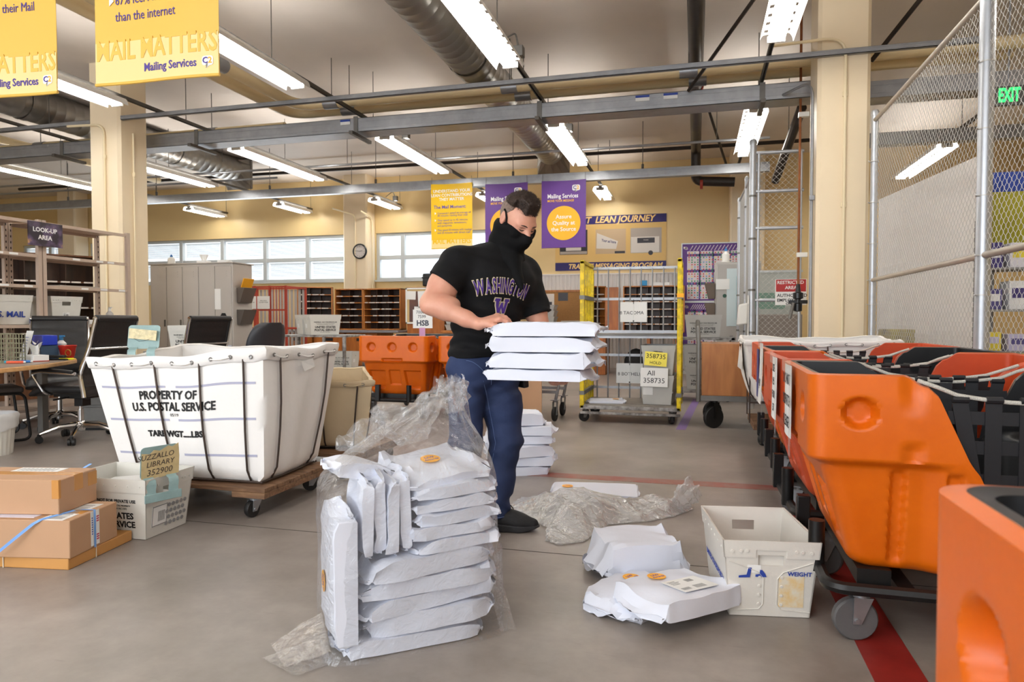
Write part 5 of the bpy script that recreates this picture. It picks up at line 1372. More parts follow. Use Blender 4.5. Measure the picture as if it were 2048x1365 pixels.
for x, lab in ((-7.14, 'crumpled white tissue box on top of the grey lockers'), (-6.78, 'small white paper pad on top of the grey lockers')):
    b = thing('tissue_box' if x < -7 else 'paper_pad', lab, 'box' if x < -7 else 'pad', (x, 8.85, 1.885))
    g = G(); g.bx(-0.08, 0.08, -0.06, 0.06, 0, 0.05); g.build('box_body', M['paper'], b, bevel=0.004)
    if x < -7: G().lathe([(0.03, 0.05), (0.05, 0.1), (0.065, 0.14), (0.02, 0.13)], 9).build('tissue', M['paper'], b)
# ================================================================== left side
# ---- beige steel shelving
M['beige_steel'] = mat('beige_shelf_paint', srgb(188, 168, 152), 0.42)
def shelf_bay(label, y0, y1):
    t = thing('shelving_unit', label, 'shelves', (-6.64, (y0 + y1) / 2, 0), 0, 'beige steel shelving')
    h = (y1 - y0) / 2
    for z in (0.16, 0.60, 1.0, 1.40, 1.71, 2.045):
        g = G(); g.bx(-0.22, 0.22, -h, h, z - 0.004, z).bx(0.21, 0.225, -h, h, z - 0.032, z).bx(-0.225, -0.21, -h, h, z - 0.032, z)
        g.build('shelf', M['beige_steel'], t, smooth=0)
    for y in (-h, h):
        G().bx(0.2, 0.24, y - 0.02, y + 0.02, 0, 2.06).build('front_post', M['beige_steel'], t, smooth=0)
        r = G(); r.bx(-0.24, -0.2, y - 0.02, y + 0.02, 0, 2.06)
        b = r.build('rear_post', M['beige_steel'], t, smooth=0)
        d = G(); z = 0.1
        while z < 2.03: d.bx(-0.2, -0.1985, y - 0.005, y + 0.005, z, z + 0.022); z += 0.06
        d.build('slot_holes', M['ink'], b, smooth=0)
    for z, ys in ((1.71, (-0.2, 0.1, 0.25)), (1.40, (-0.1, 0.15, 0.4)), (1.0, (-0.3,))):
        for y in ys: G().bx(0.225, 0.2265, y, y + 0.09, z - 0.024, z - 0.004).build('shelf_label', M['paper'], t, smooth=0)
    return t
shelf_bay('beige steel shelving bay next to the left column', 5.58, 6.66); shelf_bay('beige steel shelving bay running out of the left edge', 4.4, 5.53)
t = thing('hanging_sign', 'dark sign reading LOOK-UP AREA fixed to the shelving post', 'sign', (-6.35, 5.555, 0))
def space_print():
    m = bpy.data.materials.new('dark_cloudy_print'); m.use_nodes = True; nt = m.node_tree; b = nt.nodes['Principled BSDF']
    tc = nt.nodes.new('ShaderNodeTexCoord'); n = nt.nodes.new('ShaderNodeTexNoise'); n.inputs['Scale'].default_value = 7; n.inputs['Detail'].default_value = 8
    r = nt.nodes.new('ShaderNodeValToRGB'); e = r.color_ramp.elements; e[0].position = 0.45; e[0].color = (*srgb(40, 30, 42), 1); e[1].position = 0.75; e[1].color = (*srgb(226, 170, 90), 1)
    k = e.new(0.6); k.color = (*srgb(96, 80, 110), 1)
    nt.links.new(tc.outputs['Object'], n.inputs['Vector']); nt.links.new(n.outputs['Fac'], r.inputs['Fac']); nt.links.new(r.outputs['Color'], b.inputs['Base Color']); b.inputs['Roughness'].default_value = 0.3
    return m
G().bx(-0.012, 0.0, -0.19, 0.19, 1.79, 2.03).build('sign_plate', space_print(), t)
text(t, [('LOOK-UP', 0.062, 0, 0.04, {'bold': 0.0015}), ('AREA', 0.062, 0, -0.035, {'bold': 0.0015})], M['white_print'], frame((0.001, -0.01, 1.91), (0, 1, 0), (0, 0, 1)))
def tub_at(src, x, y, z, deg, label): return dup(src, (x, y, z), R(deg), label)
pl = make_tub('white mail tub on the shelf under the LOOK-UP sign, facing the room', M['tub'], words=None); pl.location = (-6.62, 5.86, 1.002); pl.rotation_euler = (0, 0, R(92)); tub_label(pl, -1, 0.0, 0.1, 0.07, 0.05)
pl.rotation_euler = (0, 0, R(80))
p2 = tub_at(pl, -6.65, 5.28, 1.002, 170, 'white mail tub on the shelf left of the LOOK-UP sign post')
text(p2, [('U.S. MAIL', 0.08, 0, 0.1, {'bold': 0.002})], M['blue_ink'], frame((0.146, 0, 0), (0, 1, 0), (0.1, 0, 1))).rotation_euler = (0, 0, R(180))
t = thing('letter_tray', 'orange wooden two tier letter tray on the shelf at the left', 'letter tray', (-6.58, 4.95, 1.002))
for k in range(2):
    z = k * 0.075; g = G(); g.bx(-0.16, 0.16, -0.16, 0.16, z, z + 0.01).bx(-0.16, -0.148, -0.16, 0.16, z, z + 0.07).bx(-0.16, 0.16, -0.16, -0.148, z, z + 0.07).bx(-0.16, 0.16, 0.148, 0.16, z, z + 0.07)
    g.prism([(-0.16, z), (0.16, z), (0.16, z + 0.07), (0.08, z + 0.07), (0.06, z + 0.04), (-0.06, z + 0.04), (-0.08, z + 0.07), (-0.16, z + 0.07)], 0.148, 0.16, Matrix(((0, 0, 1), (1, 0, 0), (0, 1, 0))).to_4x4())
    g.build('tray', M['oak'], t, smooth=0)
tag(G().bx(-6.70, -6.48, 4.92, 4.98, 1.080, 1.10).build('pink_paper', mat('pink_paper', srgb(226, 60, 140), 0.6)), 'bright pink papers lying in the wooden letter tray', 'paper')
tag(G().bx(-6.47, -6.465, 4.66, 4.78, 1.002, 1.12).build('green_note', mat('green_note', srgb(190, 220, 60), 0.6)), 'lime green note on the shelf at the left edge', 'note')
tag(G().bx(-6.6, -6.44, 6.14, 6.42, 1.002, 1.05).build('paper_box', M['paper'], bevel=0.003), 'low white paper box on the shelf right of the white tub', 'box')
tag(G().bx(-6.7, -6.46, 5.8, 6.3, 1.402, 1.416).build('papers', M['photo_grey']), 'thin pile of papers on the middle shelf', 'papers')
pigeonholes('sorting_case', 'tall dark brown sorting case standing behind the beige shelving', (-8.35, 7.0, 0.5), R(62), 1.9, 1.42, 4, 4, 0.35, M['oak_dark'])
t = thing('case_stand', 'dark stand under the tall brown sorting case behind the shelving', 'stand', (-8.5, 7.08, 0), R(62))
G().bx(-0.95, 0.95, 0.0, 0.35, 0.0, 0.5).build('stand_body', M['oak_dark'], t)

# ---- desk and what is on it
t = thing('desk', 'work desk with a maple front edge at the left', 'desk', (-5.4, 4.2, 0))
dp = [(-4.92, 3.4), (-4.99, 3.97), (-5.04, 4.18), (-5.14, 4.47), (-5.33, 4.85), (-5.50, 5.10), (-5.65, 5.18), (-5.85, 5.15), (-5.95, 4.9), (-5.95, 3.4)]
dp = [(x + 5.4, y - 4.2) for x, y in dp]
G().prism(dp, 0.652, 0.687).build('desk_top', M['maple'], t, smooth=0, bevel=0.006)
ip = [((x + 0.05) * 0.95 - 0.05, (y - 0.0) * 0.97) for x, y in dp]
G().prism(ip, 0.687, 0.690).build('desk_laminate', mat('grey_desk_laminate', srgb(150, 136, 124), 0.35), t, smooth=0)
for x, y in ((-0.45, 0.85), (-0.48, -0.7), (0.38, -0.7)): G().bx(x - 0.03, x + 0.03, y - 0.03, y + 0.03, 0, 0.652).build('desk_leg', M['galv_dark'], t)
t = thing('file_pedestal', 'grey filing pedestal behind the nearest black chair', 'pedestal', (-5.57, 5.48, 0), R(20))
G().bx(-0.14, 0.14, -0.2, 0.2, 0.03, 0.62).build('pedestal_body', M['galv_dark'], t, bevel=0.006)
for z in (0.13, 0.33, 0.52): G().bx(-0.13, 0.13, -0.212, -0.20, z - 0.09, z + 0.09).build('drawer', M['galv_dark'], t, bevel=0.003)
G().bx(-0.14, 0.14, -0.2, 0.2, 0, 0.03).build('plinth', M['ink'], t)
DZ = 0.6905
t = thing('tissue_box', 'white and red tissue box with a tissue standing up on the desk', 'tissue box', (-5.54, 4.72, DZ), R(-20))
G().bx(-0.12, 0.12, -0.06, 0.06, 0.006, 0.055).build('carton', M['paper'], t, bevel=0.003); G().bx(-0.122, 0.122, -0.062, 0.062, 0, 0.008).build('red_base', M['red_paint'], t)
g = G(); rows = []
for i in range(7):
    f = i / 6; rows.append([((0.025 + 0.07 * f + 0.015 * math.sin(3 * a + i)) * math.cos(a) * 1.3, 0.3 * (0.03 + 0.05 * f) * math.sin(a), 0.05 + 0.10 * f + 0.02 * math.sin(2 * a + 1) * f) for a in [2 * PI * k / 14 for k in range(14)]])
g.grid(rows, close_u=True); g.add([(p[0] * 0.5, p[1] * 0.3, p[2] + 0.012) for p in rows[-1]], [tuple(range(14))]); g.build('tissue', M['paper'], t, smooth=30)
def basket(label, loc, rz, w, d, h, m):
    t = thing('wire_basket', label, 'basket', loc, rz)
    def lattice(A, B, Cc, Dd, nu, nv):
        g = G(); A, B, Cc, Dd = map(Vector, (A, B, Cc, Dd))
        for i in range(nu + 1): g.bar(A.lerp(B, i / nu), Dd.lerp(Cc, i / nu), 0.009, 0.006)
        for j in range(nv + 1): g.bar(A.lerp(Dd, j / nv), B.lerp(Cc, j / nv), 0.009, 0.006)
        g.build('lattice_wall', m, t, smooth=0)
    a, b = w / 2, d / 2
    lattice((-a, -b, 0), (a, -b, 0), (a, -b, h), (-a, -b, h), 7, 6); lattice((-a, b, 0), (a, b, 0), (a, b, h), (-a, b, h), 7, 6)
    lattice((a, -b, 0), (a, b, 0), (a, b, h), (a, -b, h), 5, 6); lattice((-a, -b, 0), (-a, b, 0), (-a, b, h), (-a, -b, h), 5, 6)
    G().bx(-a, a, -b, b, 0, 0.006).build('basket_base', m, t)
basket('olive plastic lattice basket on the desk at the left edge', (-5.68, 4.52, DZ), R(-15), 0.34, 0.22, 0.24, mat('olive_plastic', srgb(150, 148, 124), 0.45))
t = thing('paper_sheet', 'white handwritten sheets leaning behind the lattice basket', 'papers', (-5.74, 4.78, DZ), R(-28))
g = G(); g.box((0, 0.02, 0.13), (0.22, 0.004, 0.27), Matrix.Rotation(R(-14), 3, 'X')); g.build('sheet', M['paper'], t, smooth=0)
g = G()
for k in range(7): g.tube([(-0.07 + 0.02 * q, -0.019 + 0.25 * (0.05 + k * 0.024), 0.05 + k * 0.025 + 0.008 * (q % 2)) for q in range(7)], 0.0012, 4)
g.build('handwriting', M['blue_ink'], t, smooth=0)
t = thing('blue_box', 'blue plastic box on top of a small stack on the desk', 'box', (-5.72, 4.97, DZ + 0.13), R(-25))
g = G(); g.prism([(-0.14, 0), (0.14, 0), (0.14, 0.09), (-0.11, 0.09), (-0.15, 0.05)], -0.06, 0.06, Matrix(((1, 0, 0), (0, 0, 1), (0, 1, 0))).to_4x4()); g.build('box_body', mat('blue_plastic_box', srgb(44, 62, 176), 0.35), t, bevel=0.006)
t = thing('card_box', 'small navy and white carton under the blue box on the desk', 'carton', (-5.72, 4.97, DZ), R(-25))
G().bx(-0.15, 0.13, -0.07, 0.07, 0, 0.128).build('carton', mat('navy_carton', srgb(60, 84, 110), 0.5), t, bevel=0.003); G().bx(-0.12, 0.1, -0.072, -0.07, 0.04, 0.10).build('white_panel', M['paper'], t)
t = thing('red_mug', 'red mug with a gold handle on the desk', 'mug', (-5.53, 5.03, DZ))
M['red_gloss'] = mat('red_lacquer', srgb(176, 40, 28), 0.25)
G().lathe([(0.05, 0), (0.068, 0.10), (0.076, 0.125), (0.072, 0.128), (0.062, 0.1), (0.045, 0.01)], 20).build('mug_body', M['red_gloss'], t)
G().tube([(0.03 * math.cos(a) + 0.06, -0.05, 0.06 + 0.03 * math.sin(a)) for a in [2 * PI * k / 16 for k in range(16)]], 0.005, 6, closed=True).build('ring_handle', mat('brass', srgb(206, 158, 74), 0.3, 0.8), t)
t = thing('pump_bottle', 'white lotion bottle with a blue pump beside the red mug', 'bottle', (-5.70, 5.12, DZ))
G().lathe([(0.04, 0), (0.042, 0.02), (0.042, 0.14), (0.015, 0.17)], 14).build('bottle_body', M['white_paint'], t); g = G(); g.lathe([(0.018, 0.17), (0.018, 0.2)], 10); g.bx(-0.012, 0.035, -0.01, 0.01, 0.2, 0.215); g.build('pump', mat('blue_pump', srgb(70, 140, 190), 0.4), t)
t = thing('soap_bottle', 'clear sanitizer bottle with a white pump between the two black chairs', 'bottle', (-5.60, 5.98, 1.002))
t.location = (-6.55, 6.52, 1.002)
G().lathe([(0.035, 0), (0.038, 0.02), (0.038, 0.12), (0.014, 0.15)], 14).build('bottle_body', mat('pale_gel', srgb(200, 196, 190), 0.2), t); g = G(); g.lathe([(0.016, 0.15), (0.016, 0.18)], 10); g.bx(-0.01, 0.03, -0.008, 0.008, 0.18, 0.195); g.build('pump', M['white_paint'], t); G().lathe([(0.0385, 0.03), (0.0385, 0.08)], 14).build('pink_label', mat('pink_label', srgb(220, 90, 130), 0.5), t)
t = thing('marker_pen', 'yellow highlighter pen lying on the desk edge', 'pen', (-5.42, 4.93, DZ + 0.009), R(20)); G().cyl((-0.07, 0, 0), (0.05, 0, 0), 0.009, 10).build('pen_body', mat('yellow_marker', srgb(236, 226, 30), 0.4), t); G().cyl((0.05, 0, 0), (0.07, 0, 0), 0.006, 8).build('pen_tip', M['yellow'], t)
for k, (x, y, c) in enumerate(((-5.40, 4.42, srgb(226, 90, 50)), (-5.46, 4.45, srgb(50, 150, 170)), (-5.42, 4.50, srgb(60, 120, 190)))):
    t = thing('marker_pen', ['orange', 'teal', 'blue'][k] + ' marker lying in front of the lattice basket', 'pen', (x, y, DZ + 0.011), R(30)); G().cyl((-0.06, 0, 0), (0.06, 0, 0), 0.011, 10).build('pen_body', mat('marker_' + str(k), c, 0.4), t); G().cyl((0.06, 0, 0), (0.075, 0, 0), 0.007, 8).build('pen_cap', M['white_paint'], t)
t = thing('stapler', 'black stapler behind the tissue box on the desk', 'stapler', (-5.50, 4.88, DZ), R(15)); G().bx(-0.1, 0.1, -0.02, 0.02, 0, 0.012).build('base', M['black_plastic'], t, bevel=0.003); G().bx(-0.1, 0.09, -0.018, 0.018, 0.02, 0.045).build('arm', M['black_plastic'], t, bevel=0.005)

# ---- black office chairs
M['leather'] = mat('black_leather', srgb(34, 33, 34), 0.42, bump=(60, 0.12))
def make_chair(label, group='black ribbed office chairs'):
    root = thing('office_chair', label, 'office chair', group=group)
    g = G()
    for k in range(5):
        a = R(90 + 72 * k + 10); d = Vector((math.cos(a), math.sin(a), 0))
        g.tube([d * 0.03 + Vector((0, 0, 0.13)), d * 0.16 + Vector((0, 0, 0.125)), d * 0.30 + Vector((0, 0, 0.075))], [0.026, 0.02, 0.014], 8)
    g.lathe([(0.03, 0.08), (0.035, 0.1), (0.035, 0.16), (0.028, 0.17)], 14)
    b = g.build('five_star_base', M['chrome'], root)
    for k in range(5):
        a = R(90 + 72 * k + 10); d = Vector((math.cos(a), math.sin(a), 0)) * 0.305; s = Vector((-d.y, d.x, 0)).normalized()
        c = G(); c.cyl(d + s * 0.006 + Vector((0, 0, 0.03)), d + s * 0.026 + Vector((0, 0, 0.03)), 0.03, 14).cyl(d - s * 0.006 + Vector((0, 0, 0.03)), d - s * 0.026 + Vector((0, 0, 0.03)), 0.03, 14)
        c.cyl(d + Vector((0, 0, 0.03)), d + Vector((0, 0, 0.075)), 0.014, 8); c.build('caster', M['black_rubber'], b)
    g = G(); g.cyl((0, 0, 0.15), (0, 0, 0.27), 0.025, 14).cyl((0, 0, 0.27), (0, 0, 0.38), 0.016, 12); g.build('gas_column', M['chrome'], root)
    g = G(); g.bx(-0.09, 0.09, -0.12, 0.14, 0.37, 0.415).bx(-0.05, 0.05, -0.02, 0.06, 0.30, 0.37).cyl((0.1, -0.02, 0.385), (0.24, -0.05, 0.375), 0.008, 8); g.build('tilt_mechanism', M['black_plastic'], root, bevel=0.012)
    # seat: padded cushion with a rolled front
    rows = []
    for i in range(15):
        f = i / 14; y = 0.25 - 0.52 * f; drop = -0.05 * max(0, (f - 0.75) / 0.25) ** 2
        rows.append([(0.255 * math.copysign(abs(math.cos(a)) ** 0.35, math.cos(a)), y, 0.465 + drop + (0.045 if i not in (0, 14) else 0.02) * math.copysign(abs(math.sin(a)) ** 0.6, math.sin(a)) + (0.004 * math.cos(f * 30) if math.sin(a) > 0.5 else 0)) for a in [2 * PI * k / 24 for k in range(24)]])
    g = G(); g.grid(rows, close_u=True); g.add(rows[0], [tuple(range(24))]); g.add(rows[-1], [tuple(reversed(range(24)))]); g.build('seat', M['leather'], root, smooth=60)
    # tall ribbed back, leaning
    def bk(f): return (0.245 + 0.02 * f + 0.10 * f * f - 0.05 * math.exp(-((f - 0.3) / 0.2) ** 2), 0.40 + 0.66 * f)
    rows = []; n = 48
    for i in range(n + 1):
        f = i / n; y, z = bk(f); rib = 0.008 * abs(math.sin(PI * f * 7)) ** 0.4
        th = 0.012 + rib; rows.append([(0.235 * math.copysign(abs(math.cos(a)) ** 0.3, math.cos(a)), y + th * math.copysign(abs(math.sin(a)) ** 0.5, math.sin(a)), z) for a in [2 * PI * k / 20 for k in range(20)]])
    g = G(); g.grid(rows, close_u=True); g.add(rows[0], [tuple(reversed(range(20)))]); g.add(rows[-1], [tuple(range(20))]); g.build('backrest', M['leather'], root, smooth=50)
    y, z = bk(1.0); g = G(); g.cyl((-0.235, y, z), (0.235, y, z), 0.03, 14); g.build('top_roll', M['leather'], root)
    for s in (-1, 1):
        x = s * 0.245
        pts = [Vector((x, bk(i / 12)[0] + 0.006, bk(i / 12)[1])) for i in range(13)]
        G().tube(pts, 0.013, 8, sq=1.6).build('side_frame', M['chrome'], root)
        G().cyl((s * 0.215, y, z), (s * 0.25, y, z), 0.02, 12).build('end_cap', M['chrome'], root)
        a = G(); a.tube(route((x * 0.9, -0.08, 0.42), (x * 1.12, -0.1, 0.43), (x * 1.2, -0.2, 0.60), (x * 1.2, -0.12, 0.62), (x * 1.16, 0.2, 0.60), r=0.03), 0.011, 8, sq=1.5); ar = a.build('arm_loop', M['chrome'], root)
        G().tube([(x * 1.2, -0.18, 0.622), (x * 1.2, -0.1, 0.63), (x * 1.18, 0.05, 0.625), (x * 1.16, 0.18, 0.612)], 0.017, 8).build('arm_pad', M['black_plastic'], ar)
    for f in (0.62,):
        yy, zz = bk(f); G().tube([(-0.245, yy + 0.012, zz), (-0.23, yy + 0.045, zz), (0.23, yy + 0.045, zz), (0.245, yy + 0.012, zz)], 0.012, 8).build('back_bar', M['chrome'], root)
    return root
chb = make_chair('black ribbed office chair with chrome arms, nearest, left of the canvas hamper'); chb.location = (-5.19, 4.84, 0); chb.rotation_euler = (0, 0, R(-84))
dup(chb, (-6.0, 5.36, 0), R(46), 'black ribbed office chair facing the room behind the desk')
dup(chb, (-5.10, 6.05, 0), R(-103), 'black ribbed office chair standing behind the canvas hamper')
t = thing('task_chair', 'dark grey round backed chair behind the canvas hamper, right of the ribbed chairs', 'office chair', (-4.70, 6.6, 0), R(-105))
M['grey_leather'] = mat('charcoal_vinyl', srgb(52, 53, 58), 0.45)
rows = []
for i in range(17):
    f = i / 16; z = 0.5 + 0.52 * f; w = 0.25 * (1 - 0.35 * max(0, (f - 0.55) / 0.45) ** 2.2) * (1 if f < 0.97 else 0.7); yb = 0.2 + 0.12 * f * f
    rows.append([(w * math.copysign(abs(math.cos(a)) ** 0.5, math.cos(a)), yb - 0.10 * (1 - (w * math.cos(a) / 0.26) ** 2) * 0 + 0.045 * math.sin(a) - 0.05 * abs(math.cos(a)) ** 2, z) for a in [2 * PI * k / 24 for k in range(24)]])
g = G(); g.grid(rows, close_u=True); g.add(rows[0], [tuple(reversed(range(24)))]); g.add(rows[-1], [tuple(range(24))]); g.build('backrest', M['grey_leather'], t, smooth=70)
g = G(); g.lathe([(0.0005, 0.42), (0.22, 0.42), (0.25, 0.45), (0.25, 0.47), (0.22, 0.5), (0.0005, 0.51)], 24); g.build('seat', M['grey_leather'], t)
G().cyl((0, 0, 0.12), (0, 0, 0.42), 0.025, 12).build('column', M['black_plastic'], t)
g = G(); [g.tube([(0, 0, 0.11), (0.28 * math.cos(R(72 * k)), 0.28 * math.sin(R(72 * k)), 0.065)], [0.025, 0.015], 8) for k in range(5)]; b = g.build('five_star_base', M['black_plastic'], t)
for k in range(5): G().ball((0.28 * math.cos(R(72 * k)), 0.28 * math.sin(R(72 * k)), 0.03), 0.03, 12, 8).build('caster', M['black_rubber'], b)
t = thing('sled_chair', 'grey padded chair on a black tubular sled frame, cut by the left edge', 'chair', (-5.9, 4.55, 0), R(-30))
G().bx(-0.24, 0.24, -0.22, 0.24, 0.42, 0.475).build('seat', mat('brown_grey_fabric', srgb(74, 66, 62), 0.7), t, bevel=0.02, seg=3)
for s in (-1, 1): G().tube(route((s * 0.23, -0.22, 0.42), (s * 0.25, 0.24, 0.42), (s * 0.25, 0.28, 0.02), (s * 0.25, -0.25, 0.02), r=0.06), 0.012, 8).build('sled_leg', M['black_steel'], t)
G().cyl((-0.25, -0.25, 0.02), (0.25, -0.25, 0.02), 0.012, 8).build('floor_bar', M['black_steel'], t)
t = thing('waste_bin', 'white plastic waste bin with a liner bag, cut by the left edge', 'waste bin', (-5.28, 4.12, 0))
g = G(); rows = []
for r, z in ((0.125, 0), (0.13, 0.01), (0.155, 0.29), (0.16, 0.30)):
    rows.append([((r + 0.0025 * math.cos(24 * a)) * math.cos(a), (r + 0.0025 * math.cos(24 * a)) * math.sin(a), z) for a in [2 * PI * k / 96 for k in range(96)]])
g.grid(rows, close_u=True); g.add(rows[0], [tuple(reversed(range(96)))]); g.build('bin_body', M['tub'], t)
M['liner_bag'] = mat('translucent_bin_liner', srgb(232, 232, 232), 0.3, alpha=0.75)
g = G(); rows = []; rnd = random.Random(5)
for r, z in ((0.163, 0.20), (0.172, 0.23), (0.168, 0.27), (0.176, 0.305), (0.165, 0.325), (0.14, 0.31), (0.12, 0.2)):
    rows.append([((r + 0.005 * math.sin(9 * a + 20 * z) + rnd.uniform(-0.002, 0.002)) * math.cos(a), (r + 0.005 * math.sin(9 * a + 20 * z)) * math.sin(a), z + 0.012 * math.sin(3 * a) * (z < 0.22)) for a in [2 * PI * k / 40 for k in range(40)]])
g.grid(rows, close_u=True); g.build('bin_liner', M['liner_bag'], t, smooth=60)

# ---- tub on a small table behind the hamper
t = thing('side_table', 'small grey table behind the canvas hamper carrying a white tub', 'table', (-5.72, 6.85, 0))
G().bx(-0.4, 0.4, -0.3, 0.3, 0.66, 0.69).build('table_top', M['grey_paint'], t, bevel=0.004)
for x in (-0.36, 0.36):
    for y in (-0.26, 0.26): G().bx(x - 0.018, x + 0.018, y - 0.018, y + 0.018, 0, 0.66).build('table_leg', M['grey_paint'], t)
wt = make_tub('white mail tub with printed lettering behind the hamper, left of the black chair', M['tub'], holes=False); wt.location = (-5.62, 6.78, 0.692); wt.rotation_euler = (0, 0, R(-68))

# ---- canvas hampers
hp, HS = make_hamper('large white canvas hamper stencilled PROPERTY OF U.S. POSTAL SERVICE on a wooden dolly', [(-3.10, 3.16, 0.175), (-2.215, 3.19, 0.175), (-2.25, 3.78, 0.175), (-3.14, 3.80, 0.175)],
    [(-3.27, 3.10, 0.83), (-2.20, 3.17, 0.895), (-2.13, 3.83, 0.90), (-3.30, 3.86, 0.88)], M['canvas'], 0.165, 'canvas hampers at the left', (0.76, 0.49, 0.21), rods=((4, 1), (2, 1)), wheels=0.052, seed=3)
g = G()
for s, sz, u0, t0, kw in (('PROPERTY OF', 0.068, 0.275, 0.69, {'sx': 0.82}), ('U.S. POSTAL SERVICE', 0.068, 0.215, 0.595, {'sx': 0.82}), ('TARE WGT.....LBS.', 0.048, 0.28, 0.375, {'sx': 1.0})):
    vs, fs = text_mesh(s, sz, align='LEFT', bold=0.0022, ext=0.0003, shear=0.08, **kw)
    g.add([HS(0, u0 + p[0] / 1.02, t0 + p[1] / 0.71, 0.0035 + p[2]) for p in vs], fs)
vs, fs = text_mesh('05/19', 0.024, align='LEFT', ext=0.0003); g.add([HS(0, 0.45 + p[0] / 1.02, 0.53 + p[1] / 0.71, 0.0035 + p[2]) for p in vs], fs)
g.build('stencil_lettering', M['ink'], hp, smooth=0)
g = G(); P = [HS(1, u, t, 0.03) for u, t in ((0.42, 0.90), (0.56, 0.93), (0.60, 0.86), (0.46, 0.82))]; g.add(P, [(0, 1, 2, 3)]); tg = g.build('string_tag', M['paper'], hp, smooth=0)
h2, _ = make_hamper('smaller beige canvas hamper behind the large white one', [(-2.70, 4.08, 0.18), (-2.18, 4.27, 0.18), (-2.52, 4.82, 0.18), (-3.04, 4.63, 0.18)],
    [(-2.78, 4.0, 0.65), (-2.09, 4.22, 0.64), (-2.52, 4.93, 0.675), (-3.16, 4.7, 0.68)], M['canvas_beige'], 0.17, 'canvas hampers at the left', rods=((3, 1), (3, 1)), wheels=0.05, seed=8)
M['teal_metal'] = mat('pale_teal_enamel', srgb(158, 188, 188), 0.45, noise=(9, 0.25, 0.3)); M['old_paper'] = mat('aged_tan_paper', srgb(222, 200, 150), 0.7, noise=(12, 0.3, 0.4))
def tape_print():
    return mat('yellowed_crumpled_tape', srgb(236, 222, 176), 0.25, noise=(30, 0.35, 0.3), bump=(60, 0.5, 0.01))
def clip_sign(label, loc, rz, lines=None, pitch=8, torn=False):
    t = thing('clip_sign', label, 'sign', loc, rz)
    Mx = Matrix.Rotation(R(pitch), 4, 'X')
    g = G(); g.T = Mx; g.prism([(x, y + 0.085) for x, y in rect_round(0.185, 0.155, 0.02)], 0, 0.0025, Matrix.Rotation(R(90), 4, 'X')); g.build('sign_plate', M['teal_metal'], t, smooth=0)
    for s in (-1, 1):
        c = G(); pr = [(0.0, 0.02), (-0.012, 0.006), (-0.028, 0.002), (-0.034, -0.02), (-0.026, -0.05), (-0.036, -0.075)]
        rows = [[(s * 0.055 + e * 0.024, y, z) for y, z in pr] for e in (-1, 1)]
        c.grid(rows); c.grid([[(p[0], p[1] + 0.0015, p[2]) for p in r] for r in rows], flip=True); c.build('spring_clip', M['teal_metal'], t, smooth=180)
    G().bx(-0.09, 0.09, -0.04, -0.034, -0.10, -0.06).build('clip_lip', M['teal_metal'], t, bevel=0.002)
    if torn:
        pp = G(); pp.T = Mx; e = [(-0.088, 0.012), (-0.03, 0.004), (0.03, 0.01), (0.095, 0.016), (0.096, 0.10), (0.09, 0.165), (0.06, 0.15), (0.04, 0.158), (0.0, 0.138), (-0.03, 0.145), (-0.05, 0.128), (-0.088, 0.135)]
        pp.prism(e, 0.0026, 0.004, Matrix.Rotation(R(90), 4, 'X')); pp.build('torn_card', M['old_paper'], t, smooth=0)
        text(t, lines, mat('faded_pencil', srgb(84, 74, 66), 0.7), Mx @ frame((0, -0.0045, 0), (1, 0, 0.05), (0, 0, 1)), 'handwriting')
    else:
        G().box((0, -0.002, 0.1), (0.16, 0.004, 0.065), Matrix.Rotation(R(6), 3, 'Y')).build('tape_patch', tape_print(), t)
        G().tube([(-0.05, -0.005, 0.075), (-0.02, -0.005, 0.055), (0.01, -0.005, 0.06), (0.04, -0.005, 0.07)], 0.001, 4).build('marker_stroke', M['ink'], t)
    return t
c = clip_sign('pale teal clip sign with crumpled tape on the far rim of the white hamper', (-3.27, 3.50, 0.865), R(22), pitch=-12); c.scale = (1, 1, 0.95)

# ---- cartons and the tub at the lower left
def carton(name, label, loc, rz, w, d, h, m, cat='carton', group=None):
    """front right corner at loc; w along -x, d along +y"""
    t = thing(name, label, cat, loc, rz, group)
    G().bx(-w, 0, 0, d, 0, h).build('carton_body', m, t, bevel=0.004)
    return t
M['kraft'] = mat('kraft_paper', srgb(206, 150, 84), 0.5, noise=(3, 0.15), bump=(9, 0.25, 0.01)); M['string'] = mat('white_string', srgb(226, 216, 196), 0.7); M['blue_strap'] = mat('pale_blue_strap', srgb(120, 168, 232), 0.35)
t = carton('wrapped_parcel', 'flat kraft paper parcel tied with string at the bottom of the carton stack', (-2.53, 2.285, 0), R(8), 0.52, 0.40, 0.048, M['kraft'], 'parcel')
for x in (-0.30,): G().tube([(x, -0.002, 0.0), (x, -0.003, 0.05), (x, 0.403, 0.05), (x, 0.403, 0.0)], 0.0025, 6).build('string', M['string'], t)
G().tube([(0.002, 0.16, 0.0), (0.003, 0.16, 0.05), (-0.3, 0.16, 0.0515), (-0.52, 0.16, 0.0515)], 0.0025, 6).build('string', M['string'], t)
t = carton('strapped_carton', 'brown carton with blue straps, middle of the stack at the left edge', (-2.52, 2.285, 0.0485), R(11), 0.52, 0.31, 0.162, M['card'])
G().bx(-0.44, -0.02, 0.10, 0.16, 0.162, 0.1635).build('packing_tape', M['tape'], t)
lb = G().bx(-0.14, -0.03, 0.0, 0.26, 0.162, 0.1632).build('shipping_label', M['paper'], t)
g = G(); rnd = random.Random(2)
for k in range(14): g.bx(-0.13, -0.05, 0.02 + k * 0.016, 0.02 + k * 0.016 + rnd.uniform(0.004, 0.011), 0.1632, 0.1636)
g.build('label_print', M['barcode_grey'], lb, smooth=0)
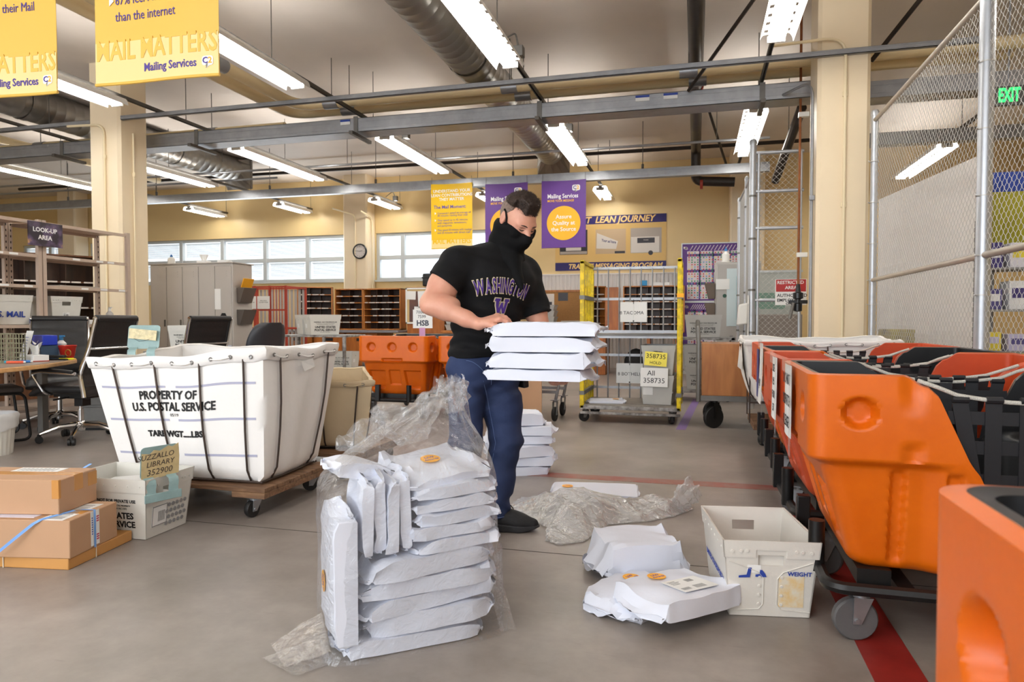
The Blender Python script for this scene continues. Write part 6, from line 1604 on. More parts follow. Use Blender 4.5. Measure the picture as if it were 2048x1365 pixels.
G().bx(-0.40, -0.18, 0.03, 0.14, 0.162, 0.1632).build('airmail_label', mat('pale_lilac_label', srgb(226, 226, 244), 0.5), t)
e = G().bx(0, 0.0012, 0.13, 0.185, 0.01, 0.162).build('customs_label', M['paper'], t)
g = G(); [g.bx(0.0012, 0.0016, 0.166, 0.182, 0.03 + 0.01 * k, 0.036 + 0.01 * k) for k in (0, 1, 2, 8, 9, 10)]; g.build('red_print', mat('red_print', srgb(190, 60, 90), 0.5), e, smooth=0)
g = G(); [g.bx(0.0012, 0.0016, 0.135, 0.142, 0.03 + 0.01 * k, 0.036 + 0.01 * k) for k in range(3, 11)]; g.build('blue_print', M['blue_ink'], e, smooth=0)
def strap(parent, pts, ax, w=0.012, name='strap'):
    g = G(); ax = Vector(ax).normalized() * w / 2; g.grid([[Vector(p) - ax for p in pts], [Vector(p) + ax for p in pts]]); return g.build(name, M['blue_strap'], parent, smooth=180)
strap(t, [(-0.06, 0.154, 0.1655), (0.0018, 0.154, 0.166), (0.0025, 0.154, 0.12), (0.0025, 0.154, 0.0)], (0, 1, 0), 0.014)
strap(t, [(-0.08, 0.14, 0.166), (-0.12, -0.002, 0.1665), (-0.15, -0.012, 0.15), (-0.22, -0.03, 0.09), (-0.30, -0.05, 0.02), (-0.36, -0.06, -0.02), (-0.48, -0.04, -0.01)], (1, 0.2, -0.3), 0.014)
strap(t, [(-0.36, 0.1, 0.166), (-0.39, -0.002, 0.1665), (-0.43, -0.008, 0.14), (-0.52, -0.02, 0.11)], (1, 0.2, -0.3), 0.014)
t = carton('taped_carton', 'brown carton with packing tape, topmost of the stack at the left edge', (-2.63, 2.335, 0.2125), R(12), 0.46, 0.25, 0.15, M['card'])
G().bx(-0.46, 0.0, 0.10, 0.155, 0.15, 0.1512).bx(0.0, 0.0012, 0.10, 0.155, 0.08, 0.1512).bx(-0.03, 0.0, -0.0012, 0, 0.07, 0.15).bx(0, 0.0012, 0.0, 0.012, 0.07, 0.15).bx(0, 0.0012, 0.19, 0.25, 0.08, 0.14).build('packing_tape', M['tape'], t, smooth=0)
lb = G().bx(-0.34, -0.12, 0.155, 0.235, 0.15, 0.1513).build('shipping_label', M['paper'], t)
g = G(); [g.bx(-0.32 + k * 0.02, -0.312 + k * 0.02, 0.17, 0.22, 0.1513, 0.1516) for k in range(9)]; g.build('label_print', M['barcode_grey'], lb, smooth=0)
lt = make_tub('white mail tub on the floor with a clip sign, right of the carton stack', M['tub'], L=0.47, W=0.335); lt.location = (-2.735, 2.83, 0); lt.rotation_euler = (0, 0, R(92))
hg = G(); Bx = 0.235 - 0.028; hg.T = frame((0.0, -(Bx + 0.010), 0.10), (1, 0, 0), (0, -0.1, 1))
for i in range(5):
    for j in range(4): hg.prism(circle(-0.01 + i * 0.028 + (j % 2) * 0.014 - 0.0, -0.055 + j * 0.03, 0.010, 12), -0.003, 0.0035)
hg.build('vent_holes', M['barcode_grey'], lt, smooth=0)
lw = board(lt, 'address_label', M['paper'], frame((-0.06, -(Bx + 0.012), 0.10), (1, 0, 0), (0, -0.1, 1)), 0.10, 0.10, 0.001)
g = G(); g.T = frame((-0.06, -(Bx + 0.0128), 0.10), (1, 0, 0), (0, -0.1, 1)); g.bx(-0.05, 0.05, 0.045, 0.049, 0, 0.0005).bx(-0.05, 0.05, -0.049, -0.045, 0, 0.0005).bx(-0.05, -0.046, -0.05, 0.05, 0, 0.0005).bx(0.046, 0.05, -0.05, 0.05, 0, 0.0005)
[g.bx(-0.01 + 0.006 * k, -0.0075 + 0.006 * k, -0.03, 0.02, 0, 0.0005) for k in range(8)]; g.build('barcode', M['barcode_grey'], lw, smooth=0)
tag(G().box((0, 0, 0), (0.30, 0.22, 0.05)).build('paper_bundle', M['paper'], None, loc=(-2.76, 2.83, 0.215), rot=(R(4), R(-6), 0.1), bevel=0.004), 'bundle of white papers inside the tub with the clip sign', 'papers')
tag(G().box((0, 0, 0), (0.33, 0.23, 0.17)).build('paper_stack', M['paper'], None, loc=(-2.75, 2.83, 0.095), bevel=0.004), 'pile of mail filling the tub with the clip sign', 'papers')
c = clip_sign('pale teal clip sign reading SUZZALLO LIBRARY 352900 on the white floor tub', (-2.497, 2.76, 0.283), R(70), [('SUZZALLO', 0.036, -0.015, 0.115, {'shear': 0.2}), ('LIBRARY', 0.036, 0.005, 0.078, {'shear': 0.2}), ('352900', 0.042, 0.0, 0.038, {'shear': 0.2})], 4, True)
tag(strap(None, [(-2.90, 2.70, 0.24), (-2.84, 2.60, 0.30), (-2.80, 2.575, 0.325), (-2.77, 2.56, 0.345), (-2.735, 2.60, 0.375)], (0.7, 0.2, 0), 0.014, 'loose_strap'), 'loose blue strap end sticking up at the white floor tub', 'strap')
# ================================================================== right side
# ---- fenced cage
FX = 1.68
def fence_panel(label, y0, y1, h=3.03):
    t = thing('chain_link_fence', label, 'fence panel', (FX, y0, 0), R(90), 'chain link panels of the right cage')
    L = y1 - y0
    round_pipe(t, 'top_rail', (0, 0, h - 0.03), (L, 0, h - 0.03), 0.021, M['rail']); round_pipe(t, 'middle_rail', (0, 0.0, 1.44), (L, 0.0, 1.44), 0.021, M['rail'])
    c = chain_mesh(0.03, L - 0.02, 0.06, h - 0.03, 0.031, 0.0016); c.build('chain_link', M['chain'], t, smooth=180)
    return t
fence_panel('chain link fence panel between the right column and the thick near post', 4.79, 7.49); fence_panel('chain link fence panel at the right edge, nearer than the thick post', 2.06, 4.79)
for y, lab in ((7.5, 'galvanised fence post beside the right column'), (4.79, 'thick galvanised fence post at the right edge'), (2.06, 'galvanised fence post beyond the right edge')):
    t = thing('fence_post', lab, 'post', (FX, y, 0)); round_pipe(t, 'post_pipe', (0, 0, 0), (0, 0, 3.06 if y != 4.79 else 3.15), 0.034 if y > 7 else 0.042, M['post'], True)
    for z in (0.3, 0.75, 1.2, 1.44, 1.8, 2.2, 2.6):
        G().lathe([(0.044, -0.004), (0.044, 0.004)], 14, (0, 0, z)).build('tie_band', M['chain'], t); G().cyl((-0.045, -0.0, z), (-0.06, -0.05, z), 0.004, 6).build('tie_wire', M['chain'], t)
# ---- cage gate between the column and the far posts
t = thing('cage_gate', 'narrow chain link cage gate left of the right column', 'gate', (0.64, 8.6, 0))
for z in (3.0, 2.55, 2.12, 1.28): round_pipe(t, 'gate_rail', (0, 0, z), (0.55, 0, z), 0.02, M['post'])
round_pipe(t, 'gate_stile', (0.06, 0, 0.05), (0.06, 0, 3.0), 0.018, M['post']); round_pipe(t, 'gate_stile', (0.52, 0, 0.05), (0.52, 0, 3.0), 0.018, M['post'])
chain_mesh(0.05, 0.54, 0.06, 3.0, 0.034, 0.0024).build('chain_link', M['chain'], t, smooth=180)
for x, y, h, r, lab in ((0.635, 8.6, 3.12, 0.04, 'thick galvanised post of the cage gate'), (0.62, 9.4, 2.85, 0.025, 'thin galvanised post just behind the thick gate post'), (0.60, 10.4, 2.75, 0.035, 'galvanised post farther back in the side of the cage')):
    t = thing('fence_post', lab, 'post', (x, y, 0)); round_pipe(t, 'post_pipe', (0, 0, 0), (0, 0, h), r, M['post'], True)
    for z in (0.9, 1.4, 2.0, 2.5): G().lathe([(r + 0.003, -0.012), (r + 0.003, 0.012)], 12, (0, 0, z)).build('hinge_band', M['galv_dark'], t)
t = thing('chain_link_fence', 'side chain link panel receding behind the cage gate', 'fence panel', (0.63, 8.65, 0), R(91)); chain_mesh(0, 1.75, 0.06, 2.75, 0.034, 0.0024).build('chain_link', M['chain'], t, smooth=180); round_pipe(t, 'top_rail', (0, 0, 2.75), (1.75, 0, 2.75), 0.02, M['post'])
t = thing('copper_pipe', 'copper pipe running down in front of the cage gate', 'pipe', (1.105, 8.3, 0)); G().cyl((0, 0, 1.45), (0, 0, ZC), 0.014, 10).build('pipe_run', M['copper'], t)
for z in (1.75, 3.3): G().bx(-0.02, 0.09, -0.03, 0.03, z, z + 0.05).build('bracket', M['white_paint'], t)
t = thing('air_regulator', 'black air regulator valve hanging at the end of the copper pipe', 'valve', (1.105, 8.3, 1.14))
g = G(); g.lathe([(0.02, 0), (0.045, 0.01), (0.045, 0.09), (0.03, 0.1), (0.03, 0.14), (0.055, 0.15), (0.055, 0.21), (0.03, 0.22), (0.02, 0.31)], 16); g.bx(-0.1, 0.1, -0.025, 0.025, 0.09, 0.13); g.build('valve_body', M['black_plastic'], t)
G().cyl((-0.05, -0.03, 0.1), (-0.09, -0.03, -0.08), 0.018, 10).build('coupling', M['galv_dark'], t)
s = thing('warning_sign', 'red and white restricted area sign on the cage gate', 'sign', (1.06, 8.545, 1.37)); 
M['sign_red'] = mat('sign_red', srgb(170, 40, 40), 0.45)
SF = frame((0, 0, 0), (1, 0, 0), (0, 0, 1)); board(s, 'sign_plate', M['paper'], SF, 0.34, 0.30, 0.003); g = G(); g.T = SF; g.box((0, 0.075, 0.0008), (0.325, 0.14, 0.0016)); g.build('red_panel', M['sign_red'], s, smooth=0)
text(s, [('RESTRICTED', 0.052, -0.15, 0.11, {'align': 'LEFT', 'bold': 0.001, 'ext': 0.002}), ('AREA', 0.052, 0, 0.05, {'bold': 0.001, 'ext': 0.002})], M['paper'], SF, 'white_lettering'); text(s, [('AUTHORIZED', 0.052, -0.15, -0.04, {'align': 'LEFT', 'bold': 0.001}), ('EMPLOYEES', 0.05, -0.15, -0.095, {'align': 'LEFT', 'bold': 0.001}), ('ONLY', 0.04, 0, -0.135, {'bold': 0.0008})], M['ink'], frame((0, -0.0005, 0), (1, 0, 0), (0, 0, 1)), 'black_lettering')
t = thing('inside_cabinet', 'grey brown cabinet standing inside the gated cage', 'cabinet', (0.98, 9.5, 0)); G().bx(-0.3, 0.34, 0, 0.5, 0.05, 1.12).build('cabinet_body', mat('taupe_cabinet', srgb(150, 140, 132), 0.5), t, bevel=0.008); G().bx(-0.28, 0.32, -0.015, 0, 0.08, 1.08).build('cabinet_door', mat('taupe_door', srgb(146, 136, 128), 0.5), t, bevel=0.005); G().bx(-0.3, 0.34, 0.02, 0.48, 0, 0.05).build('plinth', M['ink'], t)
t = thing('whiteboard', 'pale green map board behind the cage gate above the cabinet', 'board', (0.98, 10.1, 1.3)); G().bx(-0.35, 0.4, 0, 0.02, -1.3, 0.42).build('board', mat('pale_map', srgb(196, 202, 196), 0.5, noise=(3, 0.2)), t); G().bx(-0.25, 0.2, -0.004, 0, -0.1, 0.12).build('map_print', mat('green_map_print', srgb(136, 172, 156), 0.5, noise=(8, 0.3)), t); G().bx(-0.37, 0.42, -0.01, 0.02, 0.40, 0.43).build('top_frame', M['alu'], t)
t = thing('dispenser', 'white soap dispenser on the near gate post', 'dispenser', (0.52, 8.6, 0.98)); g = G(); g.hexa([(-0.05, -0.06, 0), (0.07, -0.06, 0.02), (0.07, 0.06, 0.02), (-0.05, 0.06, 0)], [(-0.03, -0.06, 0.25), (0.075, -0.06, 0.27), (0.075, 0.06, 0.27), (-0.03, 0.06, 0.25)]); g.build('housing', M['white_paint'], t, bevel=0.02, seg=3); G().bx(0.07, 0.085, -0.04, 0.04, -0.12, 0.36).build('back_plate', M['white_paint'], t, bevel=0.004)
# ---- inside the cage
t = thing('partition_screen', 'tall white partition panel standing inside the cage behind the fence', 'screen', (2.5, 8.8, 0), R(97)); 
G().bx(-1.25, 1.22, 0, 0.05, 0.06, 2.62).build('panel', mat('white_panel', srgb(236, 232, 228), 0.5), t); G().bx(-1.25, 1.22, -0.01, 0.06, 0.0, 0.06).build('base_rail', M['alu'], t)
t = thing('exit_sign', 'green lit EXIT sign hanging inside the cage', 'exit sign', (3.08, 8.2, 3.345)); G().bx(-0.16, 0.16, 0, 0.04, -0.1, 0.1).build('housing', mat('dark_sign_face', srgb(70, 66, 62), 0.4), t, bevel=0.006); text(t, [('EXIT', 0.19, 0, 0, {'bold': 0.006, 'ext': 0.002, 'sx': 0.5})], mat('green_glow', srgb(30, 235, 90), 0.4, emit=1.6), frame((0, -0.003, 0), (1, 0, 0), (0, 0, 1))); G().cyl((0, 0.02, 0.1), (0, 0.02, ZC - 3.345), 0.01, 8).build('stem', M['galv'], t)
t = thing('inner_post', 'galvanised post standing inside the cage near the right edge', 'post', (2.76, 6.55, 0)); round_pipe(t, 'post_pipe', (0, 0, 0), (0, 0, 2.35), 0.035, M['post'], True)
t, put, patch = banner('hanging_banner', 'purple banner hanging inside the cage at the right edge', M['purple'], 3.12, 6.6, 2.85, 0.75, 1.0, rz=R(10), sag=0.03, seed=9); patch([(-0.3, -0.3), (-0.05, -0.55), (0.3, -0.75), (0.3, -0.95), (-0.34, -0.95), (-0.36, -0.55)], mat('pale_lilac_print', srgb(206, 196, 222), 0.5), 'pale_swoosh'); G().cyl((-0.36, 0, 0.1), (-0.36, 0, ZC - 2.85), 0.003, 6).build('hang_wire', M['strut'], t); G().cyl((0.36, 0, 0.1), (0.36, 0, ZC - 2.85), 0.003, 6).build('hang_wire', M['strut'], t)
t = thing('supply_shelves', 'shelves of supplies inside the cage near the right edge', 'shelves', (2.95, 7.6, 0))
for z in (0.3, 0.75, 1.15, 1.55): G().bx(-0.35, 0.45, 0, 0.4, z - 0.02, z).build('shelf', M['galv'], t)
for x in (-0.34, 0.44): G().bx(x - 0.015, x + 0.015, 0, 0.4, 0, 2.0).build('side_frame', M['black_steel'], t)
rnd = random.Random(12); cs = [srgb(70, 60, 120), srgb(226, 222, 230), srgb(230, 210, 70), srgb(196, 190, 220), srgb(90, 84, 140), srgb(240, 240, 240)]
SUP = [mat('supply_box_' + str(k), c, 0.5) for k, c in enumerate(cs)]
for zi, z in enumerate((0.3, 0.75, 1.15, 1.55)):
    for k in range(3):
        w = 0.2; hh = rnd.uniform(0.16, 0.30); x = -0.2 + k * 0.26; c = (zi * 2 + k) % 6
        b = thing('supply_box', ['violet', 'white', 'yellow', 'lilac', 'indigo', 'pale'][c] + ' supply box, ' + ['left', 'middle', 'right'][k] + ' on the ' + ['lowest', 'second', 'third', 'highest'][zi] + ' shelf inside the cage', 'box', (2.95 + x, 7.76, z)); G().bx(-w / 2, w / 2, -0.12, 0.12, 0, hh).build('box_body', SUP[c], b, bevel=0.004); G().bx(-w / 2 + 0.02, w / 2 - 0.02, -0.123, -0.12, hh * 0.4, hh * 0.75).build('box_label', SUP[(c + 1) % 6], b)
t = thing('wall_poster', 'yellow green poster above the supply shelves inside the cage', 'poster', (2.95, 8.1, 1.95)); G().bx(-0.4, 0.3, 0, 0.01, -0.2, 0.6).build('sheet', mat('olive_poster', srgb(186, 180, 50), 0.5, noise=(4, 0.3)), t); G().bx(-0.4, 0.3, -0.003, 0, 0.4, 0.6).build('blue_band', M['blue_ink'], t); G().bx(-0.05, 0.0, 0.01, 0.05, -1.95, 0.6).build('stand', M['galv'], t)
t = thing('yellow_tank', 'yellow labelled container inside the cage by the right column', 'container', (2.05, 7.95, 0.0)); G().bx(-0.14, 0.14, 0, 0.3, 0, 0.95).build('tank', mat('yellow_violet_pack', srgb(210, 196, 80), 0.5, noise=(6, 0.5), col2=srgb(90, 80, 120)), t, bevel=0.01); G().bx(-0.1, 0.1, -0.004, 0, 0.5, 0.8).build('tank_label', M['paper'], t)

# ---- row of carts along the red line
ca = make_cart('orange postal cart with a DO NOT DISPATCH PLEASE notice, second nearest', M['orange'], M['liner'], 'orange carts in the right row')
ca.location = (0.358, 2.76, 0); ca.rotation_euler = (0, 0, R(-1))
c0 = dup(ca, (0.24, 0.43, 0), R(0), 'nearest orange postal cart, cut by the right edge')
cb = make_cart('faded red orange postal cart behind the one with the notice', M['orange_red'], M['orange_red'], 'orange carts in the right row'); cb.location = (0.365, 3.64, 0); cb.rotation_euler = (0, 0, R(0.5))
dup(ca, (0.40, 4.49, 0), R(0), 'orange postal cart with a blue patch, third behind the notice'); dup(cb, (0.42, 5.33, 0), R(-1), 'faded red orange postal cart just before the white hamper')
def aisle_notice(label, y, zc, lines, w=0.20, h=0.30, x=0.345, warp=0.0):
    t = thing('paper_notice', label, 'notice', (x, y, zc), R(-90)); Fm = frame((0, 0, 0), (1, 0, 0), (0, 0, 1))
    g = G(); g.grid([[(w * (i / 6 - 0.5), -0.004 * math.sin(PI * i / 6) - 0.012 * warp * (1 - j / 6) ** 2, h * (j / 6 - 0.5)) for i in range(7)] for j in range(7)]); g.build('sheet', M['paper'], t, smooth=180)
    text(t, lines, M['ink'], frame((0, -0.0065 - 0.004 * warp, 0), (1, 0, 0), (0, 0, 1)))
    M.setdefault('clear_tape', mat('clear_tape', (0.9, 0.9, 0.9), 0.15, alpha=0.18)); tp = G(); tp.bx(-w / 2 - 0.03, w / 2 + 0.03, -0.0085, -0.008, h / 2 - 0.03, h / 2 + 0.02).bx(w / 2 - 0.01, w / 2 + 0.04, -0.0085, -0.008, -h / 2 - 0.06, h / 2); tp.build('clear_tape', M['clear_tape'], t, smooth=0)
    return t
aisle_notice('white handwritten DO NOT DISPATCH PLEASE notice taped on an orange cart', 2.80, 0.745, [('DO NOT', 0.06, 0, 0.08, {'sx': 0.8}), ('DISPATCH', 0.06, 0, 0.0, {'sx': 0.72}), ('PLEASE!', 0.06, 0, -0.08, {'sx': 0.8})], 0.19, 0.27, 0.342)
aisle_notice('white notice taped on the faded red cart behind the DO NOT DISPATCH one', 3.36, 0.74, [('USE', 0.05, 0.02, 0.09), ('8:5', 0.05, 0.02, 0.03), ('FOR', 0.05, 0.02, -0.03), ('57', 0.05, 0.02, -0.09)], 0.19, 0.28, 0.352, 0.3)
aisle_notice('white notice on the farther orange cart near the white hamper', 4.40, 0.73, [('40', 0.07, 0.0, -0.06), ('2', 0.07, 0, -0.11)], 0.2, 0.36, 0.385, 1.0)
tag(G().bx(0.391, 0.394, 4.68, 4.80, 0.55, 0.86).build('blue_patch', mat('dark_blue_patch', srgb(54, 60, 130), 0.5)), 'dark blue patch stuck on the farther orange cart', 'patch')
# ---- white hamper at the end of the row
hw, WS = make_hamper('white canvas hamper with grommets at the far end of the cart row', [(0.50, 6.05, 0.36), (1.5, 6.08, 0.36), (1.5, 6.65, 0.36), (0.5, 6.65, 0.36)], [(0.40, 5.95, 0.885), (1.56, 6.0, 0.885), (1.56, 6.72, 0.90), (0.41, 6.7, 0.90)], M['canvas'], 0.19, None, rods=((3, 1), (2, 1)), wheels=0.06, seed=11, bulge=0.05)
g = G()
for x, y in ((0.44, 6.05), (0.46, 6.62), (1.0, 6.02), (1.52, 6.05), (1.52, 6.64)): g.cyl((x, y, 0.19), (x, y, 0.84), 0.006, 8)
g.bar((0.44, 6.05, 0.36), (0.46, 6.62, 0.36), 0.012).bar((0.44, 6.05, 0.36), (1.52, 6.05, 0.36), 0.012)
o = g.build('wire_frame', M['rod_steel'], hw); o.location = -hw.location
g = G(); P = [WS(3, u, t, 0.04) for u, t in ((0.9, 0.9), (0.6, 0.9), (0.6, 0.55), (0.92, 0.5))]; g.add(P, [(0, 1, 2, 3)]); g.build('paper_tag', M['paper'], hw, smooth=0)
# ================================================================== white parcels and film in the middle of the floor
M['poly'] = mat('white_poly_mailer', srgb(225, 229, 241), 0.5, bump=(26, 0.16, 0.01), spec=0.3)
M['poly_dim'] = mat('white_poly_mailer_dull', srgb(232, 232, 234), 0.42, bump=(26, 0.16, 0.01))
def ridged(p, rnd_dirs):
    s = 0.0
    for d, fq, ph, am in rnd_dirs: s += am * (1 - abs(math.sin(fq * (p[0] * d[0] + p[1] * d[1] + p[2] * d[2]) + ph)) * 2)
    return s
def parcel_mesh(name, w, d, h, seed, end=0.05, crumple=0.004, sag=0.0, mm=None):
    """soft mailer: flat box body, both short ends (+-x) folded down to a creased flap"""
    rnd = random.Random(seed)
    dirs = [((rnd.uniform(-1, 1), rnd.uniform(-1, 1), rnd.uniform(-0.6, 0.6)), rnd.uniform(14, 42), rnd.uniform(0, 6), rnd.uniform(0.3, 1)) for _ in range(6)]
    xs = [-w / 2 - end, -w / 2 - end * 0.5, -w / 2 - end * 0.15] + [-w / 2 + w * k / 14 for k in range(15)] + [w / 2 + end * 0.15, w / 2 + end * 0.5, w / 2 + end]
    per = []; nd, nh = 12, 4
    for k in range(nd): per.append((-0.5 + k / nd, 0.0))
    for k in range(nh): per.append((0.5, k / nh))
    for k in range(nd): per.append((0.5 - k / nd, 1.0))
    for k in range(nh): per.append((-0.5, 1 - k / nh))
    jig = [[rnd.uniform(-1, 1) for _ in per] for _ in xs]; zc = [rnd.uniform(0.15, 0.75), rnd.uniform(0.15, 0.75)]
    jig = [[(r[k - 1] + r[k] + r[(k + 1) % len(r)]) / 2.2 for k in range(len(r))] for r in jig]
    rows = []
    for i, x in enumerate(xs):
        over = max(0.0, (abs(x) - w / 2)) / end; e = 0 if x < 0 else 1
        row = []
        for j, (v, q) in enumerate(per):
            y = v * d * (1 - 0.10 * over); z = q * h
            if over > 0.02:
                k = min(1, over * 1.25)
                tri = 1 - 0.55 * (abs(v) * 2) ** 2   # the middle of the flap reaches out farthest
                z = z * (1 - k) + h * zc[e] * k + 0.012 * k * jig[i][j] * 0.6
                xx = math.copysign(w / 2 + end * over * tri, x)
            else: xx = x
            near = max(0.0, 1 - (w / 2 - abs(x)) / 0.07) if abs(x) <= w / 2 else 1.0
            a = crumple * (0.25 + 1.0 * near)
            dz = a * ridged((xx, y, z), dirs) * (0.5 if 0.05 < q < 0.95 else 1.0)
            side = 1 if q >= 0.5 else -0.0
            z2 = z + dz * side - sag * (1 - (2 * xx / w) ** 2) * 0
            yy = y + (0.7 * a * ridged((xx + 1, z, y), dirs) * math.copysign(1, v) if abs(v) > 0.49 else 0)
            # pillow edges
            if abs(v) > 0.42 and 0.3 < q <= 1.0: z2 -= 0.03 * h * ((abs(v) - 0.42) / 0.08) * q
            row.append((xx + 0.004 * jig[i][j] * near, yy, max(0.0, z2)))
        rows.append(row)
    g = G(); g.grid(rows, close_u=True); n = len(per)
    g.add(rows[0], [tuple(reversed(range(n)))]); g.add(rows[-1], [tuple(range(n))])
    # back seam strip
    return g
def parcel(label, loc, rot, w, d, h, seed, end=0.05, crumple=0.004, group=None, m=None, sticker=None, plabel=None, parts=True):
    t = thing('mailer_parcel', label, 'parcel', loc, 0, group)
    t.rotation_euler = rot if isinstance(rot, (tuple, list)) else (0, 0, rot)
    parcel_mesh('wrapper', w, d, h, seed, end, crumple).build('wrapper', m or M['poly'], t, smooth=22)
    if sticker:
        for sx, sy, sr in sticker:
            g = G(); g.prism([(sx + x, sy + y) for x, y in circle(0, 0, sr, 28)], h + 0.0035, h + 0.0045); s = g.build('orange_sticker', M['orange_sticker'], t, smooth=0)
            text(s, [('UW', sr * 0.62, sx, sy + sr * 0.25), ('Awards', sr * 0.5, sx, sy - sr * 0.3)], M['red_print'] if 'red_print' in M else M['purple_ink'], frame((0, 0, h + 0.0047), (1, 0, 0), (0, 1, 0)))
    if plabel:
        px, py, pw, ph = plabel; z = h + 0.0035
        b = G(); b.bx(px - pw / 2, px + pw / 2, py - ph / 2, py + ph / 2, z, z + 0.001); l = b.build('address_label', M['paper'], t, smooth=0)
        g = G(); z += 0.0012; rnd = random.Random(seed)
        for k in range(12): g.bx(px - pw * 0.42 + k * pw * 0.02, px - pw * 0.41 + k * pw * 0.02, py - ph * 0.36, py - ph * 0.2, z, z + 0.0002)
        for k in range(9): g.bx(px - pw * 0.05 + k * pw * 0.035, px - pw * 0.05 + k * pw * 0.035 + pw * 0.02, py - ph * 0.38, py - ph * 0.15, z, z + 0.0002)
        for k in range(4): g.bx(px - pw * 0.42, px - pw * (0.42 - rnd.uniform(0.15, 0.3)), py + ph * (0.10 + 0.08 * k), py + ph * (0.13 + 0.08 * k), z, z + 0.0002)
        g.bx(px + pw * 0.05, px + pw * 0.25, py + ph * 0.15, py + ph * 0.35, z, z + 0.0002)
        g.build('label_print', M['barcode_grey'], l, smooth=0)
    return t
# single parcels on the floor
parcel('tall white parcel with gathered ends alone on the floor, behind the stickered two', (-0.235, 2.90, 0.0), R(26), 0.29, 0.27, 0.155, 3, 0.08, 0.007)
parcel('white parcel with an orange sticker and address label, lying on top of another', (-0.055, 2.50, 0.042), (R(-3), R(2), R(46)), 0.335, 0.285, 0.07, 11, 0.05, 0.006, sticker=[(-0.02, 0.085, 0.034)], plabel=(0.02, -0.04, 0.16, 0.12))
parcel('white parcel with an orange sticker mostly covered by the labelled parcel', (-0.215, 2.57, 0.0), R(62), 0.30, 0.26, 0.06, 17, 0.05, 0.006, sticker=[(0.06, 0.05, 0.033)])
parcel('flat white envelope with an orange sticker half under the loose plastic bag', (-0.59, 4.20, 0.001), R(7), 0.50, 0.32, 0.012, 21, 0.02, 0.0015, sticker=[(-0.17, 0.03, 0.034)])
# stack behind the man
nm = ['lowest', 'second', 'third', 'fourth', 'fifth', 'topmost']; z = 0.0
for k, (w, d, h, dx, dy, a) in enumerate(((0.36, 0.30, 0.06, 0.0, 0, 28), (0.40, 0.30, 0.062, 0.03, 0.02, 16), (0.38, 0.32, 0.075, 0.02, -0.02, 34), (0.42, 0.32, 0.055, 0.0, 0.03, 20), (0.40, 0.30, 0.06, 0.03, 0.04, 12), (0.30, 0.26, 0.085, 0.0, 0.02, 25))):
    parcel(nm[k] + ' white parcel of the floor stack behind the leg of the man', (-1.19 + dx, 4.60 + dy, z), R(a), w, d, h, 40 + k, 0.05, 0.006, 'parcels stacked behind the man'); z += h + 0.004
parcel('white envelope with an orange sticker lying on the deck of the yellow cage', (-0.90, 7.22, 0.187), R(8), 0.34, 0.24, 0.03, 61, 0.04, 0.004, sticker=[(0.1, 0.02, 0.035)])

# ---- clear film
def film(name, density, white, top):
    m = bpy.data.materials.new(name); m.use_nodes = True; nt = m.node_tree
    for n in list(nt.nodes): nt.nodes.remove(n)
    out = nt.nodes.new('ShaderNodeOutputMaterial'); tr = nt.nodes.new('ShaderNodeBsdfTransparent'); gl = nt.nodes.new('ShaderNodeBsdfGlossy'); df = nt.nodes.new('ShaderNodeBsdfTranslucent'); d2 = nt.nodes.new('ShaderNodeBsdfDiffuse')
    tr.inputs['Color'].default_value = (0.97, 0.975, 0.98, 1); gl.inputs['Roughness'].default_value = 0.14; gl.inputs['Color'].default_value = (1, 1, 1, 1)
    lw = nt.nodes.new('ShaderNodeLayerWeight'); lw.inputs['Blend'].default_value = 0.35
    mr = nt.nodes.new('ShaderNodeMapRange'); mr.inputs['To Min'].default_value = density; mr.inputs['To Max'].default_value = top
    tc = nt.nodes.new('ShaderNodeTexCoord'); n = nt.nodes.new('ShaderNodeTexNoise'); n.inputs['Scale'].default_value = 22; n.inputs['Detail'].default_value = 4; n.inputs['Distortion'].default_value = 1.5
    bp = nt.nodes.new('ShaderNodeBump'); bp.inputs['Strength'].default_value = 0.75; bp.inputs['Distance'].default_value = 0.02
    nt.links.new(tc.outputs['Object'], n.inputs['Vector']); nt.links.new(n.outputs['Fac'], bp.inputs['Height'])
    for q in (gl, lw): nt.links.new(bp.outputs['Normal'], q.inputs['Normal'])
    ad = nt.nodes.new('ShaderNodeMixShader'); ad.inputs[0].default_value = 0.5; nt.links.new(df.outputs[0], ad.inputs[1]); nt.links.new(d2.outputs[0], ad.inputs[2])
    m1 = nt.nodes.new('ShaderNodeMixShader'); m1.inputs[0].default_value = white; nt.links.new(tr.outputs[0], m1.inputs[1]); nt.links.new(ad.outputs[0], m1.inputs[2])
    m2 = nt.nodes.new('ShaderNodeMixShader'); nt.links.new(lw.outputs['Facing'], mr.inputs['Value']); nt.links.new(mr.outputs['Result'], m2.inputs[0]); nt.links.new(m1.outputs[0], m2.inputs[1]); nt.links.new(gl.outputs[0], m2.inputs[2])
    nt.links.new(m2.outputs[0], out.inputs['Surface'])
    return m
M['film'] = film('clear_polythene', 0.03, 0.04, 0.5); M['film_tuft'] = film('bunched_polythene', 0.05, 0.12, 0.6); M['film_loose'] = film('loose_polythene', 0.05, 0.38, 0.55)
def noise3(seed):
    r = random.Random(seed); ds = [(r.uniform(-1, 1), r.uniform(-1, 1), r.uniform(-1, 1), r.uniform(0, 6.28)) for _ in range(7)]
    def f(p, fq):
        s = 0
        for i, (a, b, c, ph) in enumerate(ds): s += (1 - 2 * abs(math.sin(fq * (1 + 0.45 * i) * (a * p[0] + b * p[1] + c * p[2]) + ph))) / (1 + 0.5 * i)
        return s / 2.6
    return f
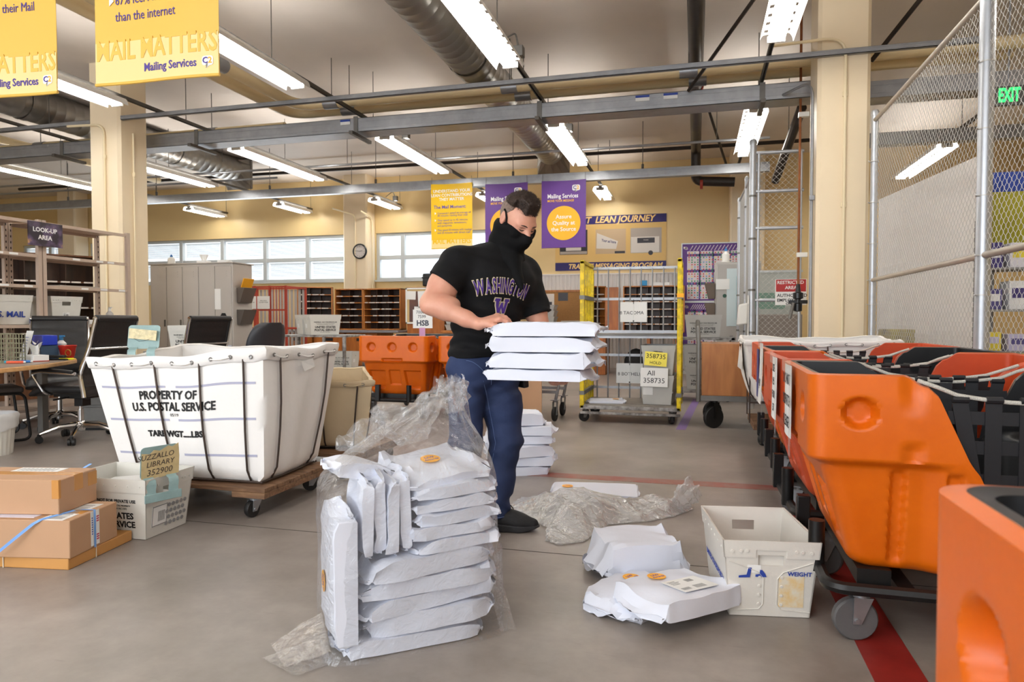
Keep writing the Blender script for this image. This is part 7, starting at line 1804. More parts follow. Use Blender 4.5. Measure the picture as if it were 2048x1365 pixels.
# the upright sack full of parcels
BA = R(38); BO = Vector((-1.055, 1.84, 0.0)); E1 = Vector((math.cos(BA), math.sin(BA), 0)); E2 = Vector((-math.sin(BA), math.cos(BA), 0))
def bag_pt(a, b, z): return BO + E1 * a + E2 * b + Vector((0, 0, z))
def bagged(label, a, b, z, rot, w, d, h, seed, end=0.04, cr=0.006, sticker=None):
    """a, b, z: centre of the parcel's underside in the sack's own axes"""
    t = parcel(label, bag_pt(a, b, z), 0, w, d, h, seed, end, cr, 'parcels inside the clear sack', None, sticker)
    t.rotation_euler = (Matrix.Rotation(BA, 3, 'Z') @ Euler([R(q) for q in rot], 'XYZ').to_matrix()).to_euler()
    return t
bagged('white parcel lying flat at the very bottom of the clear sack', 0.27, 0.15, 0.004, (0, 0, 0), 0.42, 0.28, 0.05, 101)
low = [(0.33, 0.15, 0.060, 0.38, 0.29, 0.066, -3), (0.32, 0.155, 0.126, 0.40, 0.28, 0.056, -4), (0.315, 0.15, 0.180, 0.42, 0.29, 0.060, -2), (0.32, 0.14, 0.240, 0.38, 0.28, 0.066, -3)]
for k, (a, b, z, w, d, h, ty) in enumerate(low):
    bagged(['lowest but one', 'third', 'fourth', 'fifth'][k] + ' white parcel from the floor in the clear sack', a, b, z, (0, ty, (-4, 3, -2, 4)[k]), w, d, h, 110 + k, 0.05, 0.010)
bagged('tall white parcel standing on edge at the left of the clear sack', 0.083, 0.15, 0.245, (0, -90, 0), 0.38, 0.30, 0.072, 121, 0.035, 0.004, sticker=[(-0.05, 0.05, 0.035)])
for k in range(4):
    bagged(['first', 'second', 'third', 'fourth'][k] + ' upright white parcel from the left in the upper half of the clear sack', 0.135 + k * 0.040, 0.15 + 0.01 * (k % 2), 0.425 + 0.01 * (k % 2), (0, -90 + (2, -1, 1, -2)[k], 0), 0.21, 0.28, 0.037, 131 + k, 0.03, 0.005)
for k in range(5):
    bagged(['lowest', 'second', 'third', 'fourth', 'uppermost'][k] + ' white parcel of the right hand pile in the upper half of the clear sack', 0.405 + (0.004, -0.006, 0.006, 0, -0.004)[k], 0.14, 0.310 + k * 0.043, (0, -3, (2, -3, 4, -1, 3)[k]), 0.26, 0.28, 0.041, 141 + k, 0.035, 0.009)
bagged('broad white parcel with an orange sticker tilted on top inside the clear sack', 0.37, 0.165, 0.535, (9, -4, 10), 0.28, 0.27, 0.032, 151, 0.045, 0.009, sticker=[(0.0, 0.02, 0.034)])
bagged('upright white parcel at the back left top of the clear sack', 0.115, 0.20, 0.535, (0, 12, 8), 0.17, 0.18, 0.05, 155, 0.03, 0.006)
sack = thing('clear_sack', 'big clear plastic sack packed with white parcels, open neck bunched on top', 'plastic sack', BO)
def sack_rings():
    nz = noise3(7); rows = []; N = 112
    levels = [0.003 + 0.60 * k / 26 for k in range(27)] + [0.60 + 0.24 * k / 16 for k in range(1, 17)]
    for li, z in enumerate(levels):
        f = max(0.0, (z - 0.50) / 0.34)
        s = smooth(0, 1, f)
        # body rectangle closing towards the bunched neck
        a0 = 0.0 + 0.36 * s; a1 = 0.565 - 0.085 * s + (0.02 if z < 0.3 else 0); b0 = -0.012 + 0.15 * s; b1 = 0.32 - 0.13 * s
        a0 -= 0.012 * (1 - s); r = 0.05
        row = []
        for k in range(N):
            t = 2 * PI * k / N; c, sn = math.cos(t), math.sin(t); e = 0.35 + 0.55 * s
            x = (a0 + a1) / 2 + (a1 - a0) / 2 * math.copysign(abs(c) ** e, c); y = (b0 + b1) / 2 + (b1 - b0) / 2 * math.copysign(abs(sn) ** e, sn)
            am = 0.007 + 0.022 * s
            q = nz((x, y, z * 0.55), 17); q2 = math.sin(11 * t + 9 * z) * 0.5 + math.sin(23 * t - 5 * z) * 0.3
            dx, dy = c, sn
            x += dx * am * (q + q2 * s); y += dy * am * (q + q2 * s)
            if z < 0.02: x += dx * 0.012; y += dy * 0.012
            zz = z + 0.05 * s * math.sin(3 * t + 1) * (x - 0.42) * 3 + 0.012 * s * q
            if li == len(levels) - 1: zz += 0.03 * math.sin(7 * t) * 1.0
            row.append(tuple(E1 * x + E2 * y + Vector((0, 0, max(0.003, zz)))))
        rows.append(row)
    return rows
g = G(); rr = sack_rings(); g.grid(rr, close_u=True); g.build('sack_film', M['film'], sack, smooth=40)
def crumpled(name, base, tip, r0, r1, seed, flat=0.35, n=40, rows_n=14, flare=0.5, m=None, parent=None, amp=0.018):
    """gathered tuft of film: a flattened creased cone from base to tip"""
    nz = noise3(seed); base = Vector(base); tip = Vector(tip); ax = (tip - base); L = ax.length; ax.normalize()
    u = Vector((0.82, 0.57, 0)) - ax * Vector((0.82, 0.57, 0)).dot(ax); u.normalize(); w = ax.cross(u); rows = []
    for i in range(rows_n + 1):
        f = i / rows_n; r = r0 + (r1 - r0) * f + flare * r0 * math.sin(PI * f) * 0.5; row = []
        for k in range(n):
            t = 2 * PI * k / n; q = math.sin(5 * t + 3 * f + seed) * 0.5 + math.sin(9 * t - 4 * f) * 0.35
            rad = r * (1 + 0.35 * q * (0.4 + f))
            p = base + ax * (L * f * (1 + 0.12 * math.sin(4 * t + seed) * f)) + u * (rad * math.cos(t)) + w * (rad * math.sin(t) * flat)
            e = nz(tuple(p), 38) * amp; row.append(tuple(p + (u * math.cos(t) + w * math.sin(t) * flat) * e))
        rows.append(row)
    g = G(); g.grid(rows, close_u=True); return g.build(name, m or M['film_loose'], parent, smooth=30)
lp = lambda a, b, z: tuple(E1 * a + E2 * b + Vector((0, 0, z)))
crumpled('neck_tuft', lp(0.43, 0.10, 0.74), lp(0.41, 0.1, 0.85), 0.035, 0.05, 3, 0.5, parent=sack, m=M['film_tuft'])
crumpled('film_fan', lp(0.30, 0.14, 0.64), lp(0.27, 0.16, 0.775), 0.05, 0.11, 5, 0.25, parent=sack, m=M['film_tuft']); crumpled('film_fan', lp(0.17, 0.16, 0.64), lp(0.12, 0.17, 0.71), 0.05, 0.08, 8, 0.3, parent=sack, m=M['film_tuft'])
def flap(name, pts, seed, parent, n=12):
    """creased sheet spanned between two edges"""
    nz = noise3(seed); g = G(); A, B, Cc, Dd = map(Vector, pts); rows = []
    for i in range(n + 1):
        row = []
        for j in range(n + 1):
            p = A.lerp(B, i / n).lerp(Dd.lerp(Cc, i / n), j / n); e = math.sin(PI * j / n) * 0.5 + 0.5 * (j / n)
            p.z = max(0.003, p.z + nz(tuple(p), 40) * 0.010 * e + 0.006 * e); row.append(tuple(p))
        rows.append(row)
    g.grid(rows); return g.build(name, M['film_tuft'], parent, smooth=30)
flap('floor_flap', [lp(0.01, 0.02, 0.004), lp(-0.01, 0.16, 0.03), lp(-0.19, 0.13, 0.006), lp(-0.10, -0.02, 0.004)], 4, sack)
flap('floor_flap', [lp(0.00, 0.0, 0.05), lp(0.0, 0.2, 0.09), lp(-0.16, 0.17, 0.03), lp(-0.13, 0.04, 0.005)], 9, sack)
flap('floor_flap', [lp(0.56, 0.02, 0.004), lp(0.57, 0.15, 0.11), lp(0.62, 0.13, 0.10), lp(0.61, 0.0, 0.004)], 6, sack)
# the emptied bag on the floor
def loose_sheet():
    t = thing('clear_bag', 'empty clear plastic bag crumpled on the floor right of the shoe', 'plastic bag', (-0.55, 3.62, 0))
    out = [(-1.0, 3.74), (-0.90, 3.52), (-0.72, 3.38), (-0.68, 3.17), (-0.60, 3.12), (-0.50, 3.20), (-0.46, 3.36), (-0.42, 3.50), (-0.24, 3.60), (-0.10, 3.74), (-0.01, 3.90), (-0.02, 4.04), (-0.12, 4.00), (-0.35, 4.02), (-0.60, 4.02), (-0.82, 4.0), (-0.98, 3.9)]
    N = len(out); nz = noise3(31); n2 = noise3(77)
    def edge(t):
        i = int(t * N) % N; f = t * N - int(t * N); a, b = out[i], out[(i + 1) % N]; return Vector((a[0] + (b[0] - a[0]) * f, a[1] + (b[1] - a[1]) * f))
    for lay in range(2):
        rows = []; K = 170; nr = 40
        for i in range(nr + 1):
            f = max(0.002, i / nr); row = []
            for k in range(K):
                e = edge(k / K); c = Vector((-0.60, 3.62)) if e.x < -0.4 else Vector((-0.42, 3.72)); p = c.lerp(e, f * (1 + 0.02 * math.sin(k * 1.7)))
                hump = 0.10 * math.exp(-(((p.x + 0.62) / 0.26) ** 2 + ((p.y - 3.62) / 0.26) ** 2)) + 0.06 * math.exp(-(((p.x + 0.12) / 0.16) ** 2 + ((p.y - 3.9) / 0.14) ** 2)) + 0.035
                z = (hump * (1 - f ** 3) * (1.0 if lay else 0.6) + 0.026 * nz((p.x, p.y, lay), 13) * (1.1 - f ** 4) + 0.006 * n2((p.x, p.y, lay), 40))
                row.append((p.x + 0.55, p.y - 3.62, max(0.004 + 0.002 * lay, z + 0.012 * lay)))
            rows.append(row)
        G().grid(rows, close_u=True).build('film_layer', M['film_loose'], t, smooth=28)
    crumpled('twisted_end', (0.46, 0.20, 0.05), (0.55, 0.30, 0.13), 0.05, 0.05, 13, 0.5, parent=t)
loose_sheet()
# ---- the empty white tub on the floor at the right
tr = make_tub('empty scuffed white mail tub on the floor beside the orange carts', M['tub_dirty'], words=None, L=0.47, W=0.345); tr.location = (0.228, 2.755, 0); tr.rotation_euler = (0, 0, R(9)); tr.scale = (0.95, 0.95, 0.95)
G().box((0, -0.212, 0.215), (0.13, 0.003, 0.07), Matrix.Rotation(R(-5.5), 3, 'X')).build('handle_flap', M['tub_dirty'], tr, smooth=0)
tub_label(tr, -1, -0.075, 0.095, 0.095, 0.075)
A_ = 0.235 - 0.028; TF = lambda x, z: frame((x, -(A_ + 0.0015 + 0.0966 * z), z), (1, 0, 0), (0, -0.0966, 1))
M['worn_label'] = mat('torn_tan_label', srgb(226, 196, 140), 0.7, noise=(24, 0.25, 0.25), col2=srgb(226, 218, 200))
b = board(tr, 'torn_label', M['worn_label'], TF(0.075, 0.10), 0.09, 0.12, 0.001)
text(tr, [('WEIGHT', 0.022, 0.08, 0.17, {'align': 'LEFT', 'bold': 0.0005})], M['blue_ink'], TF(-0.02, 0.0).copy() @ Matrix.Translation((0, 0, 0.001)), 'blue_lettering')
g = G(); g.T = TF(-0.075, 0.17); g.prism([(-0.04, -0.02), (0.0, -0.018), (0.006, 0.02), (-0.006, 0.02), (-0.012, -0.008), (-0.04, -0.012)], 0.001, 0.0016); g.prism([(0.02, -0.015), (0.06, -0.015), (0.056, -0.004), (0.044, 0.012), (0.036, 0.012), (0.034, -0.004), (0.02, -0.006)], 0.001, 0.0016); g.build('blue_pictogram', M['blue_ink'], tr, smooth=0)
board(tr, 'torn_sheet', M['paper'], TF(-0.06, 0.185), 0.05, 0.03, 0.001)
for s in (-1, 1):   # moulded outline of the folded end flaps
    g = G(); g.T = TF(0, 0); g.tube([(s * 0.145, 0.022, 0), (s * 0.04, 0.03, 0), (s * 0.025, 0.05, 0), (s * 0.025, 0.15, 0), (s * 0.045, 0.175, 0), (s * 0.15, 0.215, 0)], 0.002, 6); g.build('fold_line', M['tub_dirty'], tr)
    g = G(); g.T = TF(0, 0); [g.lathe([(0.0065, -0.001), (0.0055, 0.0025), (0.001, 0.003)], 10, (s * 0.04, 0.05 + 0.035 * k, 0)) for k in range(4)]; g.build('rivets', M['tub_dirty'], tr)
text(tr, [('UNITED STATES POSTAL', 0.034, 0, 0.12, {'bold': 0.0006})], M['blue_ink'], frame((-0.1475, 0, 0), (0, -1, 0), (-0.0966, 0, 1)), 'side_lettering')
# ================================================================== the man
# axes of the figure: x to the right of the picture, y away from the camera, z up; origin on the floor
MAN_D = 3.40; MAN_A = R(14.9)
man = thing('person', 'man in black t-shirt, black face covering and jeans holding stacked white parcels', 'person', (-MAN_D * math.sin(MAN_A), MAN_D * math.cos(MAN_A), 0), MAN_A)
V3 = lambda *p: np.array(p, dtype=np.float32)
def unit(v): v = np.array(v, dtype=np.float64); return (v / np.linalg.norm(v)).astype(np.float32)
FACE = unit((math.sin(R(33)), -math.cos(R(33)), 0)); SIDE = unit((math.cos(R(33)), math.sin(R(33)), 0)); UP = V3(0, 0, 1)   # chest direction, his left, up
class SDF:
    def __init__(s): s.p = []
    def cone(s, a, b, r1, r2=None, k=0.03):
        s.p.append(('c', V3(*a), V3(*b), r1, r1 if r2 is None else r2, k)); return s
    def ell(s, c, r, ax=None, k=0.03):
        A = np.stack([unit(q) for q in ax]) if ax is not None else np.eye(3, dtype=np.float32)
        s.p.append(('e', V3(*c), A, V3(*r), 0, k)); return s
    def chain(s, pts, rs, k=0.02):
        for i in range(len(pts) - 1): s.cone(pts[i], pts[i + 1], rs[i], rs[i + 1], k)
        return s
    def __call__(s, P):
        d = None
        for t, a, b, r1, r2, k in s.p:
            if t == 'c':
                ba = b - a; L2 = float(ba @ ba); h = np.clip(((P - a) @ ba) / max(L2, 1e-9), 0, 1)
                q = np.linalg.norm(P - a - h[:, None] * ba, axis=1) - (r1 + (r2 - r1) * h)
            else:
                l = (P - a) @ b.T; k0 = np.linalg.norm(l / r1, axis=1); k1 = np.linalg.norm(l / (r1 * r1), axis=1); q = k0 * (k0 - 1) / np.maximum(k1, 1e-6)
            if d is None: d = q
            else:
                h = np.maximum(k - np.abs(d - q), 0) / k; d = np.minimum(d, q) - h * h * k * 0.25
        return d
def surface(fn, lo, hi, h):
    """naive surface nets of fn on a grid, evaluated only near the surface"""
    lo = np.array(lo, dtype=np.float32); n = np.ceil((np.array(hi) - lo) / h).astype(int); B = 8; n = ((n + B - 1) // B) * B; nb = n // B
    F = np.ones(n, dtype=np.float32)
    ib = np.stack(np.meshgrid(*[np.arange(q) for q in nb], indexing='ij'), -1).reshape(-1, 3)
    cd = fn((lo + (ib * B + B / 2 - 0.5) * h).astype(np.float32)); rad = B * h * 0.87 * 1.35 + 0.012
    off = np.stack(np.meshgrid(*[np.arange(B)] * 3, indexing='ij'), -1).reshape(-1, 3)
    F.reshape(nb[0], B, nb[1], B, nb[2], B)[:] = np.where(cd < 0, -1, 1).astype(np.float32).reshape(nb[0], 1, nb[1], 1, nb[2], 1)
    act = ib[np.abs(cd) < rad]
    for s in range(0, len(act), 2500):
        I = (act[s:s + 2500, None, :] * B + off[None]).reshape(-1, 3)
        F[I[:, 0], I[:, 1], I[:, 2]] = fn((lo + I * h).astype(np.float32))
    S = F < 0; c = np.zeros(n - 1, dtype=np.int8)
    for dx in (0, 1):
        for dy in (0, 1):
            for dz in (0, 1): c += S[dx:n[0] - 1 + dx, dy:n[1] - 1 + dy, dz:n[2] - 1 + dz]
    A = np.argwhere((c > 0) & (c < 8)); idx = -np.ones(n - 1, dtype=np.int32); idx[A[:, 0], A[:, 1], A[:, 2]] = np.arange(len(A))
    cor = [(x, y, z) for x in (0, 1) for y in (0, 1) for z in (0, 1)]; val = np.stack([F[A[:, 0] + x, A[:, 1] + y, A[:, 2] + z] for x, y, z in cor], 1)
    acc = np.zeros((len(A), 3)); cnt = np.zeros(len(A))
    for i in range(8):
        for j in range(i + 1, 8):
            dd = np.array(cor[j]) - np.array(cor[i])
            if np.abs(dd).sum() != 1: continue
            va, vb = val[:, i], val[:, j]; m = (va < 0) != (vb < 0); t = np.where(m, va / np.where(m, va - vb, 1), 0)
            acc += m[:, None] * (np.array(cor[i]) + t[:, None] * dd); cnt += m
    verts = lo + (A + acc / cnt[:, None]) * h; faces = []
    for ax in range(3):
        o1, o2 = [(1, 2), (2, 0), (0, 1)][ax]; sl0 = [slice(None)] * 3; sl1 = [slice(None)] * 3; sl0[ax] = slice(0, -1); sl1[ax] = slice(1, None)
        E = np.argwhere(S[tuple(sl0)] != S[tuple(sl1)]); ok = (E[:, o1] > 0) & (E[:, o2] > 0) & (E[:, o1] < n[o1] - 1) & (E[:, o2] < n[o2] - 1); E = E[ok]
        u = np.zeros(3, int); u[o1] = 1; w = np.zeros(3, int); w[o2] = 1
        q = [idx[tuple((E - u - w).T)], idx[tuple((E - w).T)], idx[tuple(E.T)], idx[tuple((E - u).T)]]
        Q = np.stack(q, 1); fl = ~S[tuple(E.T)]; Q[fl] = Q[fl][:, ::-1]; faces.append(Q)
    return verts, np.concatenate(faces)
def skin(name, fn, lo, hi, h, m, parent, keep=None, smooth=180, relax=2):
    v, f = surface(fn, lo, hi, h)
    me = bpy.data.meshes.new(name); me.vertices.add(len(v)); me.vertices.foreach_set('co', v.astype(np.float32).ravel())
    me.loops.add(len(f) * 4); me.loops.foreach_set('vertex_index', f.astype(np.int32).ravel()); me.polygons.add(len(f)); me.polygons.foreach_set('loop_start', np.arange(0, len(f) * 4, 4, dtype=np.int32))
    me.update(calc_edges=True); me.validate()
    for q in (m if isinstance(m, (list, tuple)) else [m]): me.materials.append(q)
    b = bmesh.new(); b.from_mesh(me)
    for _ in range(relax): bmesh.ops.smooth_vert(b, verts=b.verts, factor=0.5, use_axis_x=True, use_axis_y=True, use_axis_z=True)
    b.to_mesh(me); b.free()
    me.polygons.foreach_set('use_smooth', [True] * len(me.polygons))
    o = bpy.data.objects.new(name, me); COL.objects.link(o); o.parent = parent
    return o
# joints
pel = V3(-0.150, 0.04, 0.80); neckb = V3(-0.055, 0.03, 1.355); shR = V3(-0.262, -0.10, 1.315); shL = V3(0.062, 0.115, 1.285)
elR = V3(-0.372, -0.235, 1.128); wrR = V3(-0.150, -0.325, 1.030); elL = V3(0.150, 0.08, 0.985); wrL = V3(0.205, -0.14, 0.765)
hipR = pel - SIDE * 0.085 + V3(0, 0, -0.02); hipL = pel + SIDE * 0.095 + V3(0, 0.0, -0.02)
knR = V3(-0.225, -0.07, 0.455); anR = V3(-0.245, 0.02, 0.09); knL = V3(-0.030, 0.01, 0.450); anL = V3(-0.095, 0.035, 0.095)
# head
hc = V3(0.028, -0.055, 1.530); gy, gp = R(38), R(33)
HF = unit((math.sin(gy) * math.cos(gp), -math.cos(gy) * math.cos(gp), -math.sin(gp))); HU = unit((math.sin(gy) * math.sin(gp), -math.cos(gy) * math.sin(gp), math.cos(gp))); HL = np.cross(HU, HF) * -1.0
if HL @ V3(1, 0, 0) < 0: HL = -HL                                  # his left ear side (right of the picture)
hp_ = lambda l, f, u: hc + HL * l + HF * f + HU * u
HX = (HL, HF, HU)
head = SDF()
head.ell(hp_(0, -0.012, 0.028), (0.076, 0.098, 0.092), HX, 0.02).ell(hp_(0, 0.03, -0.03), (0.062, 0.068, 0.085), HX, 0.04).ell(hp_(0, 0.055, -0.088), (0.034, 0.036, 0.03), HX, 0.04)
head.ell(hp_(0, 0.075, 0.012), (0.056, 0.022, 0.014), HX, 0.02)                       # brow ridge
head.cone(hp_(0, 0.093, 0.0), hp_(0, 0.118, -0.042), 0.009, 0.015, 0.016)               # nose
for s in (-1, 1):
    head.ell(hp_(s * 0.040, 0.066, -0.036), (0.026, 0.022, 0.020), HX, 0.02)            # cheek bones
    head.ell(hp_(s * 0.032, 0.079, -0.008), (0.0165, 0.013, 0.0105), HX, 0.004)         # closed-looking lids, gaze down
    head.ell(hp_(s * 0.079, -0.012, -0.004), (0.010, 0.021, 0.033), (HL * 0.93 - HF * 0.36 * s, HF * 0.93 + HL * 0.36 * s, HU), 0.008)   # ears
    head.ell(hp_(s * 0.083, -0.020, 0.002), (0.007, 0.012, 0.030), HX, 0.006)
def head_fn(P):
    d = head(P)
    for s in (-1, 1):                                              # hollows: eye sockets below the brow, bowl of the ear
        q = np.linalg.norm((P - hp_(s * 0.033, 0.097, -0.005)) @ np.stack([HL / 1.5, HF, HU / 0.8]).T, axis=1) - 0.0105
        k = 0.008; h = np.maximum(k - np.abs(d + q), 0) / k; d = np.maximum(d, -q) + h * h * k * 0.25
        q = np.linalg.norm((P - hp_(s * 0.094, -0.010, -0.002)) @ np.stack([HL, HF / 1.1, HU / 1.7]).T, axis=1) - 0.0095
        k = 0.004; h = np.maximum(k - np.abs(d + q), 0) / k; d = np.maximum(d, -q) + h * h * k * 0.25
    return d
neck = SDF().cone(neckb + V3(0.0, 0.02, -0.02), hp_(0, -0.045, -0.05), 0.066, 0.058, 0.03)
# hands
def hand(sd, wr, pd, nrm, thumb_side, curl, spread=0.10, L=1.0):
    """palm from the wrist along pd; nrm = back of the hand; fingers curl away from nrm"""
    pd = unit(pd); nrm = unit(nrm - pd * float(nrm @ pd)); tv = np.cross(pd, nrm) * thumb_side
    pl = 0.088 * L
    for q in (-0.030, -0.010, 0.010, 0.029): sd.cone(wr + tv * q * 0.55, wr + pd * pl + tv * q, 0.0175, 0.0125, 0.014)
    for i, (q, ln) in enumerate(((0.031, 0.072), (0.0105, 0.080), (-0.0105, 0.074), (-0.030, 0.058))):
        p = wr + pd * pl + tv * q; d = unit(pd + tv * q * spread * 10); a = 0.0; pts = [p]; rs = [0.0105]
        for j, f in enumerate((0.46, 0.30, 0.24)):
            a += curl[i][j]; dirn = d * math.cos(a) - nrm * math.sin(a); p = p + dirn * ln * f * L; pts.append(p); rs.append((0.0092, 0.0082, 0.0068)[j])
        sd.chain(pts, rs, 0.005)
        sd.ell(pts[0] + nrm * 0.004, (0.0115, 0.0115, 0.010), None, 0.008)
    b = wr + pd * 0.024 + tv * 0.024; m = b + (pd * 0.030 + tv * 0.026 - nrm * 0.012) * L; e = m + (pd * 0.030 + tv * 0.004 - nrm * 0.016) * L; t = e + (pd * 0.024 - tv * 0.008 - nrm * 0.010) * L
    sd.chain([b, m, e, t], [0.017, 0.0125, 0.0105, 0.008], 0.010)
arms = SDF()
arms.chain([shR, shR * 0.45 + elR * 0.55, elR], [0.066, 0.064, 0.046], 0.03).ell((shR + elR) / 2 + V3(0.008, -0.008, 0.0), (0.050, 0.050, 0.085), None, 0.03)
fr = wrR - elR
arms.chain([elR, elR + fr * 0.32, elR + fr * 0.75, wrR], [0.044, 0.047, 0.034, 0.0275], 0.025).ell(elR + fr * 0.22 + V3(0, 0, 0.008), (0.07, 0.042, 0.043), (unit(fr), (0, 1, 0), UP), 0.03).ell(elR + V3(-0.018, 0.012, -0.008), (0.03, 0.03, 0.03), None, 0.02)
arms.chain([shL, shL * 0.45 + elL * 0.55, elL], [0.066, 0.062, 0.045], 0.03); fl = wrL - elL
arms.chain([elL, elL + fl * 0.3, elL + fl * 0.75, wrL], [0.045, 0.05, 0.036, 0.028], 0.025)
cR = [(0.55, 0.75, 0.5), (0.40, 0.70, 0.5), (0.35, 0.65, 0.45), (0.40, 0.6, 0.45)]
hand(arms, wrR + V3(0.006, 0, 0.002), (0.93, 0.08, 0.30), V3(-0.22, -0.30, 0.92), 1, cR)
cL = [(0.10, 0.12, 0.1), (0.08, 0.12, 0.1), (0.10, 0.15, 0.1), (0.15, 0.2, 0.1)]
hand(arms, wrL, (0.10, -0.99, 0.0), V3(0.0, 0.0, -1.0), 1, cL)
torso = SDF()
AX = (SIDE, FACE, UP); tl = unit((0.10, -0.02, 1.0)); AT = (SIDE, unit(FACE - tl * float(FACE @ tl)), tl)
torso.ell((-0.085, 0.010, 1.205), (0.190, 0.122, 0.185), AT).ell(V3(-0.082, 0.01, 1.235) + FACE * 0.055 - SIDE * 0.075, (0.095, 0.07, 0.085), AT, 0.05).ell(V3(-0.082, 0.01, 1.235) + FACE * 0.055 + SIDE * 0.075, (0.095, 0.07, 0.085), AT, 0.05)
torso.ell((-0.125, 0.025, 1.00), (0.170, 0.118, 0.20), AT, 0.06).ell((-0.15, 0.04, 0.84), (0.172, 0.118, 0.13), AX, 0.06)
torso.cone(neckb, shR, 0.070, 0.062, 0.05).cone(neckb, shL, 0.070, 0.062, 0.05)
legs = SDF().ell(pel + V3(0, 0, 0.0), (0.172, 0.118, 0.12), AX, 0.06)
legs.chain([hipR, knR, anR], [0.092, 0.062, 0.05], 0.05).chain([hipL, hipL * 0.5 + knL * 0.5, knL, anL], [0.094, 0.086, 0.064, 0.05], 0.05)
def sm(a, b, k): h = np.maximum(k - np.abs(a - b), 0) / k; return np.minimum(a, b) - h * h * k * 0.25
def body_fn(P):
    d = sm(head_fn(P), neck(P), 0.03); d = sm(d, torso(P) + 0.024, 0.04); d = sm(d, arms(P), 0.02); return sm(d, legs(P) + 0.020, 0.04)
M['skin'] = mat('warm_skin', srgb(222, 170, 146), 0.45, noise=(14, 0.14, 0.7), col2=srgb(206, 142, 120), bump=(160, 0.10, 0.003), sss=0.12)
body = skin('body', body_fn, (-0.50, -0.52, 0.05), (0.36, 0.30, 1.68), 0.0042, M['skin'], man)
# ---- t-shirt
def half(P, c, n): return (P - V3(*c)) @ unit(n)
slR = unit(elR - shR); slL = unit(elL - shL)
sleeves = SDF().chain([shR, shR + slR * 0.215], [0.082, 0.088], 0.03).chain([shL, shL + slL * 0.23], [0.078, 0.078], 0.03)
def folds(P, fs):
    s = 0
    for d, fq, ph, am in fs: s = s + am * np.sin(fq * (P @ V3(*d)) + ph + 1.4 * np.sin(P @ V3(7, 9, -6) + ph))
    return s
SF_ = [((0.9, 0.3, 1.5), 34, 0.3, 0.0035), ((-1.2, 0.4, 0.9), 27, 1.9, 0.0035), ((0.3, 0.8, 2.2), 41, 4.0, 0.003)]
def shirt_fn(P):
    d = torso(P) - 0.013; d = sm(d, sleeves(P), 0.04)
    d = d + folds(P, SF_) * (0.35 + 0.65 * (P[:, 2] < 1.12)) * np.where(P[:, 2] < 1.0, 1.5, 1.0)
    hem = half(P, (-0.15, 0.04, 0.868), (0.05, 0.0, -1.0))
    d = np.maximum(d, hem)
    ax = (P - shR) @ slR; rad = np.linalg.norm(P - shR - ax[:, None] * slR, axis=1)
    d = np.where((ax > 0.06) & (rad < 0.115), np.maximum(d, half(P, (-0.295, -0.16, 1.205), (-0.56, -0.17, -0.81))), d)
    d = np.where((P - shL) @ slL > 0.11, np.maximum(d, half(P, shL + slL * 0.222, slL) - 10.0 * (np.linalg.norm(P - (shL + slL * 0.21), axis=1) > 0.12)), d)
    d = np.maximum(d, -(np.linalg.norm(P - (neckb + V3(0.01, -0.0, 0.055)), axis=1) - 0.078))
    return d
M['black_shirt'] = mat('black_cotton', srgb(21, 21, 23), 0.82, bump=(220, 0.12, 0.002), spec=0.25)
shirt = skin('t_shirt', shirt_fn, (-0.46, -0.30, 0.84), (0.28, 0.30, 1.46), 0.0045, M['black_shirt'], man)
for c, ax, r, nm_ in ((shL + slL * 0.217, slL, 0.0780, 'sleeve_hem'),):
    u = unit(np.cross(ax, V3(0.3, 0.5, 0.2))); w = np.cross(ax, u)
    G().tube([tuple(c + (u * math.cos(a) + w * math.sin(a)) * r * 0.985) for a in [2 * PI * k / 40 for k in range(40)]], 0.0035, 6, closed=True).build(nm_, M['black_shirt'], shirt)
# ---- chest print, projected on the shirt
sv = [v.co.copy() for v in shirt.data.vertices]; sp = [tuple(p.vertices) for p in shirt.data.polygons]; bvh = BVHTree.FromPolygons(sv, sp)
cp = Vector((-0.058, -0.10, 1.193)); tx_ = Vector(SIDE); tx_ = (tx_ + Vector((0, 0, -0.06))).normalized(); ty_ = Vector((0.05, 0, 1)).normalized(); fd = Vector(FACE)
def project(vs, off):
    out = []
    for p in vs:
        o = cp + tx_ * p[0] + ty_ * p[1] + fd * 0.3; h = bvh.ray_cast(o, -fd)
        out.append(h[0] + fd * (off + p[2] * 0) if h[0] is not None else o - fd * 0.35)
    return out
def arched(s, size, R0, bold, off, m, y0, parent, name, sx):
    g = G(); total = 0; ws = []
    for ch in s:
        vs, fs = text_mesh(ch, size, align='CENTER', bold=bold, ext=0, sx=sx); xs = [p[0] for p in text_mesh(ch, size, align='CENTER', ext=0, sx=sx)[0]]; ws.append((vs, fs, max(xs) - min(xs)))
    gap = size * 0.075; tot = sum(w for _, _, w in ws) + gap * (len(s) - 1); x = -tot / 2
    for vs, fs, w in ws:
        a = (x + w / 2) / R0; x += w + gap
        q = [(p[0] * math.cos(a) + (R0 + p[1]) * math.sin(a), (R0 + p[1]) * math.cos(a) - p[0] * math.sin(a) - R0 + y0, 0) for p in vs]
        b = bmesh.new(); bv = [b.verts.new(t) for t in q]
        for f in fs:
            try: b.faces.new([bv[i] for i in f])
            except ValueError: pass
        bmesh.ops.triangulate(b, faces=b.faces)
        for _ in range(2): bmesh.ops.subdivide_edges(b, edges=[e for e in b.edges if e.calc_length() > 0.008], cuts=1)
        b.verts.ensure_lookup_table(); b.verts.index_update()
        g.add(project([v.co for v in b.verts], off), [tuple(v.index for v in f.verts) for f in b.faces]); b.free()
    return g.build(name, m, parent, smooth=180)
M['husky_gold'] = mat('pale_gold_print', srgb(214, 200, 164), 0.6); M['husky_purple'] = mat('purple_print', srgb(76, 46, 132), 0.6)
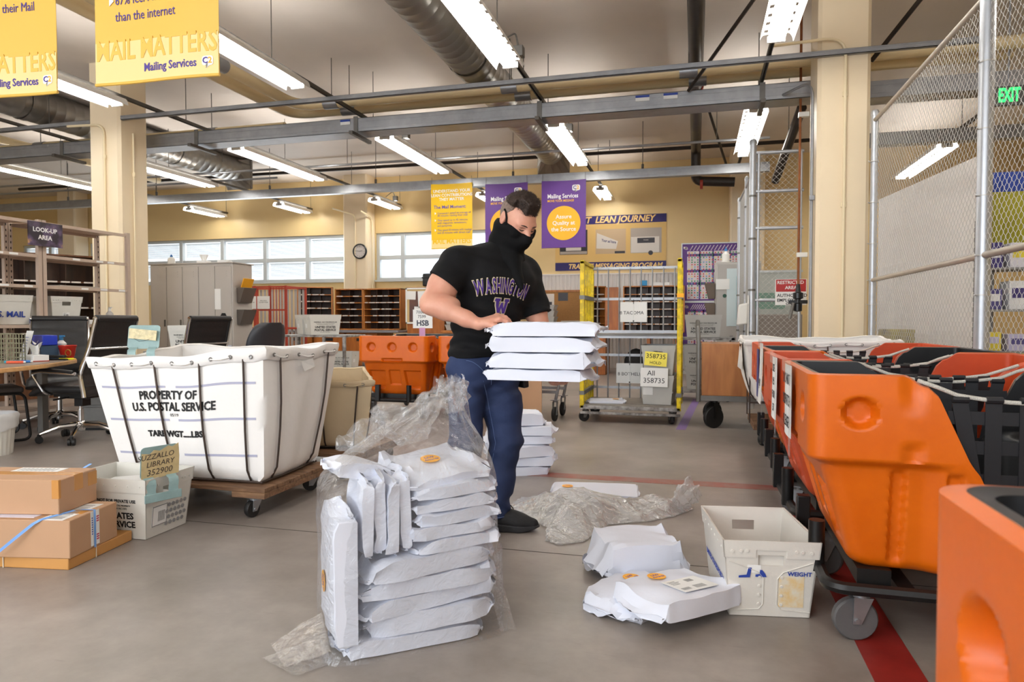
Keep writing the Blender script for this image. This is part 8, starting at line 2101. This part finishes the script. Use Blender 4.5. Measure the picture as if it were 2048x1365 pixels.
arched('WASHINGTON', 0.096, 0.40, 0.0070, 0.003, M['husky_gold'], 0.014, shirt, 'lettering_outline', 0.36); arched('WASHINGTON', 0.096, 0.40, 0.0022, 0.006, M['husky_purple'], 0.014, shirt, 'lettering', 0.36)
def w_print(grow, off, m, name):
    s = 0.047; pts = [(-1.0, 0.85), (-0.28, 0.85), (-0.28, 0.52), (-0.40, 0.52), (-0.28, -0.25), (-0.06, 0.42), (0.14, 0.42), (0.34, -0.25), (0.44, 0.52), (0.30, 0.52), (0.30, 0.85), (1.0, 0.85), (1.0, 0.52), (0.84, 0.52), (0.56, -0.85), (0.20, -0.85), (0.03, -0.22), (-0.16, -0.85), (-0.52, -0.85), (-0.82, 0.52), (-1.0, 0.52)]
    pts = [Vector((x * s * 0.8, y * s * 0.86 - 0.078, 0)) for x, y in pts]; n = len(pts); out = []
    for i in range(n):
        a, b, c = pts[i - 1], pts[i], pts[(i + 1) % n]; d1 = (b - a).normalized(); d2 = (c - b).normalized(); n1 = Vector((-d1.y, d1.x, 0)); n2 = Vector((-d2.y, d2.x, 0)); q = (n1 + n2); q = q.normalized() / max(0.4, q.normalized().dot(n1)); out.append(b + q * grow)
    b = bmesh.new(); b.faces.new([b.verts.new(p) for p in out]); bmesh.ops.triangulate(b, faces=b.faces)
    for _ in range(3): bmesh.ops.subdivide_edges(b, edges=[e for e in b.edges if e.calc_length() > 0.008], cuts=1)
    b.verts.ensure_lookup_table(); b.verts.index_update(); g = G(); g.add(project([v.co for v in b.verts], off), [tuple(v.index for v in f.verts) for f in b.faces]); b.free(); g.build(name, m, shirt, smooth=180)
w_print(0.0042, 0.003, M['husky_gold'], 'letter_outline'); w_print(0.0, 0.006, M['husky_purple'], 'letter')
# ---- face covering: tube over nose and neck, pointed end on the chest
bib = SDF().ell(hp_(0, 0.01, -0.05), (0.081, 0.100, 0.095), HX, 0.02).cone(hp_(0, 0.098, -0.015), hp_(0, 0.114, -0.045), 0.019, 0.026, 0.03).ell(hp_(0, 0.055, -0.095), (0.047, 0.05, 0.042), HX, 0.03)
bib.cone(neckb + V3(0.0, 0.01, 0.0), hp_(0, -0.035, -0.06), 0.088, 0.078, 0.04).ell(neckb + FACE * 0.045 + V3(0.0, 0, -0.005), (0.098, 0.075, 0.065), AX, 0.04)
bib.cone(neckb + FACE * 0.092 + V3(0, 0, -0.03), V3(-0.035, 0.01, 1.20) + FACE * 0.146, 0.055, 0.012, 0.02)
def bib_fn(P):
    d = np.minimum(bib(P), np.where(np.abs((P - hc) @ HL) < 0.069, head_fn(P) - 0.007, 9)) + folds(P, [((0.4, -0.3, 1.6), 46, 0.5, 0.0022), ((1.0, 0.5, 0.7), 38, 2.2, 0.0018)])
    L = (P - hc) @ HL; Fq = (P - hc) @ HF; U = (P - hc) @ HU
    top = U - (-0.024 + 0.022 * np.clip((np.abs(L) - 0.03) / 0.05, 0, 1) - 0.020 * np.clip((-Fq - 0.02) / 0.06, 0, 1))   # upper edge, nose bridge to ear
    d = np.maximum(d, top)
    return np.maximum(d, -(torso(P) - 0.004) * np.where(P[:, 2] < 1.30, 1, 0) - 1.0 * (P[:, 2] >= 1.30))
M['black_knit'] = mat('black_knit', srgb(16, 16, 17), 0.85, bump=(180, 0.15, 0.002), spec=0.2)
skin('face_covering', bib_fn, (-0.22, -0.32, 1.15), (0.20, 0.16, 1.58), 0.0040, M['black_knit'], man)
for s in (-1, 1):
    G().tube([tuple(hp_(s * 0.077, 0.022, -0.022)), tuple(hp_(s * 0.081, 0.012, 0.012)), tuple(hp_(s * 0.083, -0.006, 0.034)), tuple(hp_(s * 0.083, -0.022, 0.040))], 0.0045, 6).build('ear_loop', M['black_knit'], man)
# ---- hair: clipped sides, longer brushed-forward top
M['hair'] = mat('brown_hair', srgb(84, 66, 56), 0.55, noise=(70, 0.5, 0.5), col2=srgb(40, 31, 27)); M['hair_side'] = mat('clipped_grey_brown_hair', srgb(150, 128, 116), 0.7, noise=(150, 0.45, 0.4), col2=srgb(92, 76, 68))
cap = SDF().ell(hp_(0, -0.012, 0.028), (0.0765, 0.0985, 0.0925), HX)
def hair_fn(P):
    L = (P - hc) @ HL; Fq = (P - hc) @ HF; U = (P - hc) @ HU
    th = 0.0040 + 0.020 * np.clip((U - 0.055) / 0.045, 0, 1) * np.clip((Fq + 0.075) / 0.06, 0, 1) * (1 + 0.35 * np.clip(Fq / 0.07, 0, 1))
    d = cap(P) - th + 0.002 * np.sin(P @ V3(190, 60, 40) + 3 * np.sin(P @ V3(20, 70, 50))) * (U > 0.05)
    line = Fq - (0.078 - 0.055 * np.clip((np.abs(L) - 0.03) / 0.03, 0, 1)) + np.maximum(0, 0.058 - U) * np.where(np.abs(L) > 0.045, 0.9, 2.0) * np.where(U > 0.0, 1, 0.75)
    d = np.maximum(d, line * 0.7)
    d = np.maximum(d, -(U + 0.045 - 0.25 * np.clip(Fq + 0.02, 0, 0.2)))
    return d
hair = skin('hair', hair_fn, tuple(hc - 0.17), tuple(hc + 0.17), 0.0030, [M['hair'], M['hair_side']], man, relax=1)
mi = []
for p in hair.data.polygons:
    c = np.array(p.center) - hc; mi.append(0 if (c @ HU > 0.074 or (c @ HU > 0.060 and c @ HF > 0.03)) else 1)
hair.data.polygons.foreach_set('material_index', mi)
rnd = random.Random(17); g = G(); hm = hair.data; pool = [[p for p, q in zip(hm.polygons, mi) if q == k] for k in (0, 1)]
for k, cnt, lo_, hi_ in ((0, 5200, 0.008, 0.016), (1, 1500, 0.003, 0.005)):
    for _ in range(cnt):
        p = rnd.choice(pool[k]); nrm = np.array(p.normal); b = np.array(p.center) - nrm * 0.002
        dirn = unit(nrm * rnd.uniform(0.35, 0.8) + HF * rnd.uniform(0.2, 0.8) * (1 if k == 0 else -0.8) + HU * rnd.uniform(-0.2, 0.3) + np.array([rnd.uniform(-0.35, 0.35) for _ in range(3)])) * rnd.uniform(lo_, hi_)
        w = unit(np.cross(dirn, [rnd.uniform(-1, 1) for _ in range(3)])) * 0.0011; w2 = unit(np.cross(dirn, w)) * 0.0011
        g.mi = k; g.add([tuple(b - w), tuple(b + w * 0.5 + w2), tuple(b + w * 0.5 - w2), tuple(b + dirn)], [(0, 1, 3), (1, 2, 3), (2, 0, 3)])
o = g.build('hair_strands', [M['hair'], M['hair_side']], hair, smooth=180); o['kind'] = 'stuff'
bb = BVHTree.FromPolygons([v.co.copy() for v in body.data.vertices], [tuple(p.vertices) for p in body.data.polygons])
def on_face(pts, out=0.0):
    r = []
    for l, u in pts:
        h = bb.ray_cast(Vector(hp_(l, 0.3, u)), Vector(-HF)); r.append(h[0] + Vector(HF) * out if h[0] is not None else Vector(hp_(l, 0.09, u)))
    return r
M['lid_line'] = mat('dark_lash_line', srgb(58, 38, 32), 0.6); M['eye_white'] = mat('eye_surface', srgb(120, 96, 84), 0.25)
for s in (-1, 1):   # eyebrows, lowered eyes
    G().tube(on_face([(s * (0.014 + 0.0065 * k), 0.0105 + 0.0028 * k - 0.00042 * k * k) for k in range(6)], 0.0004), [0.0018, 0.0032, 0.0034, 0.0030, 0.0022, 0.001], 6, sq=0.6).build('eyebrow', M['hair'], man)
    G().tube(on_face([(s * (0.018 + 0.005 * k), -0.0115 + 0.0006 * (k - 3) ** 2) for k in range(7)], 0.0002), [0.0005, 0.0013, 0.0017, 0.0018, 0.0017, 0.0013, 0.0005], 6).build('eyelashes', M['lid_line'], man)
    G().tube(on_face([(s * (0.020 + 0.005 * k), -0.0145 + 0.0007 * (k - 2.5) ** 2) for k in range(6)], -0.0006), [0.0005, 0.0018, 0.0022, 0.0022, 0.0018, 0.0005], 6).build('eye', M['eye_white'], man)
    G().tube(on_face([(s * (0.017 + 0.005 * k), -0.001 + 0.0012 * k - 0.0002 * k * k) for k in range(7)], -0.0004), 0.0008, 6).build('lid_crease', M['lid_line'], man)
# ---- jeans, belt pouch, shoes
jl = SDF().ell(pel + V3(0, 0, 0.03), (0.178, 0.124, 0.15), AX, 0.05)
jl.chain([hipR, knR, anR + V3(0, 0, -0.03)], [0.100, 0.076, 0.074], 0.04).chain([hipL, hipL * 0.5 + knL * 0.5, knL, knL * 0.45 + anL * 0.55, anL + V3(0.0, 0, -0.025)], [0.102, 0.096, 0.076, 0.074, 0.078], 0.04)
JF = [((0.5, 0.9, 1.7), 30, 0.2, 0.0032), ((-0.8, 0.3, 1.9), 43, 2.0, 0.003), ((1.1, 0.2, 2.6), 25, 5.0, 0.0026)]
def jean_fn(P):
    knee = 0.35 * np.exp(-((P[:, 2] - 0.43) / 0.07) ** 2) + 1.2 * np.exp(-((P[:, 2] - 0.14) / 0.07) ** 2) + 0.9 * np.exp(-((P[:, 2] - 0.72) / 0.06) ** 2)
    d = jl(P) + folds(P, JF) * (0.35 + 1.1 * knee) + 0.004 * np.sin(P[:, 2] * 95 + 3 * P[:, 0] * 20) * np.exp(-((P[:, 2] - 0.13) / 0.05) ** 2)
    d = np.maximum(d, P[:, 2] - 0.935)
    return np.maximum(d, 0.066 - P[:, 2] + 0.05 * (P[:, 0] + 0.1) * 0)
def denim():
    m = mat('blue_denim', srgb(46, 62, 102), 0.8, noise=(4, 0.35, 0.7), col2=srgb(25, 36, 66), bump=(300, 0.25, 0.002))
    return m
M['denim'] = denim(); jeans = skin('jeans', jean_fn, (-0.40, -0.22, 0.05), (0.12, 0.28, 0.96), 0.0046, M['denim'], man)
M['seam'] = mat('pale_denim_seam', srgb(84, 102, 142), 0.8)
jb = BVHTree.FromPolygons([v.co.copy() for v in jeans.data.vertices], [tuple(p.vertices) for p in jeans.data.polygons])
def on_jeans(pts, dirn, r, name, m):
    out = []
    for p in pts:
        h = jb.ray_cast(Vector(p) - Vector(dirn) * 0.4, Vector(dirn))
        if h[0] is not None and (not out or (h[0] - out[-1]).length < 0.09): out.append(h[0] - Vector(dirn) * 0.0008)
    if len(out) > 2: G().tube(out, r, 6).build(name, m, jeans)
on_jeans([tuple(hipL * (1 - q) + knL * q + V3(-0.072 + 0.022 * q, 0, 0)) for q in [k / 14 for k in range(1, 15)]] + [tuple(knL * (1 - q) + anL * q + V3(-0.050 + 0.0 * q, 0, 0)) for q in [k / 12 for k in range(1, 13)]], (0, 1, 0), 0.0016, 'inseam', M['seam'])
on_jeans([(-0.22 + 0.011 * k, 0, 0.855 - 0.0009 * k * k) for k in range(9)], (0, 1, 0), 0.0016, 'pocket_seam', M['seam'])
on_jeans([(-0.10, 0, 0.83 - 0.012 * k) for k in range(9)], (0, 1, 0), 0.0018, 'fly_seam', M['seam'])
cuff = []
for a in [2 * PI * k / 40 for k in range(41)]:
    dirn = Vector((math.cos(a), math.sin(a), 0)); h = jb.ray_cast(Vector(anL) + Vector((0, 0, -0.018)) + dirn * 0.2, -dirn)
    if h[0] is not None: cuff.append(h[0] + dirn * 0.001)
if len(cuff) > 10: G().tube(cuff, 0.0018, 6).build('cuff_seam', M['seam'], jeans)
b = tag(G().box((0, 0, 0), (0.035, 0.075, 0.14)).build('phone_pouch', M['black_plastic'], None, bevel=0.008), 'black phone pouch on the left hip of the man', 'pouch')
b.parent = man; b.location = (0.048, 0.10, 0.775); b.rotation_euler = (0, R(-6), R(33))
for k in ('label', 'category'): del b[k]
def shoe(an, dirn, name):
    d = unit(dirn); s = np.cross(UP, d); A = (d, s, UP); h0 = V3(an[0], an[1], 0) - d * 0.055
    f = SDF(); at = lambda x, z, y=0.0: h0 + d * x + s * y + UP * z
    f.chain([at(0.02, 0.055), at(0.10, 0.052), at(0.19, 0.040), at(0.255, 0.034)], [0.042, 0.044, 0.042, 0.030], 0.03).cone(at(0.045, 0.06), at(0.045, 0.105), 0.044, 0.040, 0.03).cone(at(0.06, 0.09), at(0.15, 0.06), 0.038, 0.036, 0.03)
    def up(P): return np.maximum(f(P), 0.026 - P[:, 2])
    u = skin(name, up, tuple(h0 - V3(0.36, 0.36, 0.01)), tuple(h0 + V3(0.36, 0.36, 0.16)), 0.0038, M['shoe_knit'], man)
    def so(P):
        q = P.copy(); q[:, 2] = 0.04; e = np.minimum(f(q), 1) - 0.007
        X = (P - h0) @ d; topz = 0.046 - 0.014 * np.clip(X / 0.22, 0, 1) + 0.01 * np.clip(-X / 0.04, 0, 1); low = 0.001 + 0.02 * np.clip((X - 0.19) / 0.09, 0, 1) ** 2
        return np.maximum(np.maximum(e, P[:, 2] - topz), low - P[:, 2])
    skin('shoe_sole', so, tuple(h0 - V3(0.36, 0.36, 0.01)), tuple(h0 + V3(0.36, 0.36, 0.08)), 0.0038, M['shoe_sole'], u)
    for k in range(5):
        x = 0.10 + 0.022 * k; z = 0.098 - 0.011 * k
        G().tube([tuple(at(x, z - 0.006, -0.026)), tuple(at(x + 0.006, z + 0.003, -0.01)), tuple(at(x + 0.006, z + 0.003, 0.01)), tuple(at(x, z - 0.006, 0.026))], 0.0026, 6).build('shoelace', M['black_knit'], u)
    G().tube([tuple(at(0.10, 0.10)), tuple(at(0.115, 0.118, -0.02)), tuple(at(0.135, 0.112, -0.035)), tuple(at(0.12, 0.098, -0.02)), tuple(at(0.10, 0.10)), tuple(at(0.11, 0.118, 0.02)), tuple(at(0.14, 0.115, 0.03)), tuple(at(0.155, 0.095, 0.025))], 0.0024, 6).build('shoelace', M['black_knit'], u)
M['shoe_knit'] = mat('black_shoe_knit', srgb(26, 26, 28), 0.75, bump=(140, 0.3, 0.003)); M['shoe_sole'] = mat('black_shoe_sole', srgb(38, 38, 41), 0.6, bump=(60, 0.2, 0.004))
shoe(anL, (0.985, -0.17, 0), 'shoe'); shoe(anR, (0.75, -0.66, 0), 'shoe')
# ---- the parcels he holds
MW = lambda x, y, z: (man.matrix_basis if False else Matrix.Translation(man.location) @ Matrix.Rotation(MAN_A, 4, 'Z')) @ Vector((x, y, z))
z = 0.792; nm = ['lowest', 'second from the bottom', 'third from the bottom', 'topmost']
for k, (w, d, h, dx, dy, a, sd, st) in enumerate(((0.40, 0.30, 0.050, -0.005, 0.01, -17, 71, None), (0.41, 0.31, 0.066, 0.015, -0.005, -20, 72, None), (0.42, 0.31, 0.064, 0.015, 0.0, -12, 73, None), (0.43, 0.30, 0.060, 0.015, 0.0, -8, 74, None))):
    p = parcel(nm[k] + ' of the white parcels held by the man', MW(0.135 + dx, -0.365 + dy, z), MAN_A + R(a), w, d, h, sd, 0.055, 0.006, 'parcels held by the man'); z += h + 0.003
import OpenImageIO as oiio, numpy as np, sys
b=oiio.ImageBuf(sys.argv[1] if len(sys.argv)>1 else '/workdir/render_main.png'); a=b.get_pixels()[:,:,:3]*255
for x,y in [(1390,407),(1690,407),(1250,67),(450,1157),(1260,887),(1690,907),(1070,697),(490,867)]:
    print((x,y),a[y//2-3:y//2+4,x//2-4:x//2+5].mean((0,1)).round())
